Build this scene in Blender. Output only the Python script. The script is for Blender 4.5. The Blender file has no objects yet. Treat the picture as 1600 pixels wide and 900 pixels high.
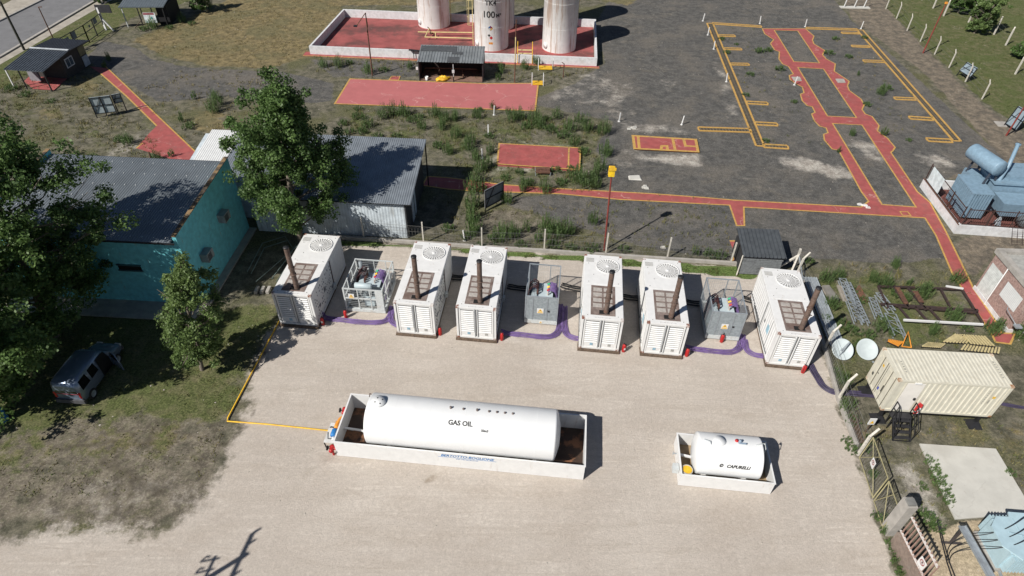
import bpy, math, random
import numpy as np
from mathutils import Matrix, Vector
from mathutils.geometry import tessellate_polygon
R = math.radians
random.seed(7); RNG = np.random.default_rng(7)
scn = bpy.context.scene
COL = scn.collection

# ------------------------------------------------------------------ camera, sky, sun, exposure
CH, PITCH, ROLL, FPX = 29.133, .724856, .021385, 1007.28
cp, sp, cr, sr = math.cos(PITCH), math.sin(PITCH), math.cos(ROLL), math.sin(ROLL)
fwd = Vector((0, cp, -sp)); up0 = Vector((0, sp, cp)); rt0 = Vector((1, 0, 0))
rt = rt0*cr + up0*sr; up = -rt0*sr + up0*cr
cam = bpy.data.cameras.new('camera'); co = bpy.data.objects.new('camera', cam); COL.objects.link(co)
m = Matrix((rt, up, -fwd)).transposed().to_4x4(); m.translation = (0, 0, CH)
co.matrix_world = m
cam.sensor_width = 36; cam.lens = 36*FPX/1600; cam.clip_start = .5; cam.clip_end = 2000
scn.camera = co
def W(px, py, z=0.0):
    """point on the horizontal plane z seen at a photo pixel (survey helper)"""
    u = (px-800)/FPX; v = (450-py)/FPX
    d = rt*u + up*v + fwd
    t = (z-CH)/d.z
    return Vector((d.x*t, d.y*t, z))
def WP(pts, z=0.0): return [W(a, b, z) for a, b in pts]

SUN_EL, SUN_AZ = R(42.3), R(39.7)          # shadows run towards azimuth 39.7 deg from +X
w = bpy.data.worlds.new('World'); scn.world = w; w.use_nodes = True
nt = w.node_tree; bg = nt.nodes['Background']
sky = nt.nodes.new('ShaderNodeTexSky'); sky.sky_type = 'NISHITA'; sky.sun_disc = False
sky.sun_elevation = SUN_EL; sky.air_density = .7; sky.dust_density = .4
sdir = Vector((-math.cos(SUN_AZ)*math.cos(SUN_EL), -math.sin(SUN_AZ)*math.cos(SUN_EL), math.sin(SUN_EL)))
sky.sun_rotation = math.atan2(sdir.x, sdir.y)
nt.links.new(sky.outputs[0], bg.inputs[0]); bg.inputs[1].default_value = .05
sl = bpy.data.lights.new('sun', 'SUN'); sl.energy = 4.9; sl.angle = R(.53); sl.color = (1, .955, .89)
so = bpy.data.objects.new('sun', sl); COL.objects.link(so)
so.rotation_euler = sdir.to_track_quat('Z', 'Y').to_euler()
scn.view_settings.view_transform = 'Standard'; scn.view_settings.look = 'None'
scn.view_settings.exposure = .25; scn.view_settings.gamma = 1; scn.view_settings.use_curve_mapping = False

# ------------------------------------------------------------------ materials
def nodes(mt): mt.use_nodes = True; n = mt.node_tree.nodes; return n, mt.node_tree.links, n['Principled BSDF']
MC = {}
def ramp(n, l, src, a, b, ca=0., cb=1.):
    r = n.new('ShaderNodeMapRange'); r.interpolation_type = 'SMOOTHSTEP'
    r.inputs[1].default_value = a; r.inputs[2].default_value = b; r.inputs[3].default_value = ca; r.inputs[4].default_value = cb
    l.new(src, r.inputs[0]); return r.outputs[0]
def noise(n, l, pos, scale, detail=3, rough=.55):
    t = n.new('ShaderNodeTexNoise'); t.inputs['Scale'].default_value = scale; t.inputs['Detail'].default_value = detail
    t.inputs['Roughness'].default_value = rough; l.new(pos, t.inputs['Vector']); return t.outputs[0]
def mix(n, l, f, a, b):
    x = n.new('ShaderNodeMix'); x.data_type = 'RGBA'
    for s, v in ((x.inputs[0], f), (x.inputs[6], a), (x.inputs[7], b)):
        if isinstance(v, (int, float)): s.default_value = v
        elif isinstance(v, tuple): s.default_value = (*v[:3], 1)
        else: l.new(v, s)
    return x.outputs[2]
def vmul(n, l, pos, v):
    x = n.new('ShaderNodeVectorMath'); x.operation = 'MULTIPLY'; l.new(pos, x.inputs[0]); x.inputs[1].default_value = v; return x.outputs[0]
def M(name, col, rough=.6, metal=0., dirt=None, amt=.5, scale=1.2, streak=False, var=.12, bump=0., spec=.4, thr=(.5, .75)):
    if name in MC: return MC[name]
    mt = bpy.data.materials.new(name); n, l, bs = nodes(mt)
    pos = n.new('ShaderNodeNewGeometry').outputs['Position']
    dark = tuple(c*(1-var*1.6) for c in col); lite = tuple(min(1, c*(1+var)) for c in col)
    f = noise(n, l, pos, scale*2.3, 5, .6)
    c = mix(n, l, ramp(n, l, f, .3, .7), dark, lite)
    if dirt:
        p = vmul(n, l, pos, (1, 1, .18 if streak is True else streak)) if streak else pos
        f2 = noise(n, l, p, scale*(3 if streak else 1), 6, .65)
        c = mix(n, l, ramp(n, l, f2, thr[0], thr[1], 0, amt), c, dirt)
    l.new(c, bs.inputs['Base Color'])
    bs.inputs['Roughness'].default_value = rough; bs.inputs['Metallic'].default_value = metal
    bs.inputs['Specular IOR Level'].default_value = spec
    if bump:
        b = n.new('ShaderNodeBump'); b.inputs['Strength'].default_value = bump; b.inputs['Distance'].default_value = .03
        l.new(noise(n, l, pos, 18, 4), b.inputs['Height']); l.new(b.outputs[0], bs.inputs['Normal'])
    MC[name] = mt; return mt
white = M('white_paint', (.69, .69, .68), .45, dirt=(.36, .27, .2), amt=.38, scale=1.1, streak=True, var=.03, thr=(.58, .76))
white_old = M('white_limewash', (.60, .61, .62), .8, dirt=(.36, .33, .30), amt=.45, scale=1.3, var=.08, bump=.2)
tankw = M('tank_white_paint', (.68, .68, .66), .38, dirt=(.30, .15, .06), amt=.6, scale=.9, streak=.05, var=.04, thr=(.54, .63))
tankd = M('diesel_tank_paint', (.70, .71, .71), .32, dirt=(.4, .38, .35), amt=.25, scale=.7, var=.015, thr=(.6, .85))
louv = M('louvre_white', (.70, .70, .69), .5, var=.04)
cream = M('cream_paint', (.60, .575, .48), .5, dirt=(.4, .33, .22), amt=.35, scale=1.1, streak=True, var=.05)
rust = M('rusty_steel', (.12, .06, .04), .85, dirt=(.25, .12, .06), amt=.8, scale=3, var=.25, bump=.3)
rustp = M('heat_stained_pipe', (.15, .105, .085), .7, .2, dirt=(.16, .075, .045), amt=.8, scale=2.5, var=.2)
rustpl = M('heat_stained_panel', (.22, .175, .155), .75, dirt=(.13, .085, .07), amt=.8, scale=1.6, var=.2, thr=(.42, .62))
panelgr = M('vent_pane_grey', (.40, .37, .34), .7, dirt=(.24, .17, .13), amt=.6, scale=2.4)
black = M('black_steel', (.02, .02, .022), .5, var=.2)
dark = M('dark_void', (.012, .012, .012), .9)
galv = M('galvanised_steel', (.36, .40, .43), .42, .35, dirt=(.22, .22, .22), amt=.4, scale=2, var=.1)
grey_cage = M('pale_grey_cage_paint', (.52, .55, .55), .5, dirt=(.3, .22, .16), amt=.4, scale=3, var=.06)
cage_panel = M('grey_mesh_panel', (.30, .34, .36), .5, .2, dirt=(.2, .22, .23), amt=.4, scale=3)
trafo = M('transformer_grey', (.22, .26, .28), .5, dirt=(.12, .11, .10), amt=.5, scale=2.5)
trafo_top = M('transformer_lid', (.44, .52, .55), .45, var=.06)
purple = M('purple_cable', (.17, .11, .27), .5, var=.15)
red = M('red_paint', (.42, .02, .02), .4, var=.1)
redfloor = M('red_oxide_floor', (.34, .085, .08), .75, dirt=(.24, .1, .09), amt=.6, scale=.8, var=.10, thr=(.45, .75))
redfloor_st = M('stained_red_floor', (.30, .085, .08), .8, dirt=(.09, .05, .045), amt=.85, scale=.28, var=.14, thr=(.45, .66))
yellowl = M('ochre_line_paint', (.50, .30, .085), .7, dirt=(.26, .19, .12), amt=.7, scale=2.2, var=.12)
yellow = M('yellow_paint', (.75, .45, .03), .5, dirt=(.35, .18, .05), amt=.4, scale=2)
orange = M('orange_paint', (.70, .28, .04), .5)
bluep = M('blue_paint', (.03, .18, .45), .45)
concrete = M('concrete', (.36, .34, .31), .85, dirt=(.2, .19, .17), amt=.5, scale=1, var=.1, bump=.3)
concrete_pale = M('pale_concrete', (.50, .49, .45), .85, dirt=(.36, .34, .3), amt=.5, scale=.5, var=.05, bump=.2)
teal = M('turquoise_render', (.17, .56, .62), .8, dirt=(.30, .27, .20), amt=.55, scale=1.3, streak=True, var=.10, bump=.2, thr=(.62, .72))
coping = M('rusty_coping', (.24, .16, .08), .8, dirt=(.04, .035, .03), amt=.95, scale=.9, thr=(.45, .55))
roofg = M('grey_corrugated_sheet', (.19, .215, .235), .42, .35, dirt=(.14, .14, .15), amt=.35, scale=.35, var=.08)
roofp = M('bluish_corrugated_sheet', (.25, .28, .31), .4, .35, dirt=(.17, .18, .2), amt=.35, scale=.5, var=.1)
roofw = M('white_corrugated_sheet', (.64, .65, .65), .5, var=.04)
roofd = M('dark_roof_sheet', (.055, .06, .068), .42, .3, var=.2)
wallw = M('whitewashed_sheet_wall', (.50, .56, .60), .7, dirt=(.3, .3, .28), amt=.6, scale=.9, streak=True)
bluegrey = M('bluegrey_machine_paint', (.20, .30, .385), .45, dirt=(.2, .15, .1), amt=.35, scale=1.6, var=.08, thr=(.6, .8))
paleblue = M('pale_blue_cabinet_paint', (.38, .52, .58), .45, var=.05)
brickm = M('pinkish_brick', (.34, .23, .20), .85, dirt=(.42, .33, .29), amt=.8, scale=4, var=.2, bump=.4)
carp = M('silver_car_paint', (.20, .25, .33), .25, .5, var=.03)
glass = M('dark_glass', (.015, .018, .02), .08, spec=.8)
rubber = M('tyre_rubber', (.02, .02, .02), .8)
bark = M('bark', (.17, .145, .115), .9, dirt=(.08, .07, .055), amt=.8, scale=5, bump=.5)
wood = M('weathered_timber', (.12, .085, .06), .85, var=.25, scale=3)
signw = M('sign_white', (.66, .66, .65), .5, var=.02)
signg = M('sign_grey', (.16, .19, .21), .5, var=.08)
darktxt = M('black_lettering', (.02, .02, .02), .6)
bluetxt = M('blue_lettering', (.02, .16, .42), .6)
asphalt = M('road_asphalt', (.17, .17, .175), .85, dirt=(.13, .13, .13), amt=.5, scale=.3, var=.07, bump=.3)
pave = M('pavement_concrete', (.36, .33, .28), .9, dirt=(.26, .23, .19), amt=.5, scale=.5)
asbest = M('fence_post_concrete', (.55, .52, .46), .85, dirt=(.35, .33, .28), amt=.5, scale=3)

def corr_roof_mat(name, col, dirt): return M(name, col, .45, .3, dirt=dirt, amt=.4, scale=.5)

def leaf_mat(name, c1, c2, trans=.35):
    mt = bpy.data.materials.new(name); n, l, bs = nodes(mt)
    a = n.new('ShaderNodeAttribute'); a.attribute_name = 'tone'
    c = mix(n, l, a.outputs['Fac'], c1, c2)
    l.new(c, bs.inputs['Base Color']); bs.inputs['Roughness'].default_value = .5; bs.inputs['Specular IOR Level'].default_value = .35
    tr = n.new('ShaderNodeBsdfTranslucent'); l.new(c, tr.inputs[0])
    ms = n.new('ShaderNodeMixShader'); ms.inputs[0].default_value = trans
    l.new(bs.outputs[0], ms.inputs[1]); l.new(tr.outputs[0], ms.inputs[2])
    l.new(ms.outputs[0], n['Material Output'].inputs[0]); return mt
leaf_dk = leaf_mat('poplar_leaves', (.05, .095, .028), (.165, .265, .08), .42)
leaf_lt = leaf_mat('young_tree_leaves', (.075, .125, .04), (.215, .30, .10), .42)
weed_m = leaf_mat('weed_leaves', (.06, .11, .035), (.16, .235, .08), .3)
grass_m = leaf_mat('grass_blades', (.07, .10, .025), (.25, .20, .085), .2)

def add_cracks(mt, col, sc=.3, fac=.55, wdt=.012):
    n, l = mt.node_tree.nodes, mt.node_tree.links; bs = n['Principled BSDF']; src = bs.inputs['Base Color'].links[0].from_socket
    pos = n.new('ShaderNodeNewGeometry').outputs['Position']
    ad = n.new('ShaderNodeVectorMath'); ad.operation = 'MULTIPLY_ADD'; nz = n.new('ShaderNodeTexNoise'); nz.inputs['Scale'].default_value = 1.1; nz.inputs['Detail'].default_value = 5; l.new(pos, nz.inputs['Vector'])
    l.new(nz.outputs['Color'], ad.inputs[0]); ad.inputs[1].default_value = (1.6, 1.6, 0); l.new(pos, ad.inputs[2])
    vo = n.new('ShaderNodeTexVoronoi'); vo.feature = 'DISTANCE_TO_EDGE'; vo.inputs['Scale'].default_value = sc; l.new(ad.outputs[0], vo.inputs['Vector'])
    k = ramp(n, l, vo.outputs['Distance'], wdt, 0, 0, fac); m2 = n.new('ShaderNodeMath'); m2.operation = 'MULTIPLY'; l.new(k, m2.inputs[0]); l.new(ramp(n, l, noise(n, l, pos, .5, 3), .45, .6), m2.inputs[1])
    f2 = ramp(n, l, noise(n, l, pos, 6, 6, .7), .60, .72, 0, .35)
    l.new(mix(n, l, f2, mix(n, l, m2.outputs[0], src, col), (.30, .2, .17)), bs.inputs['Base Color'])
redpale = M('faded_red_floor', (.42, .135, .135), .75, dirt=(.36, .12, .115), amt=.5, scale=.4, var=.04)
add_cracks(redpale, (.66, .46, .42)); add_cracks(redfloor, (.55, .36, .32)); add_cracks(concrete_pale, (.28, .26, .23), .25, .5, .01); add_cracks(asphalt, (.07, .07, .07), .2, .6, .01)

# ------------------------------------------------------------------ mesh builder
class MB:
    def __init__(s): s.v = []; s.f = []; s.mi = []; s.sm = []; s.M = Matrix(); s.m = 0
    def add(s, vs, fs, sm=False):
        b = len(s.v); s.v += [tuple(s.M @ Vector(p)) for p in vs]
        for f in fs: s.f.append(tuple(b+i for i in f)); s.mi.append(s.m); s.sm.append(sm)
        return s
    def box(s, x0, y0, z0, x1, y1, z1):
        if x1 < x0: x0, x1 = x1, x0
        if y1 < y0: y0, y1 = y1, y0
        if z1 < z0: z0, z1 = z1, z0
        return s.add([(x0,y0,z0),(x1,y0,z0),(x1,y1,z0),(x0,y1,z0),(x0,y0,z1),(x1,y0,z1),(x1,y1,z1),(x0,y1,z1)],
              [(0,3,2,1),(4,5,6,7),(0,1,5,4),(1,2,6,5),(2,3,7,6),(3,0,4,7)])
    def hexa(s, lo, hi):
        """any prism between two loops of equal length, lo below hi, counter-clockwise"""
        n = len(lo)
        return s.add(list(lo)+list(hi), [tuple(range(n-1, -1, -1)), tuple(range(n, 2*n))]+[(i, (i+1) % n, n+(i+1) % n, n+i) for i in range(n)])
    def prism(s, poly, z0, z1):
        a = sum(poly[i][0]*poly[(i+1) % len(poly)][1]-poly[(i+1) % len(poly)][0]*poly[i][1] for i in range(len(poly)))
        if a < 0: poly = poly[::-1]
        return s.hexa([(p[0], p[1], z0) for p in poly], [(p[0], p[1], z1) for p in poly])
    def bar(s, p0, p1, w, h=None, upv=(0, 0, 1)):
        h = h or w; p0 = Vector(p0); p1 = Vector(p1); d = (p1-p0).normalized(); u = Vector(upv)
        if abs(d.dot(u)) > .98: u = Vector((1, 0, 0))
        a = d.cross(u).normalized()*w/2; b = a.cross(d).normalized()*h/2
        q = [p0-a-b, p0+a-b, p0+a+b, p0-a+b, p1-a-b, p1+a-b, p1+a+b, p1-a+b]
        return s.add(q, [(0,1,2,3),(7,6,5,4),(0,4,5,1),(1,5,6,2),(2,6,7,3),(3,7,4,0)])
    def tube(s, pts, r, n=8, caps=True):
        pts = [Vector(p) for p in pts]; k = len(pts); rs = r if isinstance(r, (list, tuple)) else [r]*k
        vs = []; a = None
        for i, p in enumerate(pts):
            d = (pts[min(i+1, k-1)]-pts[max(i-1, 0)]).normalized()
            if a is None: a = d.orthogonal().normalized()
            else:
                a = (a-d*a.dot(d))
                a = a.normalized() if a.length > 1e-6 else d.orthogonal().normalized()
            b = d.cross(a)
            for j in range(n):
                t = 2*math.pi*j/n; vs.append(p+(a*math.cos(t)+b*math.sin(t))*rs[i])
        s.add(vs, [(i*n+j, i*n+(j+1) % n, (i+1)*n+(j+1) % n, (i+1)*n+j) for i in range(k-1) for j in range(n)], True)
        if caps:
            s.add(vs[:n], [tuple(range(n-1, -1, -1))]); s.add(vs[-n:], [tuple(range(n))])
        return s
    def lathe(s, prof, n=24, axis='z', c=(0, 0, 0), sm=True):
        vs = []
        for r, h in prof:
            for j in range(n):
                t = 2*math.pi*j/n; x, y = r*math.cos(t), r*math.sin(t)
                p = (x, y, h) if axis == 'z' else ((h, x, y) if axis == 'x' else (y, h, x))
                vs.append((p[0]+c[0], p[1]+c[1], p[2]+c[2]))
        k = len(prof)
        s.add(vs, [(i*n+j, i*n+(j+1) % n, (i+1)*n+(j+1) % n, (i+1)*n+j) for i in range(k-1) for j in range(n)], sm)
        return s
    def corr(s, O, U, V, lu, lv, pitch, depth, shape='trap', ends=1):
        """corrugated sheet: waves along U, ribs along V, displaced along U x V"""
        O, U, V = Vector(O), Vector(U).normalized(), Vector(V).normalized(); N = U.cross(V)
        pr = []; n = max(1, int(round(lu/pitch))); p = lu/n
        for i in range(n):
            if shape == 'trap': pr += [(i*p, 0), (i*p+.30*p, 0), (i*p+.45*p, depth), (i*p+.80*p, depth), (i*p+.95*p, 0)]
            elif shape == 'rib': pr += [(i*p, 0), (i*p+.38*p, 0), (i*p+.44*p, depth), (i*p+.56*p, depth), (i*p+.62*p, 0)]
            else: pr += [(i*p+j*p/6, depth*.5*(1-math.cos(2*math.pi*j/6))) for j in range(6)]
        pr.append((lu, 0)); k = len(pr)
        vs = [O+U*a+N*b for a, b in pr]+[O+U*a+N*b+V*lv for a, b in pr]
        return s.add(vs, [(i, i+1, k+i+1, k+i) for i in range(k-1)], shape == 'sin')
    def build(s, name, mats, parent=None, **kw):
        me = bpy.data.meshes.new(name); me.from_pydata(s.v, [], s.f)
        for mt in (mats if isinstance(mats, (list, tuple)) else [mats]): me.materials.append(mt)
        me.polygons.foreach_set('material_index', s.mi); me.polygons.foreach_set('use_smooth', s.sm); me.update()
        o = bpy.data.objects.new(name, me); COL.objects.link(o)
        if parent: o.parent = parent
        for k, v in kw.items(): o[k] = v
        return o
def tag(o, label, cat, group=None):
    o['label'] = label; o['category'] = cat
    if group: o['group'] = group
    return o
def T(name, label, cat, loc=(0, 0, 0), rz=0., group=None):
    o = bpy.data.objects.new(name, None); COL.objects.link(o); o.location = loc; o.rotation_euler = (0, 0, rz)
    o.empty_display_size = .2
    return tag(o, label, cat, group)
def struct(o): o['kind'] = 'structure'; return o
def dup(root, loc=None, rz=None, label=None, group=None, scale=None):
    r = root.copy(); COL.objects.link(r)
    if loc is not None: r.location = loc
    if rz is not None: r.rotation_euler = (0, 0, rz)
    if scale is not None: r.scale = scale if isinstance(scale, tuple) else (scale,)*3
    if label: r['label'] = label
    if group: r['group'] = group
    for ch in list(root.children):
        c = ch.copy(); COL.objects.link(c); c.parent = r
        for g in list(ch.children):
            d = g.copy(); COL.objects.link(d); d.parent = c
    return r
def text_into(mb, txt, size, fn, shear=0., bold=0.):
    """flat letters; fn maps (u, v) in the sign's plane to 3D"""
    cu = bpy.data.curves.new('t', 'FONT'); cu.body = txt; cu.size = size; cu.shear = shear; cu.offset = bold
    cu.align_x = 'CENTER'; cu.resolution_u = 3
    o = bpy.data.objects.new('t', cu); me = bpy.data.meshes.new_from_object(o)
    vs = [tuple(fn(v.co.x, v.co.y)) for v in me.vertices]; fs = [tuple(p.vertices) for p in me.polygons]
    mb.add(vs, fs); bpy.data.objects.remove(o); bpy.data.curves.remove(cu); bpy.data.meshes.remove(me)
def poly_sheet(mb, loops, z):
    """flat filled polygon with holes"""
    L = [[Vector((p[0], p[1], 0)) for p in lp] for lp in loops]
    tr = tessellate_polygon(L); flat = [p for lp in L for p in lp]
    fs = []
    for a, b, c in tr:
        if (flat[b]-flat[a]).cross(flat[c]-flat[a]).z < 0: b, c = c, b
        fs.append((a, b, c))
    mb.add([(p.x, p.y, z) for p in flat], fs)
def strip(mb, pts, wd, z, closed=False):
    """flat painted line along a polyline"""
    P = [Vector((p[0], p[1], 0)) for p in pts]; n = len(P); q = []
    for i in range(n):
        a = P[(i-1) % n] if (closed or i > 0) else None; b = P[(i+1) % n] if (closed or i < n-1) else None
        d1 = (P[i]-a).normalized() if a is not None else None; d2 = (b-P[i]).normalized() if b is not None else None
        d1 = d1 or d2; d2 = d2 or d1
        n1 = Vector((-d1.y, d1.x, 0)); n2 = Vector((-d2.y, d2.x, 0)); nn = (n1+n2)
        nn = nn.normalized() if nn.length > .2 else n1
        k = 1/max(.5, nn.dot(n1)); q += [P[i]+nn*wd/2*k, P[i]-nn*wd/2*k]
    vs = [(p.x, p.y, z) for p in q]; m_ = n if closed else n-1
    mb.add(vs, [(2*i, 2*i+1, (2*i+3) % (2*n), (2*i+2) % (2*n)) for i in range(m_)])

# ================================================================== GROUND
def ground():
    xs = np.concatenate([[-900, -400, -200, -120], np.arange(-80, 80.01, .28), [120, 200, 400, 900]])
    ys = np.concatenate([[-500, -150, -50, -10, 4], np.arange(9, 104.01, .28), [125, 160, 250, 450, 1500]])
    X, Y = np.meshgrid(xs, ys); nx, ny = len(xs), len(ys)
    P = np.stack([X.ravel(), Y.ravel()], 1)
    def inside(px, z=0):
        q = np.array([(v.x, v.y) for v in (px if isinstance(px[0], Vector) else WP(px))])
        r = np.zeros(len(P), bool); n = len(q)
        for i in range(n):
            x1, y1 = q[i]; x2, y2 = q[(i+1) % n]
            c = ((y1 > P[:, 1]) != (y2 > P[:, 1]))
            xi = (x2-x1)*(P[:, 1]-y1)/((y2-y1) if y2 != y1 else 1e-9)+x1
            r ^= c & (P[:, 0] < xi)
        return r.astype(float).reshape(ny, nx)
    def blur(a, k):
        for _ in range(k):
            b = np.pad(a, 1, mode='edge'); a = (b[:-2, 1:-1]+b[2:, 1:-1]+b[1:-1, :-2]+b[1:-1, 2:]+2*a)/6
        return a
    def seg(a, b, wd):
        a, b = W(*a), W(*b); d = np.array([b.x-a.x, b.y-a.y]); L = d@d
        t = np.clip(((P-np.array([a.x, a.y]))@d)/L, 0, 1)
        q = np.array([a.x, a.y])+t[:, None]*d
        return np.clip(1.3-np.hypot(*(P-q).T)/wd, 0, 1).reshape(ny, nx)
    yard = blur(inside([(450, 482), (504, 376), (700, 388), (950, 402), (1180, 418), (1245, 432), (1290, 560), (1312, 640), (1352, 745), (1385, 850), (1410, 960), (1500, 1150),
                        (-200, 1150), (-600, 960), (-300, 855), (0, 838), (140, 826), (250, 850), (318, 800), (342, 740), (372, 690), (376, 645), (400, 570)]), 3)
    inner = inside([(450, 482), (504, 376), (1245, 432), (1290, 560), (1312, 640), (1352, 745), (1385, 850), (1500, 1150), (700, 1150), (500, 720), (430, 560)]); yard = np.maximum(blur(yard, 90), yard*blur(inner, 3))
    darkg = blur(np.maximum.reduce([inside([(985, -60), (1250, -60), (1330, 30), (1440, 130), (1570, 250), (1440, 290), (1470, 350), (1500, 400), (1400, 412), (1262, 402), (1230, 420), (1000, 385), (870, 345), (760, 310), (960, 300), (930, 230), (960, 190), (820, 160), (900, 130), (945, 100), (930, 40)]),
                    inside([(130, 92), (160, 64), (215, 75), (235, 92), (300, 106), (440, 112), (520, 130), (520, 160), (430, 160), (350, 150), (250, 160), (190, 125)]),
                    inside([(480, 92), (660, 95), (700, 120), (520, 122)])*.7]), 4)
    dry = blur(np.maximum.reduce([inside([(205, 62), (330, 15), (470, -60), (1100, -60), (980, 10), (900, -10), (640, 8), (538, 8), (482, 78), (490, 88), (420, 108), (330, 104), (250, 85)]),
                    inside([(300, 160), (360, 175), (380, 210), (300, 205)])*.7, inside([(60, 150), (110, 160), (100, 200), (40, 195)])*.5, inside([(110, 118), (150, 125), (170, 160), (120, 150)])*.7,
                    inside([(1370, 440), (1420, 420), (1500, 425), (1440, 460)])*.45,
                    inside([(1300, 660), (1600, 660), (1640, 720), (1560, 700), (1430, 690), (1340, 700)])*.7, inside([(1390, 740), (1480, 740), (1480, 860), (1430, 860)])*.5,
                    inside([(270, 640), (370, 560), (400, 520), (350, 660), (280, 720), (160, 730), (120, 690)])*.5, inside([(-300, 660), (160, 650), (340, 640), (360, 700), (200, 720), (-300, 760)])*.42]), 22)
    green = blur(np.maximum.reduce([inside([(1395, -60), (1385, 12), (1460, 85), (1535, 158), (1620, 215), (1900, 330), (2300, 100), (1900, -200)]),
                    inside([(-100, 190), (-100, 95), (0, 92), (160, -5), (320, -5), (200, 30), (160, 60), (60, 110), (0, 140)]),
                    inside([(-400, 640), (370, 640), (350, 720), (200, 760), (-400, 760)])*.42,
                    inside([(340, 480), (450, 470), (440, 500), (395, 565), (365, 660), (250, 650), (170, 640), (-100, 700), (-300, 560), (-100, 430), (200, 470)])*.75,
                    inside([(515, 378), (760, 393), (1180, 424), (1180, 440), (950, 416), (650, 392), (515, 384)]),
                    inside([(1255, 440), (1380, 415), (1520, 460), (1560, 540), (1345, 560), (1310, 640), (1300, 600)])*.55,
                    inside([(0, 150), (300, 200), (290, 250), (0, 230)])*.35,
                    inside([(540, 170), (860, 180), (950, 200), (900, 300), (740, 300), (680, 220), (540, 215)])*.45,
                    inside([(1200, 100), (1215, 118), (1240, 128), (1225, 100)])*.4]), 8)
    dust = blur(np.maximum.reduce([inside([(1205, 245), (1260, 248), (1325, 262), (1345, 282), (1300, 275), (1225, 262)]),
                    inside([(992, 240), (1095, 240), (1098, 262), (1040, 256), (995, 252)]), inside([(978, 192), (1050, 196), (1100, 215), (980, 205)])*.7,
                    inside([(1328, 215), (1372, 225), (1390, 255), (1345, 245)]), inside([(1420, 240), (1475, 240), (1500, 265), (1450, 262)])*.8,
                    inside([(930, 110), (985, 140), (970, 165), (860, 160), (860, 130)])*.45, inside([(1108, 90), (1125, 90), (1160, 185), (1140, 190)])*.5,
                    inside([(1035, 160), (1060, 125), (1056, 105), (1020, 130)])*.4, inside([(760, 225), (800, 215), (910, 225), (920, 270), (780, 272), (740, 300)])*.4,
                    inside([(1395, 720), (1430, 720), (1480, 800), (1470, 830), (1400, 780)])*.8, inside([(520, 372), (760, 392), (760, 400), (520, 384)])*.5,
                    inside([(930, 120), (1000, 125), (990, 300), (950, 250)])*.25, inside([(200, 205), (240, 205), (200, 250), (150, 260)])*.6,
                    inside([(1340, 700), (1395, 830), (1420, 960), (1330, 960), (1330, 780)])*.2, inside([(60, 770), (190, 730), (330, 745), (340, 800), (240, 845), (-100, 840)])*.38]), 9)
    soil = blur(np.maximum.reduce([inside([(-600, 700), (0, 655), (250, 650), (370, 560), (400, 530), (378, 640), (345, 740), (300, 840), (140, 830), (-600, 870)])*.62,
                    inside([(200, 470), (420, 470), (400, 540), (250, 650), (-200, 690), (-300, 500), (0, 430)])*.6,
                    inside([(780, 300), (900, 310), (880, 380), (720, 370)])*.5]), 10)
    ruts = np.maximum.reduce([seg((205, 665), (215, 700), .16), seg((240, 668), (222, 702), .16), (seg((160, 720), (250, 770), .35)), seg((182, 700), (182, 800), .18), seg((203, 740), (203, 800), .18),
                    seg((330, 660), (345, 700), .14), seg((310, 665), (325, 640), .14), seg((345, 700), (385, 668), .16), seg((290, 740), (300, 775), .16), seg((310, 735), (320, 765), .14), seg((400, 640), (360, 690), .14),
                    seg((270, 650), (230, 700), .14), seg((100, 700), (180, 690), .2)])
    soil = np.maximum(soil, 0); gravel = blur(np.maximum(inside([(1300, -60), (1390, -20), (1400, 30), (1535, 165), (1640, 235), (1620, 300), (1440, 270), (1560, 240), (1440, 110), (1330, 30)]),
                    np.maximum(inside([(1490, 380), (1700, 300), (1700, 420), (1560, 390), (1520, 440)]), inside([(1400, 870), (1440, 800), (1490, 812), (1640, 830), (1700, 1000), (1430, 1000)])*.0)), 4)
    def spot(px, py, rx, ry, k=1.):
        c_ = W(px, py); return (np.clip(1.25-np.hypot((P[:, 0]-c_.x)/rx, (P[:, 1]-c_.y)/ry), 0, 1)*k*(.55+.45*np.sin(P[:, 0]*5+P[:, 1]*3)*np.sin(P[:, 1]*7-P[:, 0]*2))).reshape(ny, nx)
    stain = np.maximum.reduce([spot(478, 738, 1.1, .7, .5), spot(455, 748, .6, .4, .5), spot(677, 748, .45, .3, 1), spot(672, 752, .3, .25, 1), spot(1118, 797, .25, .2, .9), spot(520, 735, .9, .4, .4), spot(620, 782, .5, .3, .35), spot(900, 640, 1.5, .5, .25)])
    gstrip = blur(inside([(510, 374), (760, 391), (1185, 420), (1182, 437), (950, 412), (650, 388), (508, 384)]), 1)
    sand = blur(inside([(1440, 832), (1480, 830), (1500, 812), (1700, 800), (1800, 1100), (1470, 1100)]), 2)
    vs = np.zeros((nx*ny, 3)); vs[:, :2] = P
    i = np.arange(nx*ny).reshape(ny, nx)
    F = np.stack([i[:-1, :-1], i[:-1, 1:], i[1:, 1:], i[1:, :-1]], -1).reshape(-1, 4)
    me = bpy.data.meshes.new('ground'); me.vertices.add(len(vs)); me.vertices.foreach_set('co', vs.ravel())
    me.loops.add(F.size); me.loops.foreach_set('vertex_index', F.ravel().astype(np.int32))
    me.polygons.add(len(F)); me.polygons.foreach_set('loop_start', np.arange(0, F.size, 4, dtype=np.int32)); me.polygons.foreach_set('loop_total', np.full(len(F), 4, dtype=np.int32))
    me.update(calc_edges=True)
    for nm, ch in (('zoneA', (yard, darkg, dry, green)), ('zoneB', (dust, soil, gravel, ruts)), ('zoneC', (sand, gstrip, stain, sand*0))):
        a = me.color_attributes.new(nm, 'FLOAT_COLOR', 'POINT'); a.data.foreach_set('color', np.stack([c.ravel() for c in ch], 1).ravel())
    mt = bpy.data.materials.new('ground_mixed'); n, l, bs = nodes(mt)
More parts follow.
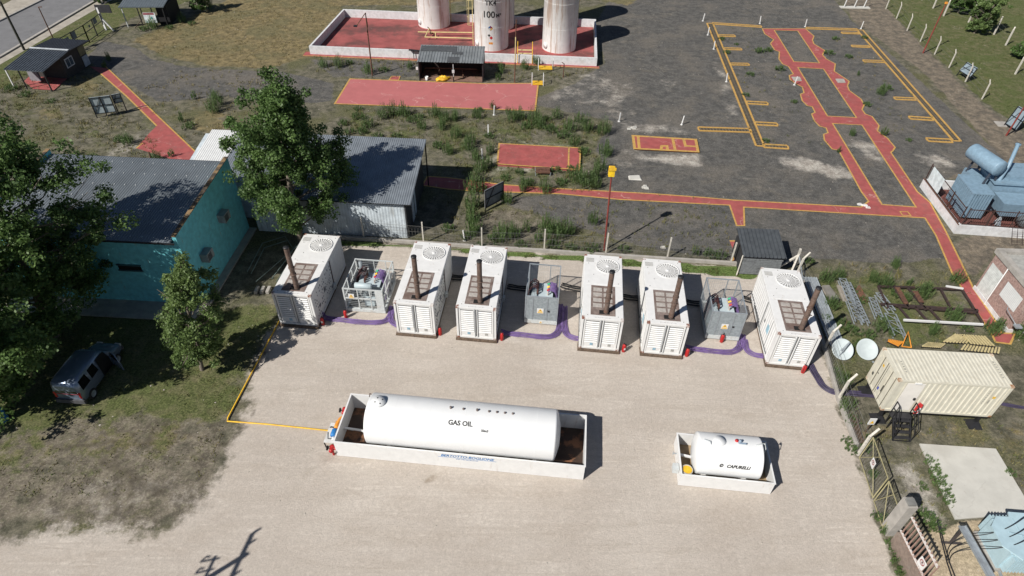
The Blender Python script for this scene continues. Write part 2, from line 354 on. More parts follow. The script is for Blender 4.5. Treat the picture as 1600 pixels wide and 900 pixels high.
    pos = n.new('ShaderNodeNewGeometry').outputs['Position']
    nf = noise(n, l, pos, 9, 5, .65); nm_ = noise(n, l, pos, 1.3, 6, .62); nl = noise(n, l, pos, .22, 6, .6); nff = noise(n, l, pos, 38, 3, .7)
    ne = noise(n, l, pos, .45, 11, .72); ng = noise(n, l, pos, 4.0, 4, .6)
    nt2 = noise(n, l, vmul(n, l, pos, (.22, .9, 1)), 1.0, 7, .65)
    def att(nme):
        a = n.new('ShaderNodeAttribute'); a.attribute_name = nme; s_ = n.new('ShaderNodeSeparateColor'); l.new(a.outputs['Color'], s_.inputs[0])
        return s_.outputs[0], s_.outputs[1], s_.outputs[2], a.outputs['Alpha']
    def mask(ch, amp=.9, src=None, lo=.38, hi=.62):
        a = n.new('ShaderNodeMath'); a.operation = 'MULTIPLY_ADD'; l.new(src or ne, a.inputs[0]); a.inputs[1].default_value = amp; l.new(ch, a.inputs[2])
        return ramp(n, l, a.outputs[0], lo+amp*.5, hi+amp*.5)
    def two(a, b, src, lo=.35, hi=.65): return mix(n, l, ramp(n, l, src, lo, hi), a, b)
    A = att('zoneA'); B = att('zoneB'); C = att('zoneC')
    base = two((.08, .078, .055), (.175, .16, .12), nm_)
    base = mix(n, l, ramp(n, l, nl, .46, .62, 0, .75), base, two((.075, .085, .035), (.14, .13, .065), nf))
    soilc = two((.115, .10, .078), (.23, .20, .155), nm_, .34, .68); soilc = mix(n, l, ramp(n, l, ng, .5, .7, 0, .5), soilc, (.12, .125, .07)); soilc = mix(n, l, ramp(n, l, nf, .55, .72, 0, .5), soilc, (.33, .30, .25))
    c = mix(n, l, mask(B[1], 1.6), base, soilc)
    c = mix(n, l, mask(B[2], 1.4), c, two((.12, .105, .085), (.24, .20, .15), nm_, .35, .7))
    dc = two((.078, .077, .073), (.125, .12, .112), nm_); dc = mix(n, l, ramp(n, l, ne, .52, .68, 0, .55), dc, (.17, .15, .12)); dc = mix(n, l, ramp(n, l, nl, .46, .66, 0, .75), dc, (.155, .14, .12)); dc = mix(n, l, ramp(n, l, nt2, .56, .72, 0, .5), dc, (.19, .175, .15)); dc = mix(n, l, ramp(n, l, nff, .56, .68, 0, .45), dc, (.21, .20, .18))
    c = mix(n, l, mask(A[1], 1.3), c, dc)
    c = mix(n, l, mask(A[2], 1.8), c, mix(n, l, ramp(n, l, nl, .45, .6, 0, .5), two((.12, .10, .055), (.25, .20, .105), nm_, .3, .7), (.12, .12, .065)))
    gc = two((.055, .07, .025), (.125, .135, .055), nf); gc = mix(n, l, ramp(n, l, nm_, .42, .66, 0, .75), gc, (.165, .15, .085)); gc = mix(n, l, ramp(n, l, nl, .45, .62, 0, .55), gc, (.085, .11, .035))
    c = mix(n, l, mask(A[3], 1.7), c, gc)
    yc = two((.44, .39, .34), (.51, .46, .405), nl, .3, .7); yc = mix(n, l, ramp(n, l, nt2, .45, .7, 0, .5), yc, (.40, .345, .29))
    yc = mix(n, l, ramp(n, l, nm_, .5, .75, 0, .35), yc, (.52, .47, .41)); yc = mix(n, l, ramp(n, l, nff, .58, .7, 0, .3), yc, (.26, .22, .185))
    for (vx, vy, sc, wd, amt_, colr) in ((.07, .9, .50, .010, .45, (.36, .31, .26)), (.05, .75, .95, .010, .4, (.38, .33, .28)), (.06, 1.1, 1.3, .014, .38, (.38, .33, .28)), (.4, .4, .25, .005, .35, (.37, .32, .27)), (.07, .8, .8, .014, .5, (.58, .53, .47))):
        q_ = noise(n, l, vmul(n, l, pos, (vx, vy, 1)), sc, 2.2, .5)
        a_ = n.new('ShaderNodeMath'); a_.operation = 'SUBTRACT'; l.new(q_, a_.inputs[0]); a_.inputs[1].default_value = .5; b_ = n.new('ShaderNodeMath'); b_.operation = 'ABSOLUTE'; l.new(a_.outputs[0], b_.inputs[0])
        rr_ = n.new('ShaderNodeMath'); rr_.operation = 'MULTIPLY'; l.new(ramp(n, l, b_.outputs[0], wd, wd*.25, 0, amt_), rr_.inputs[0]); l.new(ramp(n, l, ng, .36, .6), rr_.inputs[1])
        r2_ = n.new('ShaderNodeMath'); r2_.operation = 'MULTIPLY'; l.new(rr_.outputs[0], r2_.inputs[0]); l.new(ramp(n, l, nl, .38, .58, .15, 1), r2_.inputs[1])
        yc = mix(n, l, r2_.outputs[0], yc, colr)
    yc = mix(n, l, ramp(n, l, C[2], .1, .9, 0, .75), yc, (.20, .15, .095))
    yc = mix(n, l, ramp(n, l, ne, .55, .72, 0, .45), yc, (.38, .32, .265)); yc = mix(n, l, ramp(n, l, ng, .56, .75, 0, .35), yc, (.55, .50, .44))
    c = mix(n, l, mask(A[0], 1.3), c, yc)
    gs = two((.06, .10, .025), (.14, .19, .06), nf); c = mix(n, l, mask(C[1], 1.0), c, gs)
    c = mix(n, l, mask(C[0], .9), c, two((.37, .30, .20), (.47, .39, .28), nl))
    c = mix(n, l, mask(B[0], 2.6, lo=.28, hi=1.0), c, two((.30, .27, .235), (.46, .43, .38), nm_))
    rm = n.new('ShaderNodeMath'); rm.operation = 'MULTIPLY'; l.new(ramp(n, l, B[3], .35, .9, 0, .6), rm.inputs[0]); l.new(ramp(n, l, nf, .3, .6), rm.inputs[1])
    c = mix(n, l, rm.outputs[0], c, (.06, .05, .035))
    c = mix(n, l, ramp(n, l, nff, .63, .72, 0, .4), c, (.42, .38, .33)); c = mix(n, l, ramp(n, l, nff, .38, .30, 0, .35), c, (.05, .045, .035))
    def modul(c, src, lo, hi):
        x = n.new('ShaderNodeVectorMath'); x.operation = 'SCALE'; l.new(c, x.inputs[0]); l.new(ramp(n, l, src, .32, .68, lo, hi), x.inputs['Scale']); return x.outputs[0]
    inv = n.new('ShaderNodeMath'); inv.operation = 'SUBTRACT'; inv.inputs[0].default_value = 1.0; l.new(ramp(n, l, A[0], .35, .65), inv.inputs[1])
    rough_c = modul(modul(modul(c, nff, .62, 1.38), nf, .80, 1.22), ng, .84, 1.16); smooth_c = modul(modul(modul(c, nff, .84, 1.20), nf, .93, 1.08), ng, .96, 1.05)
    c = mix(n, l, inv.outputs[0], smooth_c, rough_c)
    l.new(c, bs.inputs['Base Color']); bs.inputs['Roughness'].default_value = .95; bs.inputs['Specular IOR Level'].default_value = .15
    h = n.new('ShaderNodeMath'); h.operation = 'MULTIPLY_ADD'; l.new(nf, h.inputs[0]); h.inputs[1].default_value = .6; l.new(nff, h.inputs[2])
    b = n.new('ShaderNodeBump'); b.inputs['Strength'].default_value = .55; b.inputs['Distance'].default_value = .06
    l.new(h.outputs[0], b.inputs['Height']); l.new(b.outputs[0], bs.inputs['Normal'])
    me.materials.append(mt); o = bpy.data.objects.new('ground', me); COL.objects.link(o); struct(o)
ground()

# ------------------------------------------------------------------ street, top left
mb = MB(); poly_sheet(mb, [WP([(-420, 215), (0, 33), (67, 0), (160, -45), (330, -45), (152, 0), (0, 90), (-420, 300)])], .004); struct(mb.build('road', asphalt))
def kerb(name, line, wd, h, mat, z=0):
    mb = MB(); L = [Vector((p.x, p.y, 0)) for p in WP(line)]
    for a, b in zip(L[:-1], L[1:]): mb.bar(a+Vector((0, 0, z+h/2)), b+Vector((0, 0, z+h/2)), wd, h)
    return mb.build(name, mat)
struct(kerb('kerb', [(-420, 300), (0, 90), (152, 0), (330, -100)], .35, .15, concrete))
struct(kerb('kerb', [(-420, 215), (0, 33), (67, 0), (200, -66)], .3, .15, concrete))
mb = MB(); poly_sheet(mb, [WP([(-420, 312), (-420, 302), (0, 92), (153, 2), (300, -80), (310, -70), (168, 4), (0, 101)])], .008)
poly_sheet(mb, [WP([(-420, 211), (0, 31), (64, 0), (190, -62), (150, -70), (0, 10), (-420, 170)])], .008); struct(mb.build('pavement', pave))

# ------------------------------------------------------------------ red paths and slabs
Z_RED = .03
def scal(pts, ox, oy, s): return [(ox+a/s, oy+b/s) for a, b in pts]
left_sc = scal([(395,98),(410,130),(440,150),(465,165),(445,190),(470,228),(500,240),(497,285),(520,315),(555,330),(585,375),(560,385),(565,410),(600,435),(640,455),(650,490),(628,500),(640,540),(670,570),(700,575),(718,610),(697,620),(712,660),(745,695),(785,705),(797,735),(770,745),(775,780),(822,835)], 1090, 20, 3.914)
left_sc += scal([(330, 705), (437, 900)], 1200, 0, 3) + [(1357, 315), (1345.5, 323.5)]
right_sc = scal([(0,0)], 1258, 45, 1) + scal([(215,170),(208,190),(215,207),(265,237),(255,258),(272,277),(315,300),(310,335),(345,358),(380,382),(372,403),(380,425),(435,465),(450,492),(440,515),(455,535),(487,547),(520,590),(512,615),(560,650),(595,692),(583,710),(575,715)], 1200, 0, 3)
right_sc += [(1433, 300), (1453, 317), (1478, 363), (1502, 412), (1521, 452), (1557, 505), (1565, 521), (1586, 521.5)]
low = [(1578, 538), (1555, 535), (1551, 526), (1521, 480), (1487, 426), (1462, 368), (1445, 341)]
bot = [(1170, 325), (1162, 324)]
outer = left_sc[:-1] + [(1345, 324), (1145, 313), (1100, 309), (1017, 303), (873, 295), (787, 289), (700, 278), (668, 276), (660, 290), (700, 296), (743, 299), (873, 303), (967, 312), (1100, 319), (1140, 321), (1151, 353), (1163, 353), (1162, 324)] + low[::-1] + right_sc[::-1]
isl = [[(1209.6, 47.5), (1246.4, 48.6), (1280.3, 98.7), (1240.2, 96.6)], [(1246.4, 105.6), (1286.7, 108.1), (1338, 184), (1292.7, 181.7)], [(1300.7, 193.3), (1346.7, 195.7), (1431, 324), (1378, 320)]]
mb = MB(); loops = [WP(outer)] + [WP(i) for i in isl]
poly_sheet(mb, loops, Z_RED); struct(mb.build('red_path', redfloor))
mb = MB()
for lp in loops: strip(mb, lp, .13, Z_RED+.004, True)
struct(mb.build('path_edge_line', yellowl))
mb = MB()
for c_ in ((1243.5, 124), (1312, 127)):
    q = [W(c_[0]-7, c_[1]-3), W(c_[0]+6, c_[1]-3), W(c_[0]+9, c_[1]+3), W(c_[0]-3, c_[1]+3)]; mb.prism(q, Z_RED, .08)
struct(mb.build('drain_cover', concrete))
gp = [(140, 104), (168, 107), (308, 240), (296, 258), (213, 232), (233, 209), (245, 197), (197, 150), (157, 115)]
mb = MB(); poly_sheet(mb, [WP(gp)], Z_RED); poly_sheet(mb, [WP([(38, 128), (56, 112), (98, 108), (112, 118), (85, 142), (52, 140)])], Z_RED+.05); struct(mb.build('red_path', redfloor))
mb = MB(); strip(mb, WP([(160, 99), (168, 107), (308, 240)]), .13, Z_RED+.004); strip(mb, WP([(157, 115), (197, 150), (245, 197)]), .14, Z_RED+.004); strip(mb, WP([(213, 232), (223, 224)]), .14, Z_RED+.004); struct(mb.build('path_edge_line', yellowl))
mb = MB(); poly_sheet(mb, [WP([(1140, 377), (1162, 377), (1158, 400), (1150, 414), (1143, 414), (1147, 396)])], Z_RED); struct(mb.build('red_path', redfloor))
mb = MB(); strip(mb, WP([(1140, 377), (1158, 377)]), .14, Z_RED+.004); strip(mb, WP([(1147, 396), (1143, 414)]), .14, Z_RED+.004); struct(mb.build('path_edge_line', yellowl))
# slabs
def slab(poly, h, lines, inner=None, mt=None):
    q = [W(a, b, h) for a, b in poly]; mb = MB(); mb.prism([(p.x, p.y) for p in q], 0, h); o = struct(mb.build('red_slab', mt or redfloor))
    mb = MB(); strip(mb, q, lines, h+.004, True)
    for ln in inner or []: strip(mb, [W(a, b, h) for a, b in ln], lines, h+.008)
    struct(mb.build('slab_edge_line', yellowl)); return o
slab([(523, 162), (547, 123), (655, 127), (755, 130.5), (841, 130), (836, 173)], .06, .16, None, redpale)
slab([(608, 124.5), (612, 119), (625, 119), (623, 125)], .05, .1)
slab([(780, 224), (906.7, 231), (905.7, 265), (777, 256)], .22, .14, [[(889, 230), (888, 264)]])
slab([(989, 212), (1087, 218), (1090.7, 237), (991.7, 232)], .15, .26, [[(1051, 216), (1055, 235)], [(997, 213), (999, 233)], [(1068, 217), (1071, 228), (1089, 229)], [(1033, 234), (1034, 228), (1042, 228), (1043, 235)]])
mb = MB(); strip(mb, WP([(1406, 331), (1418, 331.5), (1423, 337.5), (1410, 337)]), .1, Z_RED+.008, True); struct(mb.build('path_edge_line', yellowl))
# pale concrete pad bottom right
mb = MB(); q = WP([(1437, 693), (1556, 701), (1602, 778), (1625, 801), (1493, 811), (1478, 780)], .08); mb.prism([(p.x, p.y) for p in q], 0, .08); struct(mb.build('concrete_pad', concrete_pale))
# drainage channels
def channel(root, a, b, wd=.55, n=None):
    a, b = W(*a), W(*b); d = (b-a); L = d.length; d.normalize(); s_ = Vector((-d.y, d.x, 0))
    y = MB(); g = MB(); k = MB()
    for sg in (-1, 1): y.bar(a+s_*sg*(wd/2)+Vector((0, 0, .04)), b+s_*sg*(wd/2)+Vector((0, 0, .04)), .17, .07)
    for e in (a, b): y.bar(e-s_*(wd/2-.09)+Vector((0, 0, .038)), e+s_*(wd/2-.09)+Vector((0, 0, .038)), .14, .066)
    k.bar(a+Vector((0, 0, .012)), b+Vector((0, 0, .012)), wd-.19, .012)
    g.bar(a+Vector((0, 0, .045)), b+Vector((0, 0, .045)), .03, .026); t = .2
    while t < L-.2:
        p = a+d*t; g.bar(p-s_*(wd/2-.1)+Vector((0, 0, .045)), p+s_*(wd/2-.1)+Vector((0, 0, .045)), .07, .03); t += .30
    return y, g, k
def channels(label, segs, wds):
    root = T('drainage_channel', label, 'drain channel'); Y, Gg, K = MB(), MB(), MB()
    for i, (a, b) in enumerate(segs):
        y, g, k = channel(root, a, b, wds[i])
        for dst, src in ((Y, y), (Gg, g), (K, k)): dst.add(src.v, src.f)
        # keep channel crossings from sharing a plane
        Y.v = [(p[0], p[1], p[2]) for p in Y.v]
    Y.build('kerb_edging', yellowl, root); Gg.build('grating', M('grate_steel', (.22, .19, .14), .6, .4), root); K.build('channel_bed', M('channel_mud', (.05, .045, .04), .9), root)
zb = lambda a, b: (1090+a/3.914, 20+b/3.914)
z4 = lambda a, b: (1200+a/3, b/3)
channels('yellow edged drainage channel with side arms left of the two red walkways', [(zb(75, 66), zb(382, 816)), (zb(128, 141), zb(228, 143)), (zb(160, 221), zb(268, 224)), (zb(200, 315), zb(313, 317)), (zb(300, 550), zb(428, 557)), (zb(352, 678), zb(487, 685)), (zb(402, 815), zb(552, 824)), (zb(5, 712), zb(325, 722)), (zb(90, 66), zb(390, 86))], [.75, .5, .5, .5, .55, .55, .6, .7, .5])
channels('yellow edged drainage channel with side arms along the right edge of the dark paving', [(z4(430, 142), z4(885, 662)), (z4(345, 155), z4(425, 157)), (z4(392, 217), z4(475, 220)), (z4(447, 287), z4(545, 290)), (z4(592, 462), z4(690, 466)), (z4(662, 553), z4(770, 560)), (z4(745, 656), z4(860, 662)), (z4(180, 133), z4(420, 140))], [.7, .45, .45, .5, .5, .55, .6, .5])

# ================================================================== GENSET CONTAINERS
def make_genset():
    t = T('generator_container', '', 'generator')
    Wd, Ln, z0, z1 = 2.44, 6.06, .12, 2.71
    MB().box(-.06, -.16, 0, Wd+.06, .5, .118).box(-.02, .5, 0, Wd+.02, Ln, .10).build('skid', wood, t)
    b = MB(); e = .05
    b.box(e, .14, z0, Wd-e, Ln-e, z1-.05)
    # corner posts and rails
    for x in (0, Wd-.12):
        for y in (0, Ln-.14): b.box(x, y, z0+.12, x+.12, y+.14, z1-.12)
    for x in (0, Wd-.08): b.box(x, .14, z0, x+.08, Ln-.14, z0+.14); b.box(x, .14, z1-.13, x+.08, Ln-.14, z1-.02)
    for y in (.01, Ln-.09):
        b.box(.12, y, z0, Wd-.12, y+.08, z0+.13); b.box(.12, y, z1-.13, Wd-.12, y+.08, z1-.02)
    # corrugated sides: back two fifths corrugated, front smooth panel with seams
    b.corr((Wd-.045, 3.75, z0+.14), (0, 1, 0), (0, 0, 1), Ln-3.75-.14, 2.32, .27, .034)
    b.corr((.045, Ln-.14, z0+.14), (0, -1, 0), (0, 0, 1), Ln-.28, 2.32, .30, .034)
    for y in (1.0, 1.95, 2.9, 3.68): b.box(Wd-.05, y, z0+.15, Wd-.035, y+.025, z1-.14)
    b.build('shell', white, t)
    rf = MB(); rf.box(.02, .02, z1-.05, Wd-.02, Ln-.02, z1)
    rf.box(.1, 3.1, z1, Wd-.1, 3.13, z1+.012)
    rf.build('roof', white, t)
    for k, (x, y, z) in enumerate([(0, 0, z0), (Wd-.17, 0, z0), (0, 0, z1-.12), (Wd-.17, 0, z1-.12), (0, Ln-.18, z1-.12), (Wd-.17, Ln-.18, z1-.12), (Wd-.17, Ln-.18, z0), (0, Ln-.18, z0)]):
        q = MB().box(x-.004, y-.004, z-.004, x+.174, y+.184, z+.126)
        q.build('corner_casting', M('chipped_casting', (.62, .58, .55), .6, dirt=(.2, .07, .04), amt=.95, scale=3, thr=(.45, .55)), t)
    for k in (0, 1):
        x0 = .15+k*1.09; d = MB(); d.box(x0, .06, z0+.15, x0+1.05, .1, z1-.15)
        d.box(x0+.02, .035, z0+.17, x0+.11, .06, z1-.17); d.box(x0+.94, .035, z0+.17, x0+1.03, .06, z1-.17)
        dr = d.build('door', white, t)
        s_ = MB(); z = z0+.55
        while z < z1-.3: s_.hexa([(x0+.13, .0, z), (x0+.92, .0, z), (x0+.92, .012, z+.004), (x0+.13, .012, z+.004)], [(x0+.13, .045, z+.075), (x0+.92, .045, z+.075), (x0+.92, .0565, z+.075), (x0+.13, .0565, z+.075)]); z += .165
        MB().box(x0+.12, .057, z0+.5, x0+.93, .0595, z1-.25).build('louvre_shadow_plate', M('louvre_back_grey', (.10, .10, .10), .8), dr)
        s_.build('louvre', louv, dr)
        MB().tube([(x0+(.98 if k == 0 else .07), .015, z0+.1), (x0+(.98 if k == 0 else .07), .015, z1-.1)], .016, 6).build('lock_bar', galv, dr)
        MB().box(x0+.5, .04, z0+.28, x0+.68, .056, z0+.46).build('placard', M('placard_%d' % k, ((.25, .4, .5), (.35, .35, .33))[k], .5), dr)
    MB().box(1.203, .05, z0+.15, 1.237, .062, z1-.15).box(.125, .05, z0+.15, .148, .062, z1-.15).box(2.293, .05, z0+.15, 2.315, .062, z1-.15).box(.125, .04, z1-.149, 2.315, .07, z1-.132).build('door_gap', dark, t)
    g = MB().box(.15, .1, z0+.13, .3, .13, z1-.14); 
    # fan grille
    c = (1.51, 4.94); fr = MB().lathe([(.72, z1+.001), (.76, z1+.02), (.76, z1+.04), (.71, z1+.045), (.69, z1+.01)], 40, c=(c[0], c[1], 0)).build('fan_ring', white, t)
    MB().lathe([(.70, z1+.006), (.001, z1+.006)], 40, c=(c[0], c[1], 0), sm=False).build('fan_well', M('fan_shade', (.27, .27, .26), .7), t)
    bl = MB()
    for i in range(24):
        a = 2*math.pi*i/24; bl.M = Matrix.Translation((c[0], c[1], z1+.02)) @ Matrix.Rotation(a, 4, 'Z')
        bl.add([(.08, -.010, .006), (.69, -.055, .014), (.69, .045, .006), (.08, .010, .004)], [(0, 1, 2, 3)])
    bl.M = Matrix()
    for r_ in (.2, .45): bl.lathe([(r_-.012, z1+.034), (r_+.012, z1+.034)], 32, c=(c[0], c[1], 0))
    bl.lathe([(.12, z1+.03), (.10, z1+.05), (.001, z1+.055)], 16, c=(c[0], c[1], 0)); bl.build('fan_guard', louv, t)
    rv = MB()
    for i in range(5): rv.box(.12, 5.28+i*.085, z1, .62, 5.31+i*.085, z1+.02)
    rv.build('roof_vent', M('vent_shadow_grey', (.30, .30, .29), .6), t)
    bt = MB()
    for (x, y) in [(.3, 3.3), (2.15, 3.25), (.3, .25), (2.1, .25), (1.0, 5.85), (.25, 5.1), (2.2, 5.75), (.6, 4.0)]: bt.box(x, y, z1, x+.035, y+.035, z1+.03)
    for i in range(14): bt.box(.75+i*.07, .1+.01*(i % 3), z1, .79+i*.07, .13, z1+.004)
    bt.build('roof_fitting', M('fitting_grey', (.2, .2, .19), .6), t)
    vp = MB().box(.49, .31, z1, 1.96, 2.97, z1+.012).build('silencer_panel', rustpl, t)
    pn = MB()
    for i in range(4):
        for j in range(2): pn.box(.62+j*.64, .98+i*.48, z1+.012, 1.15+j*.64, 1.32+i*.48, z1+.02)
    pn.build('panel_pane', panelgr, vp)
    MB().box(1.0, .42, z1+.012, 1.62, .75, z1+.022).build('pipe_opening', dark, vp)
    ex = MB().tube([(1.40, .6, z1-.1), (1.40, .6, 4.1), (1.40, .6, 5.85)], .15, 16)
    for z in (3.85, 4.35): ex.lathe([(.15, z-.03), (.185, z-.03), (.185, z+.03), (.15, z+.03)], 16, c=(1.4, .6, 0))
    for z in (3.85,): ex.bar((1.4, .6, z), (1.66, .55, z), .04)
    e_ = ex.build('exhaust_pipe', rustp, t)
    MB().lathe([(.001, 5.9), (.165, 5.9), (.17, 5.84), (.001, 5.84)], 16, c=(1.4, .6, 0)).build('rain_cap', black, e_)
    # right side: rows of small service holes, dark gap, cable box
    hv = MB(); rng = random.Random(3)
    for y in np.arange(.5, 3.5, .21):
        for z in np.arange(.5, 2.3, .27):
            if rng.random() < .55: s2 = rng.uniform(.03, .09); hv.box(Wd-.048, y, z, Wd-.03, y+s2, z+rng.uniform(.04, .14))
    hv.box(Wd-.048, 2.0, 1.2, Wd-.028, 2.3, 1.5); hv.box(Wd-.048, .9, .9, Wd-.028, 1.15, 1.1)
    hv.build('side_vent', M('side_vent_dark', (.14, .15, .17), .7), t)
    MB().box(Wd-.05, 3.62, .3, Wd-.005, 3.67, 2.55).build('side_seam', M('oxide_seam', (.07, .04, .035), .8), t)
    MB().box(Wd, 3.3, .35, Wd+.16, 3.6, .7).build('junction_box', grey_cage, t)
    # left side: door seams, handle, blue sticker
    lv = MB(); lv.box(-.004, 2.9, .3, .03, 2.93, 2.5); lv.box(-.004, 1.2, .3, .03, 1.23, 2.5); lv.box(-.01, 2.35, 1.3, .03, 2.5, 1.5)
    lv.tube([(-.03, .5, .45), (-.05, 2.5, .4), (-.04, 4.8, .5)], .025, 6); lv.build('side_fitting', M('side_grey', (.12, .13, .13), .6), t)
    MB().box(-.006, 1.4, 1.2, .012, 1.8, 1.75).build('sticker', M('sticker_pale_blue', (.35, .55, .65), .5), t)
    return t
gen = make_genset()
GG = 'white containerised generators in a row along the back of the yard'
gens = [((-14.623, 28.909), -.082, 'white generator container at the left end of the row, in dappled tree shade'),
        ((-7.13, 28.335), -.091, 'white generator container just right of the open railed transformer skid'),
        ((-3.351, 28.051), -.092, 'white generator container just left of the middle transformer cage'),
        ((4.169, 27.357), -.095, 'white generator container in front of the pole with the yellow floodlight'),
        ((7.975, 27.045), -.093, 'white generator container just left of the cage nearest the small dark shed'),
        ((15.439, 26.362), -.108, 'white generator container at the right end of the row, beside the leaning fence')]
for i, ((x, y), a, lb) in enumerate(gens):
    o = gen if i == 0 else dup(gen)
    o.location = (x, y, 0); o.rotation_euler = (0, 0, a); o['label'] = lb; o['group'] = GG

# ================================================================== TRANSFORMER CAGES
def warn_sign(parent, x, y, z, s=.34, nm='warning_sign'):
    sg = MB().box(x-s/2, y-.012, z-s/2, x+s/2, y, z+s/2).build(nm, signw, parent)
    MB().add([(x-s*.36, y-.016, z-s*.14), (x+s*.36, y-.016, z-s*.14), (x, y-.016, z+s*.4)], [(0, 1, 2)]).add([(x-s*.4, y-.016, z-s*.42), (x+s*.4, y-.016, z-s*.42), (x+s*.4, y-.016, z-s*.24), (x-s*.4, y-.016, z-s*.24)], [(0, 1, 2, 3)]).build('warning_triangle', yellow, sg)
    k = MB(); k.add([(x-s*.05, y-.02, z+s*.02), (x+s*.03, y-.02, z+s*.02), (x+s*.08, y-.02, z+s*.2), (x, y-.02, z+s*.2)], [(0, 1, 2, 3)]); k.add([(x-s*.08, y-.02, z-s*.08), (x+s*.06, y-.02, z+s*.04), (x-.0, y-.02, z+s*.04)], [(0, 1, 2)]); k.build('bolt_symbol', darktxt, sg)
def trafo_parts(t, cx, y0, y1, zt, wide=.75):
    b = MB().box(cx-wide, y0, .25, cx+wide, y1, zt); tk = b.build('transformer_tank', trafo, t)
    MB().box(cx-wide-.08, y0-.06, zt+.002, cx+wide+.08, y1+.06, zt+.06).build('transformer_lid', trafo_top, t)
    f = MB()
    for i in range(18):
        y = y0+.05+(y1-y0-.1)*i/17
        for sg in (-1, 1): f.box(cx+sg*wide, y-.012, .4, cx+sg*(wide+.22), y+.012, zt-.12)
    f.build('cooling_fins', trafo, t)
    for i in range(4):
        y = y0+.25+i*(y1-y0-.5)/3
        q = MB().lathe([(.055, zt+.06), (.075, zt+.1), (.045, zt+.14), (.075, zt+.19), (.045, zt+.23), (.075, zt+.28), (.045, zt+.32), (.03, zt+.46), (.001, zt+.47)], 12, c=(cx-.3, y, 0)); q.build('bushing', M('brown_porcelain', (.11, .05, .04), .3), t)
        q = MB().lathe([(.05, zt+.06), (.06, zt+.14), (.035, zt+.2), (.06, zt+.26), (.03, zt+.34), (.001, zt+.35)], 12, c=(cx+.35, y, 0)); q.build('bushing', M('pale_bushing', (.45, .40, .36), .4), t)
def cable_tuft(t, cx, y0, y1, zt, side=1):
    """purple leads arching from the low-voltage bushings over the cage side, black and red ones on the other"""
    p = MB()
    for i in range(18):
        y = y0+(y1-y0)*i/17; dz = .12*math.sin(i*1.7); off = .05*math.sin(i*2.3)
        p.tube([(cx+.36, y, zt+.32), (cx+.55, y-.02, zt+.42+dz*.5), (cx+.78+off, y-.05, zt+.36), (cx+.93+off*.5, y-.1, zt+.02), (cx+.96, y-.2, .9), (cx+.98+off*.4, y-.4, .1)], .032, 6)
    p.build('purple_leads', purple, t)
    k = MB()
    for i in range(9):
        y = y0+(y1-y0)*i/8
        k.tube([(cx-.32, y, zt+.45), (cx-.55, y+.04, zt+.6+.08*math.sin(i*3)), (cx-.85, y-.05, zt+.3), (cx-.95, y-.1, .6)], .028, 6)
    k.build('black_leads', M('dark_red_cable', (.05, .018, .02), .5), t)
    for i, mt in enumerate((M('green_tape', (.03, .35, .18), .5), yellow, red)):
        MB().tube([(cx+.3, y1-.15-i*(y1-y0)*.36, zt+.33), (cx+.46, y1-.15-i*(y1-y0)*.36, zt+.44)], .065, 10).build('phase_sleeve', mt, t)
def make_cage():
    t = T('transformer_cage', '', 'transformer')
    w_, d_, h_ = 2.08, 3.2, 2.42
    MB().box(0, 0, .12, w_, .12, .42).box(0, d_-.12, .12, w_, d_, .42).box(0, .12, .12, .1, d_-.12, .40).box(w_-.1, .12, .12, w_, d_-.12, .40).build('base_frame', grey_cage, t)
    MB().box(.05, .1, 0, .25, d_-.1, .12).box(w_-.25, .1, 0, w_-.05, d_-.1, .12).build('skid', wood, t)
    MB().box(.1, .12, .3, w_-.1, d_-.12, .34).build('floor_plate', M('oily_plate', (.2, .2, .19), .6), t)
    f = MB()
    for x in (.03, w_-.03):
        for y in (.03, d_-.03): f.box(x-.03, y-.03, .42, x+.03, y+.03, h_)
    for y in (.03, d_-.03): f.box(.06, y-.03, h_-.06, w_-.06, y+.03, h_)
    for x in (.03, w_-.03): f.box(x-.03, .06, h_-.06, x+.03, d_-.06, h_); f.box(x-.02, 1.5, .42, x+.02, 1.56, h_-.06)
    for x in (.5, 1.4): f.box(x-.025, .0, .42, x+.025, .05, h_-.06)
    f.box(1.38, d_-.05, .42, 1.43, d_, h_-.06)
    f.build('cage_frame', galv, t)
    def mesh_wall(mb, p0, p1, z0, z1, s=.13):
        p0 = Vector(p0); p1 = Vector(p1); L = (p1-p0).length; d = (p1-p0)/L; t_ = 0
        while t_ < L: mb.bar(p0+d*t_+Vector((0, 0, z0)), p0+d*t_+Vector((0, 0, z1)), .008); t_ += s
        z = z0
        while z < z1: mb.bar(p0+Vector((0, 0, z)), p1+Vector((0, 0, z)), .008); z += s
    g = MB(); mesh_wall(g, (.06, d_-.03, 0), (w_-.06, d_-.03, 0), .42, h_-.06); mesh_wall(g, (.03, .06, 0), (.03, d_-.06, 0), .42, h_-.06); mesh_wall(g, (w_-.03, .06, 0), (w_-.03, d_-.06, 0), .42, h_-.06)
    g.build('wire_mesh', galv, t)
    for x0, x1 in ((.07, .47), (.53, 1.37), (1.43, w_-.07)): MB().box(x0, .025, .44, x1, .035, h_-.08).build('front_panel', cage_panel, t)
    MB().box(1.44, -.03, 1.2, 1.55, 0, 1.32).build('latch', black, t)
    warn_sign(t, .98, -.004, 1.25, .42); warn_sign(t, 1.05, -.004, .27, .2, 'small_warning_sign')
    trafo_parts(t, 1.0, 1.0, 2.3, 1.45, .6); cable_tuft(t, 1.0, 1.25, 2.05, 1.5)
    MB().box(.55, .35, .35, 1.45, .85, 1.25).build('cable_box', trafo, t)
    return t
cage = make_cage(); cage.location = (.83, 29.47, 0); cage.rotation_euler = (0, 0, -.092)
cage['label'] = 'transformer in a tall grey mesh cage, the middle one of the three transformers'; cage['group'] = 'caged transformers'
dup(cage, (12.17, 28.43, 0), -.092, 'transformer in a mesh cage with a red extinguisher in front, rightmost of three', 'caged transformers')
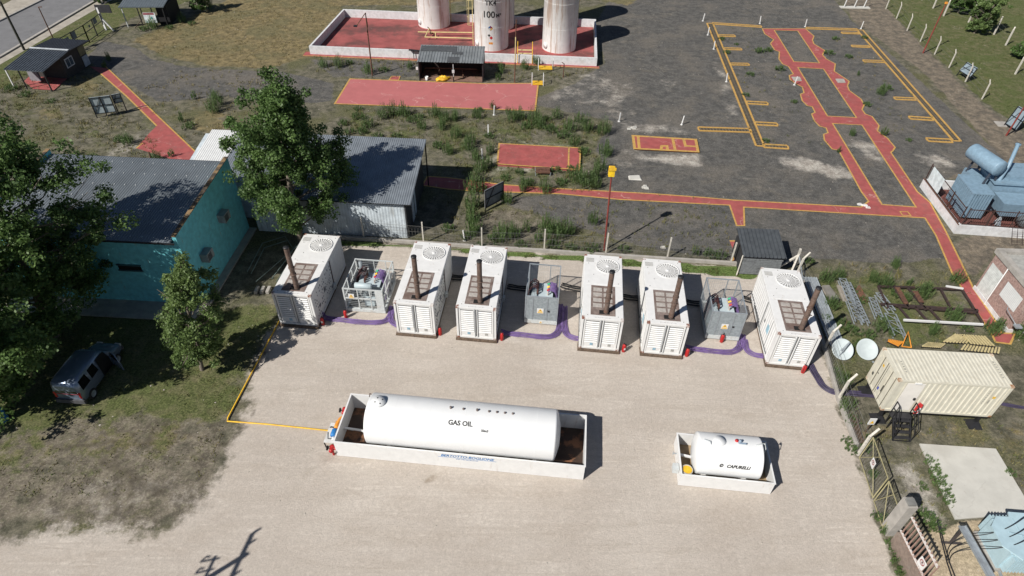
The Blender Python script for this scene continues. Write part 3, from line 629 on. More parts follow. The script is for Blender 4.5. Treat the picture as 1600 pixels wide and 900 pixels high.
def make_open_skid():
    t = T('transformer_skid', 'transformer standing in a low open pale railing frame near the left end of the row', 'transformer', (-10.75, 30.28, 0), -.075)
    w_, d_, h_ = 2.6, 3.05, 1.98
    f = MB(); f.box(0, 0, .05, w_, .14, .27); f.box(0, d_-.12, .05, w_, d_, .27); f.box(0, .14, .05, .12, d_-.12, .25); f.box(w_-.12, .14, .05, w_, d_-.12, .25); f.build('base_frame', grey_cage, t)
    r = MB()
    for x in (.06, w_-.06):
        for y in (.06, d_-.06): r.box(x-.05, y-.05, .27, x+.05, y+.05, h_)
    for x in (.95, 1.75, ): r.box(x-.03, .02, .27, x+.03, .08, h_-.05); r.box(x+.3, d_-.08, .27, x+.34, d_-.02, h_-.05)
    for z in (1.12, h_-.06):
        k = .05 if z < 1.5 else .03
        r.box(.11, .02, z, w_-.11, .08, z+k*2); r.box(.11, d_-.08, z, w_-.11, d_-.02, z+k*2)
        for x in (.06, w_-.06): r.box(x-.03, .11, z, x+.03, d_-.11, z+k*2)
    for y in (1.0, 2.0): r.box(w_-.09, y-.03, .27, w_-.03, y+.03, h_-.05); r.box(.03, y-.03, .27, .09, y+.03, h_-.05)
    for z in np.arange(.4, 1.9, .16):
        r.box(.11, d_-.055, z, w_-.5, d_-.045, z+.012); r.box(w_-.065, .11, z, w_-.055, d_-.11, z+.012); r.box(.11, .045, z, w_-.11, .055, z+.010); r.box(.055, .11, z, .065, d_-.11, z+.012)
    r.build('railing', grey_cage, t)
    MB().box(w_-.5, -.02, .3, w_-.02, .0, 1.98).build('side_plate', grey_cage, t)
    MB().box(.12, .14, .12, w_-.12, d_-.12, .16).build('floor_plate', M('oily_plate', (.2, .2, .19), .6), t)
    trafo_parts(t, 1.35, 1.15, 2.35, 1.3, .65); cable_tuft(t, 1.35, 1.55, 2.35, 1.35)
    MB().lathe([(.001, .55), (.16, .55), (.2, .58), (.2, 1.62), (.16, 1.65), (.001, 1.65)], 20, 'x', (0, .85, 1.55)).build('oil_conservator', trafo_top, t)
    s_ = MB()
    for x in (.75, 1.4): s_.bar((x, .9, 1.36), (x, 1.15, .4), .06); s_.bar((x+.15, .9, 1.36), (x+.15, .75, .2), .05)
    s_.build('conservator_bracket', grey_cage, t)
    MB().lathe([(.001, 1.2), (.13, 1.2), (.13, 2.15), (.001, 2.15)], 14, c=(.55, 2.5, 0)).build('breather', M('breather_grey', (.22, .25, .27), .5), t)
    MB().box(1.2, .35, .3, 1.85, .7, .8).build('control_box', trafo_top, t)
    warn_sign(t, .52, .02, 1.35, .38)
    return t
make_open_skid()
# cable bundles on the ground
def bundle(label, pts, n=6, r=.030, mat=purple, sp=.075, rungs=True):
    t = T('cable_bundle', label, 'cables', (pts[0][0], pts[0][1], 0), 0, None); o_ = Vector((pts[0][0], pts[0][1], 0))
    P = [Vector((p[0], p[1], (p[2] if len(p) > 2 else .06)))-o_ for p in pts]
    # smooth
    for _ in range(2):
        q = [P[0]]
        for a, b in zip(P[:-1], P[1:]): q += [a*.75+b*.25, a*.25+b*.75]
        P = q+[P[-1]]
    mb = MB(); rg = MB()
    for i in range(n):
        off = (i-(n-1)/2)*sp; L = []
        for k, p in enumerate(P):
            d = P[min(k+1, len(P)-1)]-P[max(k-1, 0)]; d.z = 0; s_ = Vector((-d.y, d.x, 0)).normalized() if d.length > 1e-4 else Vector((1, 0, 0))
            L.append(p+s_*(off+.012*math.sin(k*1.3+i*2))+Vector((0, 0, .02*math.sin(i*2.1))))
        mb.tube(L, r, 6)
    mb.build('cables', mat, t)
    if rungs:
        acc = 0
        for k in range(1, len(P)):
            acc += (P[k]-P[k-1]).length
            if acc > .45 and P[k].z < .2:
                acc = 0; d = (P[k]-P[k-1]).normalized(); s_ = Vector((-d.y, d.x, 0)); rg.bar(P[k]-s_*(n*sp/2+.06)+Vector((0, 0, -.045)), P[k]+s_*(n*sp/2+.06)+Vector((0, 0, -.045)), .03, .02)
        rg.build('cable_tray', M('tray_steel', (.4, .38, .35), .5, .3), t)
gw = lambda a, b, z=.06: (W(a, b, z).x, W(a, b, z).y, z)
bundle('purple cable bundle from the left end generator to the open railed transformer skid', [gw(500, 489, .35), gw(507, 497), gw(530, 499), gw(560, 503), gw(592, 504), gw(606, 500), gw(611, 490), gw(613, 478)])
bundle('short purple cable bundle curving up to the generator beside the railed skid', [gw(612, 480), gw(610, 495), gw(612, 504), gw(622, 509)], 5)
bundle('purple cable bundle from the generator left of the middle cage to that cage', [gw(783, 517, .3), gw(792, 521), gw(820, 523), gw(850, 527), gw(868, 524), gw(875, 512), gw(876, 495), gw(875, 475)])
bundle('purple cable bundle from the middle cage to the generator on its right', [gw(882, 478), gw(881, 505), gw(884, 522), gw(896, 528), gw(908, 529)], 6)
bundle('purple cable bundle from the fifth generator to the right hand cage', [gw(1073, 542, .3), gw(1085, 545), gw(1110, 548), gw(1140, 551), gw(1154, 546), gw(1158, 535), gw(1160, 522)])
bundle('purple cable bundle from the right hand cage to the last generator', [gw(1163, 530), gw(1165, 545), gw(1176, 554), gw(1198, 557)], 6)
bundle('black and purple cable bundle from the last generator under the fence to the cream container', [gw(1265, 568), gw(1277, 590), gw(1287, 605), gw(1302, 613), gw(1330, 614), gw(1365, 617)], 4, .05, M('dark_purple_cable', (.06, .05, .09), .5), .11, False)
bundle('dark cable running out from under the right end of the cream container', [gw(1560, 630), gw(1600, 637), gw(1640, 641)], 3, .04, M('dark_purple_cable', (.06, .05, .09), .5), .09, False)
for k, (a, b) in enumerate([((700, 432), (735, 434)), ((793, 447), (825, 451)), ((877, 445), (908, 452)), ((973, 463), (1003, 466)), ((1065, 470), (1100, 475)), ((1160, 465), (1186, 472))]):
    bundle(['orange and black service lines crossing the gap behind generators two and three', 'service lines crossing the gap left of the middle cage', 'service lines crossing the gap right of the middle cage', 'service lines crossing the gap between the two generators right of the middle cage', 'service lines crossing the gap left of the right hand cage', 'service lines crossing the gap between the right hand cage and the last generator'][k],
           [gw(*a, .12), gw((a[0]+b[0])/2, (a[1]+b[1])/2+1, .12), gw(*b, .12)], 3, .05, (M('black_rubber_cable', (.015, .015, .015), .5)), .22, False)
# extinguishers
def make_ext():
    t = T('fire_extinguisher', '', 'extinguisher')
    MB().lathe([(.001, 0), (.11, 0), (.12, .03), (.12, .55), (.08, .63), (.035, .66), (.001, .66)], 14).build('cylinder', red, t)
    MB().box(-.03, -.03, .66, .03, .03, .72).box(-.02, -.12, .72, .02, .06, .745).build('valve', black, t)
    MB().tube([(.03, 0, .68), (.13, -.02, .62), (.15, -.02, .3), (.14, -.03, .15)], .014, 6).build('hose', black, t)
    MB().box(-.05, -.128, .25, .05, -.12, .40).build('label_plate', signw, t)
    return t
ext = make_ext(); EG = 'red fire extinguishers'
for i, (px, py, lb) in enumerate([(505, 507, 'at the front corner of the left end generator'), (541, 496, 'at the front left corner of the open railed skid'), (688, 523, 'at the front corner of the generator beside the railed skid'), (784, 531, 'at the front corner of the generator left of the middle cage'),
                                  (824, 503, 'in the shade at the left corner of the middle cage'), (974, 549, 'at the front corner of the generator right of the middle cage'), (1072.5, 556, 'between the fifth generator and the right hand cage'), (1127, 534, 'in front of the right hand cage'), (1254, 582, 'in front of the doors of the last generator')]):
    o = ext if i == 0 else dup(ext)
    o.location = W(px, py); o.scale = (.95,)*3; o.rotation_euler = (0, 0, i*1.3); o['label'] = 'red fire extinguisher standing '+lb; o['group'] = EG

# ================================================================== DIESEL TANKS IN TRAYS
def tray(label, loc, rz, L, D, H, floor):
    t = T('spill_tray', label, 'tray', loc, rz); th = .04
    w_ = MB(); w_.box(0, 0, .02, L, th, H); w_.box(0, D-th, .02, L, D, H); w_.box(0, th, .02, th, D-th, H); w_.box(L-th, th, .02, L, D-th, H)
    w_.box(-.03, -.03, H, L+.03, .05, H+.04); w_.box(-.03, D-.05, H, L+.03, D+.03, H+.04); w_.box(-.03, .05, H, .05, D-.05, H+.04); w_.box(L-.05, .05, H, L+.03, D-.05, H+.04)
    w_.build('tray_wall', white, t)
    MB().box(th, th, .02, L-th, D-th, .08).build('tray_floor', floor, t)
    return t
LT = (-8.97, 19.34, 0); lrz = -.088
tr = tray('long white spill tray around the big diesel tank', LT, lrz, 12.86, 3.15, 1.2, M('oily_tray_floor', (.055, .035, .025), .45, dirt=(.26, .12, .06), amt=.8, scale=1.1, thr=(.5, .6)))
b = MB(); 
text_into(b, 'BERTOTTO-BOGLIONE', .26, lambda u, v: (6.9+u, -.006, .92+v), .25, .006); b.build('maker_lettering', bluetxt, tr)
b = MB(); b.box(5.4, -.006, .855, 8.4, -.001, .872)
text_into(b, 'IND. METALURGICAS', .12, lambda u, v: (6.9+u, -.006, .73+v), .0, .0); b.build('small_lettering', bluetxt, tr)
b = MB()
for x in (.42, .9): b.bar((.05, 1.35, .6), (x, 1.6, .15), .12, .05)
b.bar((.9, 1.6, .15), (1.5, 1.1, .5), .1, .05); b.build('tray_brace', white, tr)
t = T('diesel_tank', 'big white horizontal diesel tank marked GAS OIL', 'tank', LT, lrz)
CX0, CX1, CY, RR, CZ = 1.62, 11.3, 1.42, 1.31, 1.64
MB().lathe([(.001, CX0-.22), (.5, CX0-.20), (.95, CX0-.1), (1.2, CX0-.02), (RR-.01, CX0+.04), (RR, CX0+.1), (RR, 6), (RR, CX1-.1), (RR-.01, CX1-.04), (1.2, CX1+.02), (.95, CX1+.1), (.5, CX1+.2), (.001, CX1+.22)], 64, 'x', (0, CY, CZ)).build('tank_shell', tankd, t)
for x in (3.1, 4.9, 6.7, 8.5, 10.3): MB().lathe([(RR-.001, x-.02), (RR+.006, x), (RR-.001, x+.02)], 64, 'x', (0, CY, CZ)).build('weld_seam', tankd, t)
s_ = MB()
for x in (2.6, 6.4, 10.2): s_.box(x, .25, .08, x+.2, 2.6, .7)
s_.build('saddle', white, t)
mh = MB(); ym = CY+.06; mh.lathe([(.30, 2.85), (.30, 2.96), (.37, 2.97), (.37, 3.02), (.001, 3.03)], 24, c=(2.2, ym, 0)); mo = mh.build('manhole', tankd, t)
k = MB()
for a in range(4): k.lathe([(.035, 3.03), (.035, 3.05), (.001, 3.05)], 6, c=(2.2+.2*math.cos(a*1.6+.5), ym+.2*math.sin(a*1.6+.5), 0))
k.build('manhole_bolt', dark, mo)
for x, hh in ((5.9, .1), (6.55, .06), (7.25, .1), (7.85, .05), (8.25, .05), (8.65, .05), (9.05, .05)):
    MB().lathe([(.06, 2.93), (.06, 2.95+hh), (.001, 2.955+hh)], 12, c=(x, CY+.08, 0)).build('nozzle', M('nozzle_dark', (.16, .13, .12), .5), t)
def on_cyl(cx, cyy, cz, r, ang0):
    return lambda u, v: (cx+u, cyy-(r+.012)*math.sin(ang0-v/r), cz+(r+.012)*math.cos(ang0-v/r))
b = MB(); text_into(b, 'GAS OIL', .33, on_cyl(6.50, CY, CZ, RR, R(35)), 0, .010); b.build('fuel_lettering', darktxt, t)
b = MB(); text_into(b, '50m3', .16, on_cyl(7.75, CY, CZ, RR, R(44)), 0, .006); b.build('capacity_lettering', darktxt, t)
MB().tube([(CX1+.15, 2.3, 2.2), (CX1+.3, 2.35, 2.2), (CX1+.3, 2.35, 2.05)], .025, 6).build('lifting_lug', white, t)
MB().tube([(CX0-.1, 2.6, 1.9), (CX0-.35, 2.7, 2.0), (CX0-.4, 2.7, 1.7)], .03, 6).build('filler_neck', M('nozzle_dark', (.16, .13, .12), .5), t)
# pump set and valves outside the tray's left end
t = T('fuel_pump_unit', 'orange and blue fuel pump on a shelf at the left end of the long tray', 'pump', LT, lrz)
MB().box(-.75, .35, .55, -.06, 1.6, .6).build('shelf', M('shelf_white', (.6, .6, .58), .6), t)
MB().bar((-.75, .4, .55), (-.7, .4, 0), .05).bar((-.75, 1.55, .55), (-.7, 1.55, 0), .05).build('leg', black, t)
MB().lathe([(.001, .62), (.14, .62), (.15, .7), (.15, 1.0), (.08, 1.08), (.001, 1.08)], 14, 'y', (-.3, .0, .82)).build('motor', bluep, t)
MB().lathe([(.001, 1.1), (.1, 1.1), (.12, 1.2), (.12, 1.5), (.001, 1.55)], 14, 'y', (-.28, .0, .85)).tube([(-.3, 1.3, .9), (-.2, 1.6, 1.0), (-.1, 1.75, 1.0)], .07, 10).build('pump_body', orange, t)
MB().tube([(-.3, 1.1, .85), (-.55, 1.2, .8), (-.75, 1.35, .5), (-.9, 1.3, .1)], .035, 8).tube([(-.2, .5, .75), (-.5, .45, .8), (-.6, .8, .85)], .03, 8).build('hose', black, t)
MB().lathe([(.001, .44), (.08, .44), (.08, .6), (.001, .62)], 10, 'y', (-.25, 0, .75)).build('filter', signw, t)
for lb, y, z in (('red fire monitor nozzle at the near left corner of the long tray', .05, .55), ('red fire monitor nozzle at the far left corner of the long tray', 2.35, .75)):
    t = T('wheeled_valve', lb.replace('fire monitor nozzle', 'valve with black wheel'), 'valve', LT, lrz)
    MB().lathe([(.001, y-.25), (.11, y-.22), (.13, y-.1), (.1, y), (.15, y+.05), (.15, y+.15), (.001, y+.2)], 14, 'y', (-.2, 0, z)).tube([(-.2, y, z), (-.2, y, 0)], .06, 10).tube([(-.2, y, z), (.0, y, z)], .07, 10).build('valve_body', red, t)
    MB().lathe([(.06, -.42), (.13, -.42), (.13, -.48), (.06, -.48)], 14, 'x', (0, y, z)).tube([(-.2, y, z), (-.46, y, z)], .03, 8).build('hand_wheel', black, t)
# small tank
ST = (8.65, 18.03, 0); srz = -.09
tr = tray('small white spill tray around the little tank on the right', ST, srz, 4.59, 2.5, .95, M('sandy_tray_floor', (.30, .22, .13), .6, dirt=(.1, .07, .05), amt=.7, scale=1.5))
MB().bar((.04, 1.45, .6), (.7, 1.35, .6), .1).build('tray_brace', white, tr)
MB().box(-.32, .42, .4, -.03, .8, .75).build('meter_box', grey_cage, tr)
MB().tube([(-.2, 1.55, .5), (.05, 1.55, .5)], .03, 8).tube([(-.2, 1.5, .4), (-.2, 1.6, .6)], .02, 6).build('drain_tap', galv, tr)
b = MB(); b.tube([(4.62, .95, .75), (4.7, .95, .8), (4.7, 1.35, .8), (4.62, 1.35, .75)], .025, 6); b.build('handle', white, tr)
t = T('small_diesel_tank', 'short white horizontal tank marked CAPURELLI inside the small tray', 'tank', ST, srz)
c0, c1, cy, rr, cz = .76, 3.84, 1.22, 1.05, 1.26
MB().lathe([(.001, c0-.16), (.5, c0-.14), (.8, c0-.06), (rr-.02, c0+.02), (rr, c0+.08), (rr, 2), (rr, c1-.06), (rr+.01, c1), (rr, c1+.01)], 56, 'x', (0, cy, cz)).build('tank_shell', tankd, t)
MB().lathe([(rr-.01, c1+.005), (.8, c1+.1), (.45, c1+.19), (.001, c1+.22)], 56, 'x', (0, cy, cz)).build('tank_end', M('tank_end_grey', (.45, .50, .50), .45), t)
MB().box(1.1, .2, .08, 1.35, 2.2, .5).box(3.1, .2, .08, 3.35, 2.2, .5).build('saddle', white, t)
MB().lathe([(.27, 2.22), (.27, 2.33), (.30, 2.335), (.30, 2.36), (.001, 2.37)], 24, c=(1.75, cy+.05, 0)).build('manhole', tankd, t)
b = MB(); b.tube([(1.0, cy+.05, 2.32), (1.25, cy-.1, 2.4), (1.3, cy-.2, 2.3)], .03, 6); b.build('vent_pipe', M('vent_grey', (.35, .38, .4), .5), t)
MB().lathe([(.001, 2.28), (.07, 2.28), (.07, 2.52), (.001, 2.53)], 10, c=(2.72, cy+.05, 0)).box(2.68, cy-.1, 2.4, 3.0, cy-.03, 2.46).build('filler_cap', M('filler_grey', (.25, .32, .4), .4), t)
MB().lathe([(.09, 2.28), (.09, 2.36), (.001, 2.37)], 10, c=(2.6, cy+.15, 0)).build('red_seal', red, t)
MB().tube([(3.5, cy, 2.3), (3.95, cy+.1, 2.4), (4.05, cy, 2.1), (4.0, cy-.1, 1.3), (4.0, cy-.2, .4)], .025, 6).tube([(3.95, cy+.1, 2.3), (4.1, cy+.35, 2.2), (4.05, cy+.3, 1.9), (4.0, cy, 1.9)], .025, 6).build('sight_tube', grey_cage, t)
b = MB(); text_into(b, 'CAPURELLI', .23, on_cyl(2.65, cy, cz, rr, R(70)), .3, .010); b.lathe([(.001, 0)], 3) if False else None
text_into(b, '\u00a9', .24, on_cyl(1.82, cy, cz, rr, R(70)), .2, .008); b.build('maker_lettering', darktxt, t)
t = T('oil_drum', 'small yellow rimmed drum in the left end of the small tray', 'drum', ST, srz)
MB().lathe([(.25, .08), (.27, .12), (.27, .8), (.29, .82), (.29, .86), (.25, .86), (.24, .6), (.001, .6)], 20, c=(.36, .42, 0)).build('drum_body', M('drum_grey', (.45, .42, .36), .6), t)
MB().lathe([(.235, .84), (.001, .83)], 20, c=(.36, .42, 0)).build('drum_lid', yellow, t)
# yellow fuel pipe on the ground
b = MB(); P = [gw(437, 500, .08), gw(405, 560, .08), gw(356, 653, .08), gw(355, 658, .08), gw(420, 663, .08), gw(516, 673, .08)]
b.tube(P, .042, 8); tag(b.build('fuel_pipe', yellow), 'thin yellow pipe on the gravel running from the left generator round to the long tray', 'pipe')

# ================================================================== CREAM CONTAINER
def cream_container():
    t = T('storage_container', 'cream shipping container raised on black legs beside the gravel yard', 'container', (20.36, 22.32, 0), -.052)
    L, Wd, z0, z1 = 5.88, 2.366, .98, 3.49; e = .05
    b = MB(); b.box(e, e, z0, L-e, Wd-e, z1-.06)
    for x in (0, L-.14):
        for y in (0, Wd-.14): b.box(x, y, z0+.12, x+.14, y+.14, z1-.12)
    for y in (0, Wd-.08): b.box(.14, y, z0, L-.14, y+.08, z0+.14); b.box(.14, y, z1-.12, L-.14, y+.08, z1-.02)
    for x in (0, L-.08): b.box(x, .14, z0, x+.08, Wd-.14, z0+.14); b.box(x, .14, z1-.12, x+.08, Wd-.14, z1-.02)
    b.corr((1.55, .045, z0+.14), (1, 0, 0), (0, 0, 1), L-1.69, 2.24, .275, .036); b.corr((L-.14, Wd-.045, z0+.14), (-1, 0, 0), (0, 0, 1), L-.28, 2.24, .275, .036)
    b.corr((L-.045, .14, z0+.14), (0, 1, 0), (0, 0, 1), Wd-.28, 2.24, .275, .036)
    b.build('shell', cream, t)
    r = MB().box(.02, .02, z1-.06, L-.02, Wd-.02, z1-.03); r.corr((.12, .06, z1-.022), (1, 0, 0), (0, 1, 0), L-.24, Wd-.12, .21, .014); r.build('roof', cream, t)
    for x in (0, L-.17):
        for y in (0, Wd-.17):
            for z in (z0, z1-.12): MB().box(x-.004, y-.004, z-.004, x+.175, y+.175, z+.126).build('corner_casting', M('rusty_cream_casting', (.6, .5, .38), .6, dirt=(.3, .13, .05), amt=.9, scale=3, thr=(.42, .58)), t)
    # end doors (left end)
    for k in (0, 1):
        y0 = .14+k*1.05; d = MB().box(.02, y0, z0+.14, .05, y0+1.03, z1-.14)
        d.box(.0, y0+.15, z0+.3, .02, y0+.35, z1-.3); d.box(.0, y0+.7, z0+.3, .02, y0+.9, z1-.3)
        dr = d.build('end_door', cream, t)
        for yy in (y0+.1, y0+.55): MB().tube([(-.02, yy, z0+.1), (-.02, yy, z1-.1)], .02, 6).build('lock_rod', M('rod_dark', (.16, .15, .12), .5), dr)
    MB().box(.01, 1.172, z0+.14, .05, 1.188, z1-.14).build('door_gap', dark, t)
    k = MB().box(-.008, 1.0, 1.5, .0, 1.12, 1.7); k.build('blue_label', M('label_blue', (.03, .06, .4), .5), t)
    k = MB().box(-.008, 1.95, 1.65, .0, 2.1, 1.85).box(-.008, .75, 1.65, 0, .82, 2.15).box(-.008, 1.6, 2.15, 0, 1.72, 2.2); k.build('dark_label', M('label_dark', (.08, .08, .07), .5), t)
    MB().box(-.008, 1.5, 2.8, 0, 1.65, 2.95).build('yellow_label', yellow, t)
    # personnel door in the long side
    dr = MB().box(.55, .0, z0+.16, 1.45, .03, z1-.2).build('side_door', M('door_offwhite', (.74, .71, .66), .5, var=.03), t)
    MB().box(.47, .012, z0+.14, .53, .045, z1-.14).box(1.47, .012, z0+.14, 1.53, .045, z1-.14).build('door_frame', cream, t)
    MB().box(1.28, -.06, z0+1.05, 1.38, 0, z0+1.2).build('handle', black, dr); MB().box(.85, -.08, z1-.17, 1.2, .0, z1-.1).build('door_lamp', signw, t)
    b = MB(); text_into(b, '20 ST', .16, lambda u, v: (5.35, -.006, 2.6) if False else (5.35+v*.0+u*.0, 0, 0)) if False else None
    MB().box(5.2, -.006, 2.5, 5.35, 0, 2.65).build('hazard_label', yellow, t)
    b = MB()
    for i in range(7): b.box(4.82, -.005, 2.05+i*.16, 4.89, 0, 2.13+i*.16)
    b.box(5.1, -.005, 2.1, 5.18, 0, 2.35); b.build('code_marking', M('marking_grey', (.38, .37, .32), .6), t)
    b = MB()
    for (x, n_) in ((.55, 5), (5.55, 7)):
        for i in range(n_): b.box(x, .6+i*.18, z1, x+.1, .7+i*.18, z1+.006)
    b.build('roof_code', M('marking_grey', (.38, .37, .32), .6), t)
    for x in (.1, L-.55):
        for y in (.05, Wd-.35):
            b = MB(); b.box(x+.1, y+.08, .12, x+.26, y+.24, z0)
            b.hexa([(x-.2, y-.2, 0), (x+.55, y-.2, 0), (x+.55, y+.5, 0), (x-.2, y+.5, 0)], [(x+.05, y+.05, .35), (x+.31, y+.05, .35), (x+.31, y+.27, .35), (x+.05, y+.27, .35)])
            b.build('support_leg', black, t)
    MB().box(.1, .0, z0-.08, L-.1, .08, z0-.002).box(.1, Wd-.1, z0-.08, L-.1, Wd, z0-.002).build('bearer', black, t)
cream_container()
def stairs():
    t = T('metal_stairs', 'black steel stair with handrails up to the side door of the cream container', 'stairs', (20.36, 22.32, 0), -.052)
    b = MB()
    for i in range(4):
        z = .2+i*.22; y = -1.25+i*.22; b.box(.58, y, z-.03, 1.42, y+.21, z)
    b.build('tread', M('black_grate', (.03, .03, .033), .6), t)
    MB().box(.45, -.44, .92, 1.55, -.05, .96).build('landing', M('black_grate', (.03, .03, .033), .6), t)
    b = MB()
    for x in (.55, 1.45): b.bar((x, -1.3, .05), (x, -.42, .92), .05, .12); b.bar((x, -.42, 0), (x, -.42, .91), .05); b.bar((x, -.1, 0), (x, -.1, .91), .05)
    b.bar((.58, -1.26, .05), (1.42, -1.26, .05), .05); b.build('stair_frame', black, t)
    b = MB()
    for x in (.5, 1.5):
        for dz in (.45, .95): b.bar((x, -1.25, .1+dz), (x, -.42, .96+dz), .035); b.bar((x, -.42, .96+dz), (x, -.1, .96+dz), .035)
        for y, z in ((-1.25, .1), (-.85, .5), (-.42, .96), (-.1, .96)): b.bar((x, y, z), (x, y, z+.97), .035)
    b.build('handrail', black, t)
stairs()
mb = MB(); rng = random.Random(5)
t = T('hanging_fire_hose', 'red and white bunch hanging on the stair rail by the cream container door', 'hose', (20.36, 22.32, 0), -.052)
for i in range(6):
    z = 1.5+.08*i; mb.tube([(1.58, -.25-.1*math.sin(i), z-.3), (1.72, -.3, z-.1), (1.78, -.22, z), (1.64, -.16, z+.08), (1.56, -.2, z-.1)], .045, 6)
mb.build('red_hose', red, t); MB().box(1.6, -.35, 1.3, 1.72, -.28, 1.75).build('white_tag', signw, t)

# dishes lying behind the fence
def dish(px, py, lb, arm):
    t = T('satellite_dish', lb, 'dish', W(px, py), 0, 'satellite dishes lying in the weeds'); t.scale = (.9, .9, .9)
    tm = Matrix.Translation((0, .1, .22)) @ Matrix.Rotation(R(36), 4, 'X'); o = MB(); o.M = tm
    o = o.lathe([(.001, .28), (.3, .30), (.55, .36), (.72, .43), (.74, .43), (.73, .40), (.55, .33), (.3, .27), (.001, .25)], 36).build('reflector', M('dish_white', (.50, .56, .57), .5, var=.04), t)
    b = MB(); b.M = tm
    if arm: b.bar((-.1, -.1, .3), (.35, .45, .75), .07); b.bar((-.3, -.5, .35), (.3, .4, .8), .05); b.bar((.1, -.2, .3), (.2, .3, .7), .05)
    else: b.bar((.35, -.78, .35), (.3, -1.0, .3), .12)
    b.build('feed_arm', galv, t)
    MB().lathe([(.2, 0), (.12, .3)], 10).build('mount', galv, t)
dish(1311, 552, 'white satellite dish with feed arm on it, left one of the pair behind the fence', True)
dish(1349, 552, 'bare white satellite dish, right one of the pair nearest the cream container', False)

# ================================================================== BUILDINGS
def wallbox(mb, x0, y0, x1, y1, z0, z1a, z1b=None):
    """box whose top rises from z1a at y0 to z1b at y1"""
    z1b = z1a if z1b is None else z1b
    mb.hexa([(x0, y0, z0), (x1, y0, z0), (x1, y1, z0), (x0, y1, z0)], [(x0, y0, z1a), (x1, y0, z1a), (x1, y1, z1b), (x0, y1, z1b)])
def turquoise():
    t = T('turquoise_building', 'turquoise rendered building with grey corrugated roof behind the trees', 'building', (-20.2, 30.6, 0), -.045)
    L, D, h1, h2 = 12.6, 8.4, 5.3, 5.75
    b = MB(); wallbox(b, -L, .2, -.25, D, 0, h1-.1, h2-.1); b.box(-L, 0, 0, -.25, .2, h1-.25)
    b.build('wall', teal, t)
    for nm, x0, x1 in (('gable_wall', -.25, 0), ('gable_wall', -L-.25, -L)):
        g = MB(); wallbox(g, x0, 0, x1, D, 0, h1+.25, h2+.3); g.build(nm, teal, t)
        c = MB(); wallbox(c, x0-.04, -.05, x1+.04, D+.05, 0, 0, 0) if False else c.hexa([(x0-.01, -.04, h1+.24), (x1+.02, -.04, h1+.24), (x1+.02, D+.03, h2+.31), (x0-.01, D+.03, h2+.31)], [(x0-.01, -.04, h1+.29), (x1+.02, -.04, h1+.29), (x1+.02, D+.03, h2+.36), (x0-.01, D+.03, h2+.36)]); c.build('coping', coping, t)
    sl_ = Vector((0, D+.25, h2-h1)).normalized()
    r = MB().corr((-L, -.35, h1), (1, 0, 0), sl_, L-.26, D+.3, .17, .035, 'sin'); ro = r.build('roof', roofg, t)
    r = MB().hexa([(-L, -.33, h1-.06), (-.26, -.33, h1-.06), (-.26, D, h2-.05), (-L, D, h2-.05)], [(-L, -.33, h1-.01), (-.26, -.33, h1-.01), (-.26, D, h2-.0), (-L, D, h2-.0)]); r.build('roof_underside', black, t)
    sc = MB()
    for x in np.arange(-L+.4, -.4, .72):
        for k in range(7):
            y = .4+k*1.28; p = Vector((x, -.35, h1))+sl_*y+Vector((0, 0, .04)); sc.box(p.x-.018, p.y-.045, p.z-.01, p.x+.018, p.y+.045, p.z+.018)
    sc.build('roof_screw', M('screw_pale', (.6, .62, .62), .4), ro)['kind'] = 'stuff'
    MB().box(-L, -.42, h1-.09, .02, -.36, h1+.03).build('gutter', black, t)
    # dark slot window on the front wall
    w_ = MB().box(-4.5, -.04, 2.75, -3.05, .0, 3.1).build('window', dark, t); MB().box(-4.55, -.09, 3.1, -3.0, .0, 3.17).box(-4.55, -.1, 2.66, -3.0, 0, 2.75).build('window_ledge', M('ledge_teal', (.05, .12, .13), .8), w_)
    for y, z in ((1.5, 2.35), (4.8, 3.1)):
        a = MB().box(.0, y, z, .5, y+.85, z+.6).build('air_conditioner', M('ac_grey', (.28, .30, .30), .6), t)
        g = MB()
        for i in range(7): g.box(.503, y+.06, z+.07+i*.07, .52, y+.55, z+.10+i*.07)
        g.build('ac_grille', M('ac_grille_dark', (.08, .085, .09), .6), a)
        MB().bar((.02, y+.1, z-.03), (.5, y+.1, z-.03), .05).bar((.02, y+.75, z-.03), (.5, y+.75, z-.03), .05).build('ac_bracket', black, a)
    MB().box(.001, .0, 0, .55, D, .12).box(-L, -1.6, 0, .55, -.001, .07).build('plinth', concrete, t)
turquoise()
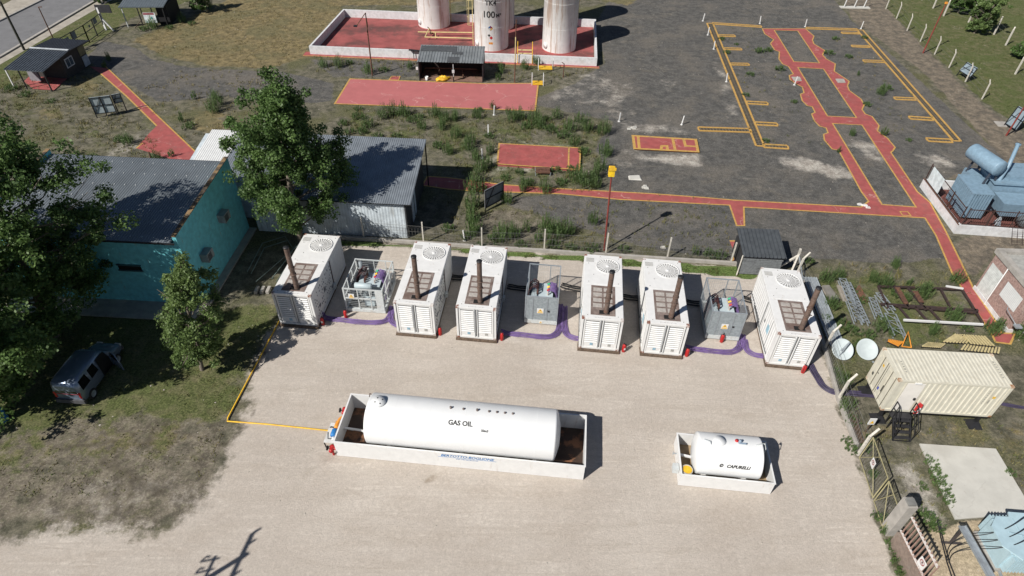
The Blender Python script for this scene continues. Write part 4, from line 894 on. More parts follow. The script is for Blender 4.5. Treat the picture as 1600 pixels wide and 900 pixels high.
def workshop():
    t = T('sheet_metal_workshop', 'whitewashed shed with bluish corrugated roof behind the tall poplar', 'building', (-7.75, 38.25, 0), -.045)
    L, D, h1, h2 = 11.3, 7.0, 3.2, 4.15
    b = MB(); b.corr((-L, 0, 0), (1, 0, 0), (0, 0, 1), L-.1, h1-.05, .22, .02, 'sin'); b.build('front_wall', wallw, t)
    b = MB(); wallbox(b, -L, .05, -.1, D, 0, h1-.1, h2-.1); b.build('wall', wallw, t)
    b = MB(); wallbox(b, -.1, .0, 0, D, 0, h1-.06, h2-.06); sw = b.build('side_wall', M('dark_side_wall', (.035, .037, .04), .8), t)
    sl_ = Vector((0, D, h2-h1)).normalized(); lr = Vector((0, D, h2-h1)).length*1.09
    r = MB().corr((-L, -.3, h1-.04), (1, 0, 0), sl_, L+.45, lr, .16, .035, 'sin'); r.build('roof', roofp, t)
    MB().hexa([(-L, -.28, h1-.11), (.42, -.28, h1-.11), (.42, D+.3, h2-.03), (-L, D+.3, h2-.03)], [(-L, -.28, h1-.05), (.42, -.28, h1-.05), (.42, D+.3, h2+.02), (-L, D+.3, h2+.02)]).build('roof_underside', black, t)
    # left annex with a strip of white sheets
    b = MB(); wallbox(b, -17.1, 1.6, -L-.02, D, 0, h1+.1, h2-.1); b.build('annex_wall', wallw, t)
    MB().corr((-L-2.9, 1.3, h1-.04+1.6*sl_.z), (1, 0, 0), sl_, 2.88, lr-1.6, .16, .035, 'sin').build('annex_roof', roofp, t)
    MB().corr((-L-5.4, 1.3, h1-.02+1.6*sl_.z), (1, 0, 0), sl_, 2.45, lr-1.6, .16, .035, 'sin').build('white_roof_strip', roofw, t)
    d = MB().box(.0, 1.9, .1, .05, 3.3, 2.15).build('white_door', M('door_pale_grey', (.5, .55, .58), .5), t); MB().box(.05, 2.55, .2, .08, 2.62, 2.1).build('door_bar', black, d)
    MB().bar((.35, D+.2, 0), (.35, D+.2, h2-.05), .09).build('porch_post', black, t)
workshop()
def guard():
    a = W(5, 108, 2.1); b_ = W(67, 112, 2.1); rz = math.atan2((b_-a).y, (b_-a).x)
    t = T('guard_hut', 'dark roofed guard hut with a porch on posts by the entrance gate', 'hut', (a.x, a.y, 0), rz)
    Wd = (b_-a).length; mid = W(107, 79, 2.75)-a; far = W(139, 63, 2.55)-a
    ca, sa = math.cos(rz), math.sin(rz)
    lm = (mid.x*ca+mid.y*sa, -mid.x*sa+mid.y*ca); lf = (far.x*ca+far.y*sa, -far.x*sa+far.y*ca)
    D1, D2 = lm[1], lf[1]; sh = lm[0]-Wd; sh2 = lf[0]-Wd
    def roofq(x0, y0, z0, x1, y1, z1, mat, nm):
        U = Vector((1, 0, 0)); V = Vector((x1-x0, y1-y0, z1-z0)); r = MB().corr((x0, y0, z0), U, V, Wd, V.length, .28, .05, 'rib')
        r.hexa([(x0, y0, z0-.07), (x0+Wd, y0, z0-.07), (x1+Wd, y1, z1-.07), (x1, y1, z1-.07)], [(x0, y0, z0-.01), (x0+Wd, y0, z0-.01), (x1+Wd, y1, z1-.01), (x1, y1, z1-.01)]); return r.build(nm, mat, t)
    roofq(0, 0, 2.1, sh, D1, 2.75, M('charcoal_roof_sheet', (.085, .10, .12), .42, .3, var=.15), 'porch_roof')
    roofq(sh, D1, 2.75, sh2, D2, 2.55, M('charcoal_roof_back', (.075, .08, .095), .45, .3, var=.15), 'hut_roof')
    MB().box(sh, D1-.12, 2.79, Wd+sh, D1+.12, 2.84).build('ridge_flashing', M('pale_flashing', (.5, .53, .56), .5), t)
    b = MB(); wallbox(b, .35, 3.0, Wd-.25, D2-.3, 0, 2.4, 2.5); b.build('wall', M('dark_hut_wall', (.05, .045, .042), .8), t)
    MB().box(.5, 2.0, 0, 1.6, 2.2, 1.6).build('porch_screen', M('porch_grey', (.22, .22, .24), .8), t)
    w_ = MB().box(Wd-.25, 3.5, .95, Wd-.2, 4.7, 1.9).build('window', M('window_frame_white', (.6, .62, .64), .5), t)
    MB().box(Wd-.2, 3.6, 1.05, Wd-.19, 4.08, 1.8).box(Wd-.2, 4.15, 1.05, Wd-.19, 4.6, 1.8).build('pane', M('hut_glass', (.06, .09, .12), .1), w_)
    d = MB().box(Wd-.25, 6.0, .1, Wd-.2, 6.9, 1.15).build('door', M('hut_door', (.42, .46, .5), .5), t)
    MB().box(Wd-.25, 5.9, 1.3, Wd-.2, 6.9, 2.2).build('door_window', M('ochre_pane', (.2, .18, .1), .6), t)
    for k, (x, y) in enumerate([(.1, .1), (Wd-.1, .1), (1.4, .15), (.15, 2.9)]):
        MB().bar((x, y, 0), (x, y, 2.1), .1).build('porch_post', (signw if k == 0 else black), t)
guard()
def entrance_shed():
    a = W(184, 11.4, 2.4); b_ = W(255, 11, 2.4); rz = math.atan2((b_-a).y, (b_-a).x); Wd = (b_-a).length
    t = T('open_shed', 'grey roofed open shed with a banner near the top left corner', 'shed', (a.x, a.y, 0), rz)
    V = Vector((-.2, 5, .5)); r = MB().corr((0, 0, 2.4), (1, 0, 0), V, Wd, V.length, .3, .03, 'sin'); r.hexa([(0, 0, 2.33), (Wd, 0, 2.33), (Wd-.2, 5, 2.83), (-.2, 5, 2.83)], [(0, 0, 2.39), (Wd, 0, 2.39), (Wd-.2, 5, 2.89), (-.2, 5, 2.89)]); r.build('roof', M('shed_roof', (.14, .165, .18), .45, .3), t)
    for x in (.3, 2.1, 3.7, Wd-.25): MB().bar((x, .15, 0), (x, .15, 2.35), .1).build('post', (grey_cage if x < 1 else black), t)
    for x in (.3, Wd-.25): MB().bar((x, 4.8, 0), (x, 4.8, 2.8), .1).build('post', black, t)
    MB().box(3.9, .9, 0, Wd-.1, 4.7, 2.3).build('tarpaulin_wall', M('black_tarpaulin', (.012, .012, .014), .7), t)
    bn = MB().box(2.6, .0, .55, 4.0, .03, 1.75).build('banner', M('banner_white', (.66, .72, .74), .5), t)
    MB().box(2.62, -.006, 1.5, 3.9, 0, 1.73).build('banner_band', M('banner_maroon', (.28, .08, .1), .5), bn); MB().box(3.4, -.006, 1.0, 3.6, 0, 1.25).build('banner_mark', M('banner_teal', (.05, .35, .33), .5), bn); MB().box(2.75, -.006, .62, 2.9, 0, .75).build('banner_mark', M('banner_teal', (.05, .35, .33), .5), bn)
    MB().bar((2.2, .2, .9), (1.2, -.3, 0), .06).build('brace', wood, t)
entrance_shed()
def pump_shelter():
    t = T('pump_shelter', 'open fronted pump shelter with grey patched sheet roof in front of the storage tanks', 'shelter', (-10.28, 65.86, 0), -.015)
    Wd, D, h = 6.7, 3.2, 2.15
    V = Vector((.0, D+.3, .45)); r = MB().corr((-.1, -.25, h), (1, 0, 0), V, Wd+.2, V.length, .3, .045, 'rib'); r.build('roof', M('shelter_sheet', (.24, .26, .27), .45, .3, dirt=(.16, .17, .18), amt=.4, scale=.6), t)
    z = lambda y: h+.45*(y+.25)/(D+.3)+.052
    p = MB()
    for x0, y0, x1, y1 in ((.0, 1.9, 3.8, 2.95), (3.0, -.2, 4.2, .85), (3.4, 1.4, 4.5, 1.9), ):
        p.add([(x0, y0, z(y0)), (x1, y0, z(y0)), (x1, y1, z(y1)), (x0, y1, z(y1))], [(0, 1, 2, 3)])
    p.build('roof_patch', M('dark_patch', (.075, .08, .085), .5), t)
    MB().box(-.02, D-.1, 0, Wd+.02, D, 2.3).box(-.05, .2, 0, .0, D-.1, 2.15).box(Wd, .2, 0, Wd+.05, D-.1, 2.15).build('wall', M('shelter_wall', (.05, .035, .032), .85), t)
    for x in (0, 3.6, Wd): MB().bar((x, 0, 0), (x, 0, h-.02), .1).build('post', black, t)
    MB().box(.05, -.0, .0, Wd-.05, D-.1, .07).build('floor', M('brown_floor', (.2, .12, .09), .85), t)
    MB().tube([(.5, 1.5, .8), (6, 1.5, .8)], .06, 8).tube([(2, 1.5, .8), (2, 1.5, .1)], .05, 8).tube([(4.4, 1.5, .8), (4.6, .8, .1)], .05, 8).build('pipework', rust, t)
    MB().box(3.5, -.2, 1.0, 3.75, -.15, 1.35).box(3.6, -.12, .6, 3.66, -.06, 1.9).build('notice_post', grey_cage, t)
    MB().box(-.3, -.05, 1.2, -.08, .02, 1.5).build('notice', signw, t)
pump_shelter()
t = T('yellow_sack', 'crumpled yellow sack on the floor in front of the pump shelter', 'sack', W(692, 124, .1), .3)
mb = MB(); rng = random.Random(2)
mb.lathe([(.001, .02), (.8, .02), (.72, .16), (.45, .27), (.22, .30), (.001, .36)], 16)
mb.v = [(p[0]*(1+.25*math.sin(p[1]*9))+.2*p[1], p[1]*.55*(1+.3*math.sin(p[0]*7)), p[2]*(1+.5*math.sin(p[0]*8+p[1]*11))) for p in mb.v]
mb.build('sack', yellow, t)
t = T('bucket', 'white bucket at the front left of the pump shelter', 'bucket', W(667, 125, .06)); MB().lathe([(.14, 0), (.18, .38), (.17, .38), (.13, .05), (.001, .05)], 14).build('pail', signw, t); MB().tube([(-.17, 0, .36), (0, -.1, .3), (.17, 0, .36)], .01, 5).build('handle', galv, t)
def black_shed():
    t = T('slatted_shed', 'small dark lean-to shed with slatted front just behind the back fence', 'shed', (15.92, 34.85, 0), -.04)
    MB().box(.05, .05, 0, 2.65, 2.6, 1.5).build('shed_body', M('shed_dark', (.03, .03, .032), .8), t)
    s_ = MB(); rng = random.Random(9)
    for i in range(11): s_.hexa([(rng.uniform(-.05, .02), -.02, .1+i*.14), (2.7+rng.uniform(-.04, .05), -.02, .1+i*.14), (2.7, .05, .1+i*.14), (0, .05, .1+i*.14)], [(.0, .02, .22+i*.14), (2.7, .02, .215+i*.14), (2.7, .05, .22+i*.14), (0, .05, .22+i*.14)])
    s_.build('slatted_front', M('weathered_slats', (.15, .16, .165), .7, dirt=(.05, .05, .05), amt=.8, scale=3), t)
    V = Vector((0, 2.75, .45)); MB().corr((-.08, -.1, 1.66), (1, 0, 0), V, 2.95, V.length, .27, .07, 'rib').build('roof', M('charcoal_shed_roof', (.085, .095, .105), .5, .2), t)
    MB().hexa([(-.08, -.1, 1.6), (2.87, -.1, 1.6), (2.87, 2.65, 2.05), (-.08, 2.65, 2.05)], [(-.08, -.1, 1.65), (2.87, -.1, 1.65), (2.87, 2.65, 2.10), (-.08, 2.65, 2.10)]).build('roof_board', black, t)
    MB().tube([(-.15, -.1, 0), (-.1, 0, 1.7)], .05, 8).build('post', asbest, t)
black_shed()
def brick_house():
    t = T('brick_outbuilding', 'small pinkish brick building with a white plinth at the right edge', 'building', (31.85, 29.62, 0), -.02)
    W_, D, H = 7, 4.2, 3.15
    MB().box(0, 0, .3, W_, D, H).build('wall', brickm, t)
    MB().box(-.05, -.05, 0, W_, D+.05, .3).build('plinth', white_old, t)
    MB().box(-.12, -.12, H, W_, .25, H+.35).box(-.12, .25, H, .25, D-.25, H+.35).box(-.12, D-.25, H, W_, D+.12, H+.35).build('parapet', concrete, t)
    MB().box(.25, .25, H, W_, D-.25, H+.12).build('flat_roof', M('roof_felt', (.34, .34, .32), .9, dirt=(.2, .2, .19), amt=.5), t)
    d = MB()
    d.corr((-.006, 4.05, .06), (0, -1, 0), (0, 0, 1), 1.35, 2.45, .12, .02, 'sin'); d.build('garage_door', M('door_cream_white', (.56, .58, .56), .6, dirt=(.35, .28, .2), amt=.3, thr=(.62, .72)), t)
    d = MB().corr((-.006, 2.15, 1.35), (0, -1, 0), (0, 0, 1), 1.7, 1.15, .12, .02, 'sin').build('shutter', M('shutter_white', (.6, .61, .6), .6, var=.03), t)
    MB().tube([(-.08, 2.62, 0), (-.08, 2.62, 3.3), (.1, 2.62, 3.3)], .04, 8).build('downpipe', signw, t)
    b = MB().tube([(-.02, 1.0, 1.3), (-.55, .4, 1.6), (-.3, -.5, 1.2)], .025, 6).build('lamp_bracket', galv, t); MB().box(-.4, -.8, 1.1, .0, -.45, 1.2).build('lamp_head', galv, b)
brick_house()

# ================================================================== STORAGE TANKS AND BUND
def bund():
    A, B, Cc, Dd = W(485, 85), W(932, 104), W(930, 42), W(538, 26)
    t = T('bund_wall', 'low white containment wall around the storage tanks', 'wall')
    h = .95; pts = [A, B, Cc, Dd]; cen = sum(pts, Vector())/4
    def ins(p, k): return p+(cen-p).normalized()*k
    for i in range(4):
        a, b = pts[i], pts[(i+1) % 4]; d = (b-a).normalized(); n_ = Vector((-d.y, d.x, 0)); e0 = .22 if i % 2 else 0.0
        MB().hexa([a+d*e0, b-d*e0, b-d*e0+n_*.22, a+d*e0+n_*.22], [p+Vector((0, 0, h-.002*(i % 2))) for p in (a+d*e0, b-d*e0, b-d*e0+n_*.22, a+d*e0+n_*.22)]).build('wall_side', white_old, t)
    mb = MB(); poly_sheet(mb, [[(p.x, p.y) for p in (ins(q, .3) for q in pts)]], .02); struct(mb.build('red_floor', redfloor_st))
    mb = MB(); d = (B-A).normalized(); n_ = Vector((-d.y, d.x, 0)); mb.prism([A-d*.7-n_*.55, B+d*.3-n_*.55, B+d*.3+n_*-.004, A-d*.7+n_*.6], 0, .05); struct(mb.build('red_apron', redfloor))
    mb = MB(); strip(mb, [A-d*.7-n_*.5, B+d*.3-n_*.5], .12, .054); struct(mb.build('slab_edge_line', yellowl))
bund()
def vtank(label, x, y, r=1.97, h=8.3, ladder=None, mark=False):
    t = T('storage_tank', label, 'tank', (x, y, 0), 0, 'tall white storage tanks in the walled red floor')
    MB().lathe([(r, .1), (r, h), (r+.05, h+.02), (r+.05, h+.1), (.001, h+.9)], 64).build('tank_shell', tankw, t)
    MB().lathe([(r+.03, .0), (r+.03, .12), (r-.01, .13)], 48).build('tank_base', redfloor, t)
    for z in (2.75, 5.5): MB().lathe([(r+.001, z-.02), (r+.012, z), (r+.001, z+.02)], 64).build('weld_seam', tankw, t)
    q = MB().lathe([(.30, 0), (.33, .02), (.33, .1), (.001, .11)], 20)
    q.v = [(r*math.cos(R(215))*1.0+p[2]*math.cos(R(215))+p[0]*-math.sin(R(215)), r*math.sin(R(215))+p[2]*math.sin(R(215))+p[0]*math.cos(R(215)), .75+p[1]) for p in q.v]; q.build('manhole', white, t)
    if mark:
        f = lambda ang, z: (lambda u, v: ((r+.012)*math.sin(ang+u/r), -(r+.012)*math.cos(ang+u/r), z+v))
        for txt, z, s_, da in (('TK4', 5.25, .72, .0), ('100', 3.92, .98, -.12), ):
            b = MB(); text_into(b, txt, s_, f(da, z), 0, .02); b.build('lettering', darktxt, t)
        b = MB(); text_into(b, 'M\u00b3', .6, f(.46, 3.92), 0, .012); b.build('lettering', darktxt, t)
        def dia(u, z, s_, mt, nm):
            g = f(u, z); b = MB(); 
            b.add([g(0, -s_), g(s_, 0), g(0, s_), g(-s_, 0)], [(0, 1, 2, 3)]); return b.build(nm, mt, t)
        g = f(-.02, 2.75); s_ = .3
        for (pts, mt) in (([(0, 0), (-s_, 0), (0, -s_)], white), ([(0, s_), (-s_, 0), (0, 0)], bluep), ([(0, s_), (0, 0), (s_, 0)], red), ([(0, 0), (0, -s_), (s_, 0)], yellow)):
            b = MB(); vs = [g(*p) for p in pts]; b.add(vs, [(0, 1, 2), (0, 2, 1)]); b.build('hazard_diamond', mt, t)
        dia(-.1, 1.95, .16, darktxt, 'hazard_diamond'); dia(.02, 1.68, .2, red, 'hazard_diamond')
        b = MB(); b.add([f(0, 1.05)(u, v) for u, v in ((-.22, -.12), (.22, -.12), (.22, .12), (-.22, .12))], [(0, 1, 2, 3)]); b.build('orange_plate', orange, t)
    if ladder is not None:
        b = MB(); a = ladder; ca, sa = math.cos(a), math.sin(a)
        for s_ in (-.2, .2): b.tube([((r+.2)*ca-s_*sa, (r+.2)*sa+s_*ca, .2), ((r+.2)*ca-s_*sa, (r+.2)*sa+s_*ca, h+1)], .025, 6)
        for z in np.arange(.4, h+.8, .3): b.bar(((r+.2)*ca+.2*sa, (r+.2)*sa-.2*ca, z), ((r+.2)*ca-.2*sa, (r+.2)*sa+.2*ca, z), .025)
        for z in np.arange(2.6, h+.8, .9):
            q = [((r+.2+.6*math.sin(R(k*22.5)))*ca-.32*math.cos(R(k*22.5))*sa, (r+.2+.6*math.sin(R(k*22.5)))*sa+.32*math.cos(R(k*22.5))*ca, z) for k in range(9)]; b.tube(q, .02, 5)
        for k in (2, 4, 6): b.tube([((r+.2+.6*math.sin(R(k*22.5)))*ca-.32*math.cos(R(k*22.5))*sa, (r+.2+.6*math.sin(R(k*22.5)))*sa+.32*math.cos(R(k*22.5))*ca, z) for z in (2.6, h+.8)], .02, 5)
        b.build('caged_ladder', M('pale_yellow_rail', (.6, .5, .25), .6), t)
    return t
tk4 = W(767, 82); tk3 = W(874, 85.5); tk1 = W(676, 47.5); tkb = W(778, 50)
vtank('rust streaked white storage tank at the back left of the walled floor', tk1.x, tk1.y+1.97, ladder=R(20))
vtank('white storage tank marked TK4 100 behind the pump shelter', tk4.x, tk4.y+1.97, ladder=R(190), mark=True)
vtank('white storage tank with brown rust streaks, nearest the right end of the wall', tk3.x, tk3.y+1.97, ladder=R(40))
vtank('white storage tank half hidden behind the one marked TK4', tkb.x, tkb.y+1.97)
vtank('white storage tank hidden behind the rust streaked one nearest the right end', 5.6, 83.4)
t = T('tank_pipework', 'pale yellow pipes on the red floor between the left tank and the marked tank', 'pipes')
yl = M('pale_yellow_pipe', (.62, .50, .24), .55)
mb = MB(); a0 = W(662, 50, .6); mb.tube([W(653, 50, .5), W(740, 51, .5)], .07, 8); mb.tube([W(665, 58, .4), W(738, 60, .4)], .07, 8); mb.tube([W(664, 58, .4), W(671, 44, .9)], .06, 8); mb.tube([W(680, 50, .5), W(681, 60, .1)], .05, 6); mb.build('pipe', yl, t)
mb = MB(); mb.lathe([(.001, 0), (.2, .02), (.2, .2), (.001, .22)], 12, c=tuple(W(674, 53, .3))); mb.bar(W(668, 42, .9), W(678, 54, .1), .08); mb.build('valve', rust, t)
t = T('steel_stile', 'yellow stepped stile climbing over the bund wall beside the marked tank', 'steps', W(807, 98))
mb = MB()
for i in range(4): mb.box(.1, .15+i*.28-.2, .25+i*.28, 1.7, .38+i*.28-.2, .29+i*.28)
mb.build('tread', M('pale_yellow_rail', (.6, .5, .25), .6), t)
mb = MB()
for x in (.1, 1.75): mb.bar((x, -.3, 0), (x, 1.1, 1.25), .07); mb.bar((x, -.3, 0), (x, -.3, 1.3), .06); mb.bar((x, -.3, 1.3), (x, 1.1, 2.0), .05); mb.bar((x, 1.1, 1.2), (x, 1.1, 2.0), .05)
mb.build('handrail', yellow, t)
for k, (px, py, lb) in enumerate([(841, 110, 'yellow grate step with white rails beside the bund wall'), (986-16-0, 0, '')][:1]+[(831, 134, 'small yellow grate step with white rails at the corner of the long red slab')]):
    t = T('grate_step', lb, 'step', W(px, py)); mb = MB()
    for x in (0, 1.6) if k == 0 else (0, 1.2): mb.bar((x, 0, 0), (x, 0, 1.1), .06); mb.bar((x, .8, 0), (x, .8, 1.1), .06); mb.bar((x, 0, 1.08), (x, .8, 1.08), .05)
    mb.build('rail', signw, t); wd = 1.6 if k == 0 else 1.2; mb = MB()
    for i in range(5): mb.box(.06, .05+i*.16, .15, wd-.06, .13+i*.16, .2)
    mb.box(.0, 0, .1, wd, .05, .2); mb.box(0, .8, .1, wd, .85, .2); mb.build('grate', yellow, t)
t = T('red_marked_post', 'rusty and pale banded pole standing in front of the bund wall', 'pole', W(804, 130))
MB().tube([(0, 0, 0), (.02, .0, 2.3)], .06, 8).tube([(.03, 0, 4.9), (.05, 0, 6.6)], .05, 8).build('pole_shaft', rust, t); MB().tube([(.02, 0, 2.3), (.03, 0, 4.9)], .06, 8).build('pale_band', M('pale_yellow_rail', (.6, .5, .25), .6), t)
t = T('gallows_post', 'short dark bent pipe post on the gravel right of the grate step', 'post', W(880, 121)); MB().tube([(0, 0, 0), (0, .05, 1.5), (-.25, 0, 1.65)], .05, 8).build('pipe_post', rust, t)
t = T('wall_stand', 'small dark stand beside the left end of the pump shelter', 'stand', W(647, 93)); MB().tube([(0, 0, 0), (0, 0, 1.1)], .04, 8).bar((-.5, 0, 1.1), (.7, 0, 1.0), .3, .08).build('stand_frame', black, t)

# ================================================================== POLES, LAMPS
t = T('street_lamp', 'thin dark lamp post with a bent arm in front of the red walled floor', 'lamp post', W(582, 118))
top = W(571, 20, 6.5)-W(582, 118)
MB().tube([(0, 0, 0), tuple(top*.5), tuple(top)], [.09, .07, .05], 8).tube([tuple(top), (top.x-.8, top.y-1.0, 5.6)], .04, 8).build('post', rust, t); MB().box(top.x-1.1, top.y-1.25, 5.5, top.x-.75, top.y-.95, 5.62).build('lamp_head', black, t)
MB().tube([(0, 0, 4.6), (.2, 0, 5.3), tuple(top)], .03, 6).build('stay', rust, t)
def pole(name, label, b, tp, h, r, mt, cat='pole', head=None):
    base = W(*b); d = W(*tp, h)-base; t = T(name, label, cat, base)
    MB().tube([(0, 0, 0), tuple(d)], [r, r*.75], 10).build('shaft', mt, t)
    if head: head(t, d)
    return t
pole('utility_pole', 'tall dark wooden pole by the kerb behind the guard hut', (38, 78), (0, 2), 5.6, .14, M('tarred_wood', (.06, .06, .05), .8))
pole('lamp_pole', 'slim rusty pole at the roadside right of the wooden one', (83, 60), (60, 11), 3.7, .07, rust, 'pole', lambda t, d: MB().bar(tuple(d), (d.x+.4, d.y, d.z+.02), .08).build('pole_arm', rust, t))
def flood(t, d):
    MB().box(d.x-.22, d.y-.2, d.z-.3, d.x+.18, d.y+.1, d.z+.38).build('floodlight', M('flood_yellow', (.85, .55, .02), .45), t)
    MB().box(d.x-.18, d.y-.18, d.z+.382, d.x+.14, d.y+.05, d.z+.41).box(d.x-.28, d.y-.26, d.z+.2, d.x+.24, d.y-.22, d.z+.42).build('floodlight_frame', yellow, t)
    MB().box(-.02, -.12, 2.2, .08, -.05, 2.5).build('pole_bracket', black, t)
pole('floodlight_pole', 'red pole with a yellow floodlight on top behind the back fence', (944, 391), (956, 268), 6.5, .07, M('red_oxide_pole', (.22, .045, .035), .6), 'floodlight', flood)
pole('red_pole', 'tall leaning red pole at the edge of the grass, top right', (1442, 83), (1478, 6), 5.6, .08, M('red_oxide_pole', (.22, .045, .035), .6), 'pole', lambda t, d: MB().box(d.x-.12, d.y-.12, d.z, d.x+.12, d.y+.12, d.z+.2).build('pole_cap', orange, t))
pole('red_pole', 'red pole beside the grey board at the right edge', (1572, 212), (1605, 160), 3.5, .08, M('red_oxide_pole', (.22, .045, .035), .6))
pole('rusty_post', 'short rusty post near the red path behind the turquoise building', (240, 262), (232, 237), 1.4, .06, rust)
# utility pole that throws its shadow into the bottom left of the yard
def util_pole():
    tip = W(393, 833); hgt = 10.2; L = hgt/math.tan(SUN_EL)
    base = Vector((tip.x-L*math.cos(SUN_AZ)+.9, tip.y-L*math.sin(SUN_AZ)-.75, 0))
    return base, hgt
ub, uh = util_pole()

# ================================================================== FENCES
wire_m = M('fence_wire', (.25, .25, .24), .5, .5)
def fence(label, bases, h, wires=(.5, 1.0, 1.5), crank=None, kerbw=None, lean=None, r=.06, mt=asbest, group=None, mesh=True, extra=None):
    o_ = bases[0]; t = T('wire_fence', label, 'fence', (o_.x, o_.y, 0), 0, group)
    tops = []
    for b in bases:
        p = b-o_; q = MB(); L = lean or Vector((0, 0, 0))
        top = p+Vector((L.x, L.y, h)); q.bar(p, top, r*2, r*2)
        if crank: q.bar(top-Vector((0, 0, .03)), top+crank, r*1.9, r*1.7)
        q.build('post', mt, t); tops.append(top)
    w_ = MB()
    for a, b, ta, tb in zip(bases[:-1], bases[1:], tops[:-1], tops[1:]):
        for z in wires:
            f_ = z/h; pa = (a-o_)*(1-f_)+ta*f_; pb = (b-o_)*(1-f_)+tb*f_; w_.bar(pa, pb, .012)
        if mesh:
            n_ = int((b-a).length/.22)
            for i in range(n_):
                u0 = i/n_; u1 = (i+1)/n_
                p0 = (a-o_)*(1-u0)+(b-o_)*u0; p1 = (a-o_)*(1-u1)+(b-o_)*u1; hh = min(1.55, h)
                t0 = ta*(1-u0)+tb*u0; t1 = ta*(1-u1)+tb*u1; w_.bar(p0, p0+(t1-p0)*.8, .007); w_.bar(p1, p1+(t0-p1)*.8, .007)
    w_.build('wire_netting', wire_m, t)
    if kerbw:
        k = MB()
        for a, b in kerbw: k.bar(a-o_+Vector((0, 0, .12)), b-o_+Vector((0, 0, .12)), .2, .24)
        k.build('concrete_kerb', concrete, t)
    return t
bp = [W(*p) for p in ((569, 373), (662, 380), (753, 389), (850, 391), (946, 397), (1042, 404), (1141, 412))]
fence('wire fence on a low concrete kerb along the back of the generator row', bp, 1.9, kerbw=[(W(508, 371), W(760, 388)), (W(760, 388), W(1185, 416))], r=.045)
rp = [W(1243, 432), W(1287, 547), W(1309, 625), W(1340, 711)]
fence('wire fence with bent topped concrete posts along the right side of the yard', rp, 1.55, crank=Vector((.42, .2, .38)), lean=Vector((.12, .1, 0)), kerbw=[(W(1250, 432), W(1288, 548)), (W(1288, 548), W(1309, 625)), (W(1309, 625), W(1337, 698))], r=.058)
t = T('corner_brace_posts', 'leaning pale concrete brace posts at the back right corner of the yard', 'posts', W(1240, 424))
b0 = W(1240, 424); e_ = W(1251, 389, 2.0)-b0
MB().bar((0, 0, 0), tuple(e_), .13).build('post', asbest, t); MB().bar(tuple(W(1205, 424, .2)-b0), tuple(e_*.72), .12).build('strut', asbest, t); MB().bar(tuple(W(1234, 430, 0)-b0), tuple(e_*.8), .12).build('strut', asbest, t); MB().bar(tuple(W(1256, 446, 0)-b0), tuple(e_*.75), .06).build('strut', galv, t)
tp = [W(*p) for p in ((1360, -12), (1384, 14), (1400.5, 29), (1417, 48), (1437.7, 65), (1460, 85), (1482.5, 106), (1508, 128), (1534, 155))]
fence('wire fence of pale bent topped posts between the gravel and the lawn, top right', tp, 1.75, crank=Vector((-.12, .1, .35)), r=.05, mt=asbest, lean=Vector((.0, .0, 0)), mesh=False)
tp = [W(*p) for p in ((1440, 0), (1457.6, 13), (1474, 25), (1513, 35), (1552.6, 54), (1571, 71), (1586, 116), (1622, 150))]
fence('wire fence of grey posts across the lawn, far top right', tp[:6], 1.9, crank=Vector((.1, .1, .3)), r=.07, mt=asbest, mesh=False)
fence('pair of grey fence posts at the right edge of the lawn', tp[6:], 1.9, crank=Vector((.1, .1, .3)), r=.07, mt=asbest, mesh=False)
# white stakes
SK = 'white marker stakes on the dark paving'
def stake():
    t = T('marker_stake', '', 'stake'); MB().bar((0, 0, 0), (.08, .03, .95), .09).build('stake_shaft', signw, t); MB().box(-.1, -.1, 0, .1, .1, .05).build('stake_foot', signw, t); return t
st0 = stake()
for i, (p, lb) in enumerate([((1098, 33), 'near the far end of the left drainage channel'), ((1106, 55), 'left of the channel, second from its far end'), ((1115, 77), 'left of the channel, third from its far end'), ((1135, 128), 'left of the channel, beside its kink'), ((1187, 37), 'on the far channel line left of the walkways'), ((1258, 42), 'on the far channel line above the walkways'), ((1345, 45), 'at the far right corner of the channels'), ((967, 190), 'left of the small yellow lined slab'), ((1065, 195), 'behind the right end of the small yellow lined slab'),
                                 ((1241, 133), 'on the left red walkway'), ((772, 180), 'among weeds below the long red slab'), ((763, 210), 'among weeds in the middle of the scrub'), ((754, 248), 'among weeds left of the square red slab'), ((726, 376), 'just behind the fence in the weeds')]):
    o = st0 if i == 0 else dup(st0); o.location = W(*p); o['label'] = 'white marker stake '+lb; o['group'] = SK; o.rotation_euler = (0, 0, i*.7)
t = T('post_trio', 'three white posts on a concrete strip near the top right', 'posts', W(1333, 12)); MB().box(-1.8, -.4, 0, 2.2, .4, .1).build('strip_base', concrete_pale, t)
for x in (-1.3, .1, 1.4): MB().bar((x, 0, .1), (x+.25, .1, 2.0), .09).build('post', signw, t)
# top-left gate
A0 = W(140, 66); A1 = W(165, 47); 
t = T('entrance_gate', 'dark metal frame entrance gate near the guard hut', 'gate', A0); d = A1-A0; d2 = W(96, 92)-A0
fr = MB()
for q, nm in ((d, 1), (d2*.9, 2)):
    for z in (.15, 1.1, 1.9): fr.bar((0, 0, z), (q.x, q.y, z), .06)
    for k in (0, .5, 1): fr.bar((q.x*k, q.y*k, 0), (q.x*k, q.y*k, 1.95), .1)
fr.build('gate_frame', black, t)
for k, z, s_ in ((.55, 1.25, .8), (.25, 1.3, .35)): MB().add([(d.x*k, d.y*k, z), (d.x*(k+.2*s_/.8), d.y*(k+.2*s_/.8), z), (d.x*(k+.2*s_/.8), d.y*(k+.2*s_/.8), z+s_*.8), (d.x*k, d.y*k, z+s_*.8)], [(0, 1, 2, 3)]).build('gate_sign', signg, t)
for k, z, s_ in ((.3, 1.15, .7), (.55, 1.2, .45)): MB().add([(d2.x*k, d2.y*k, z), (d2.x*(k+.15), d2.y*(k+.15), z), (d2.x*(k+.15), d2.y*(k+.15), z+s_), (d2.x*k, d2.y*k, z+s_)], [(0, 1, 2, 3)]).build('gate_sign', signg, t)
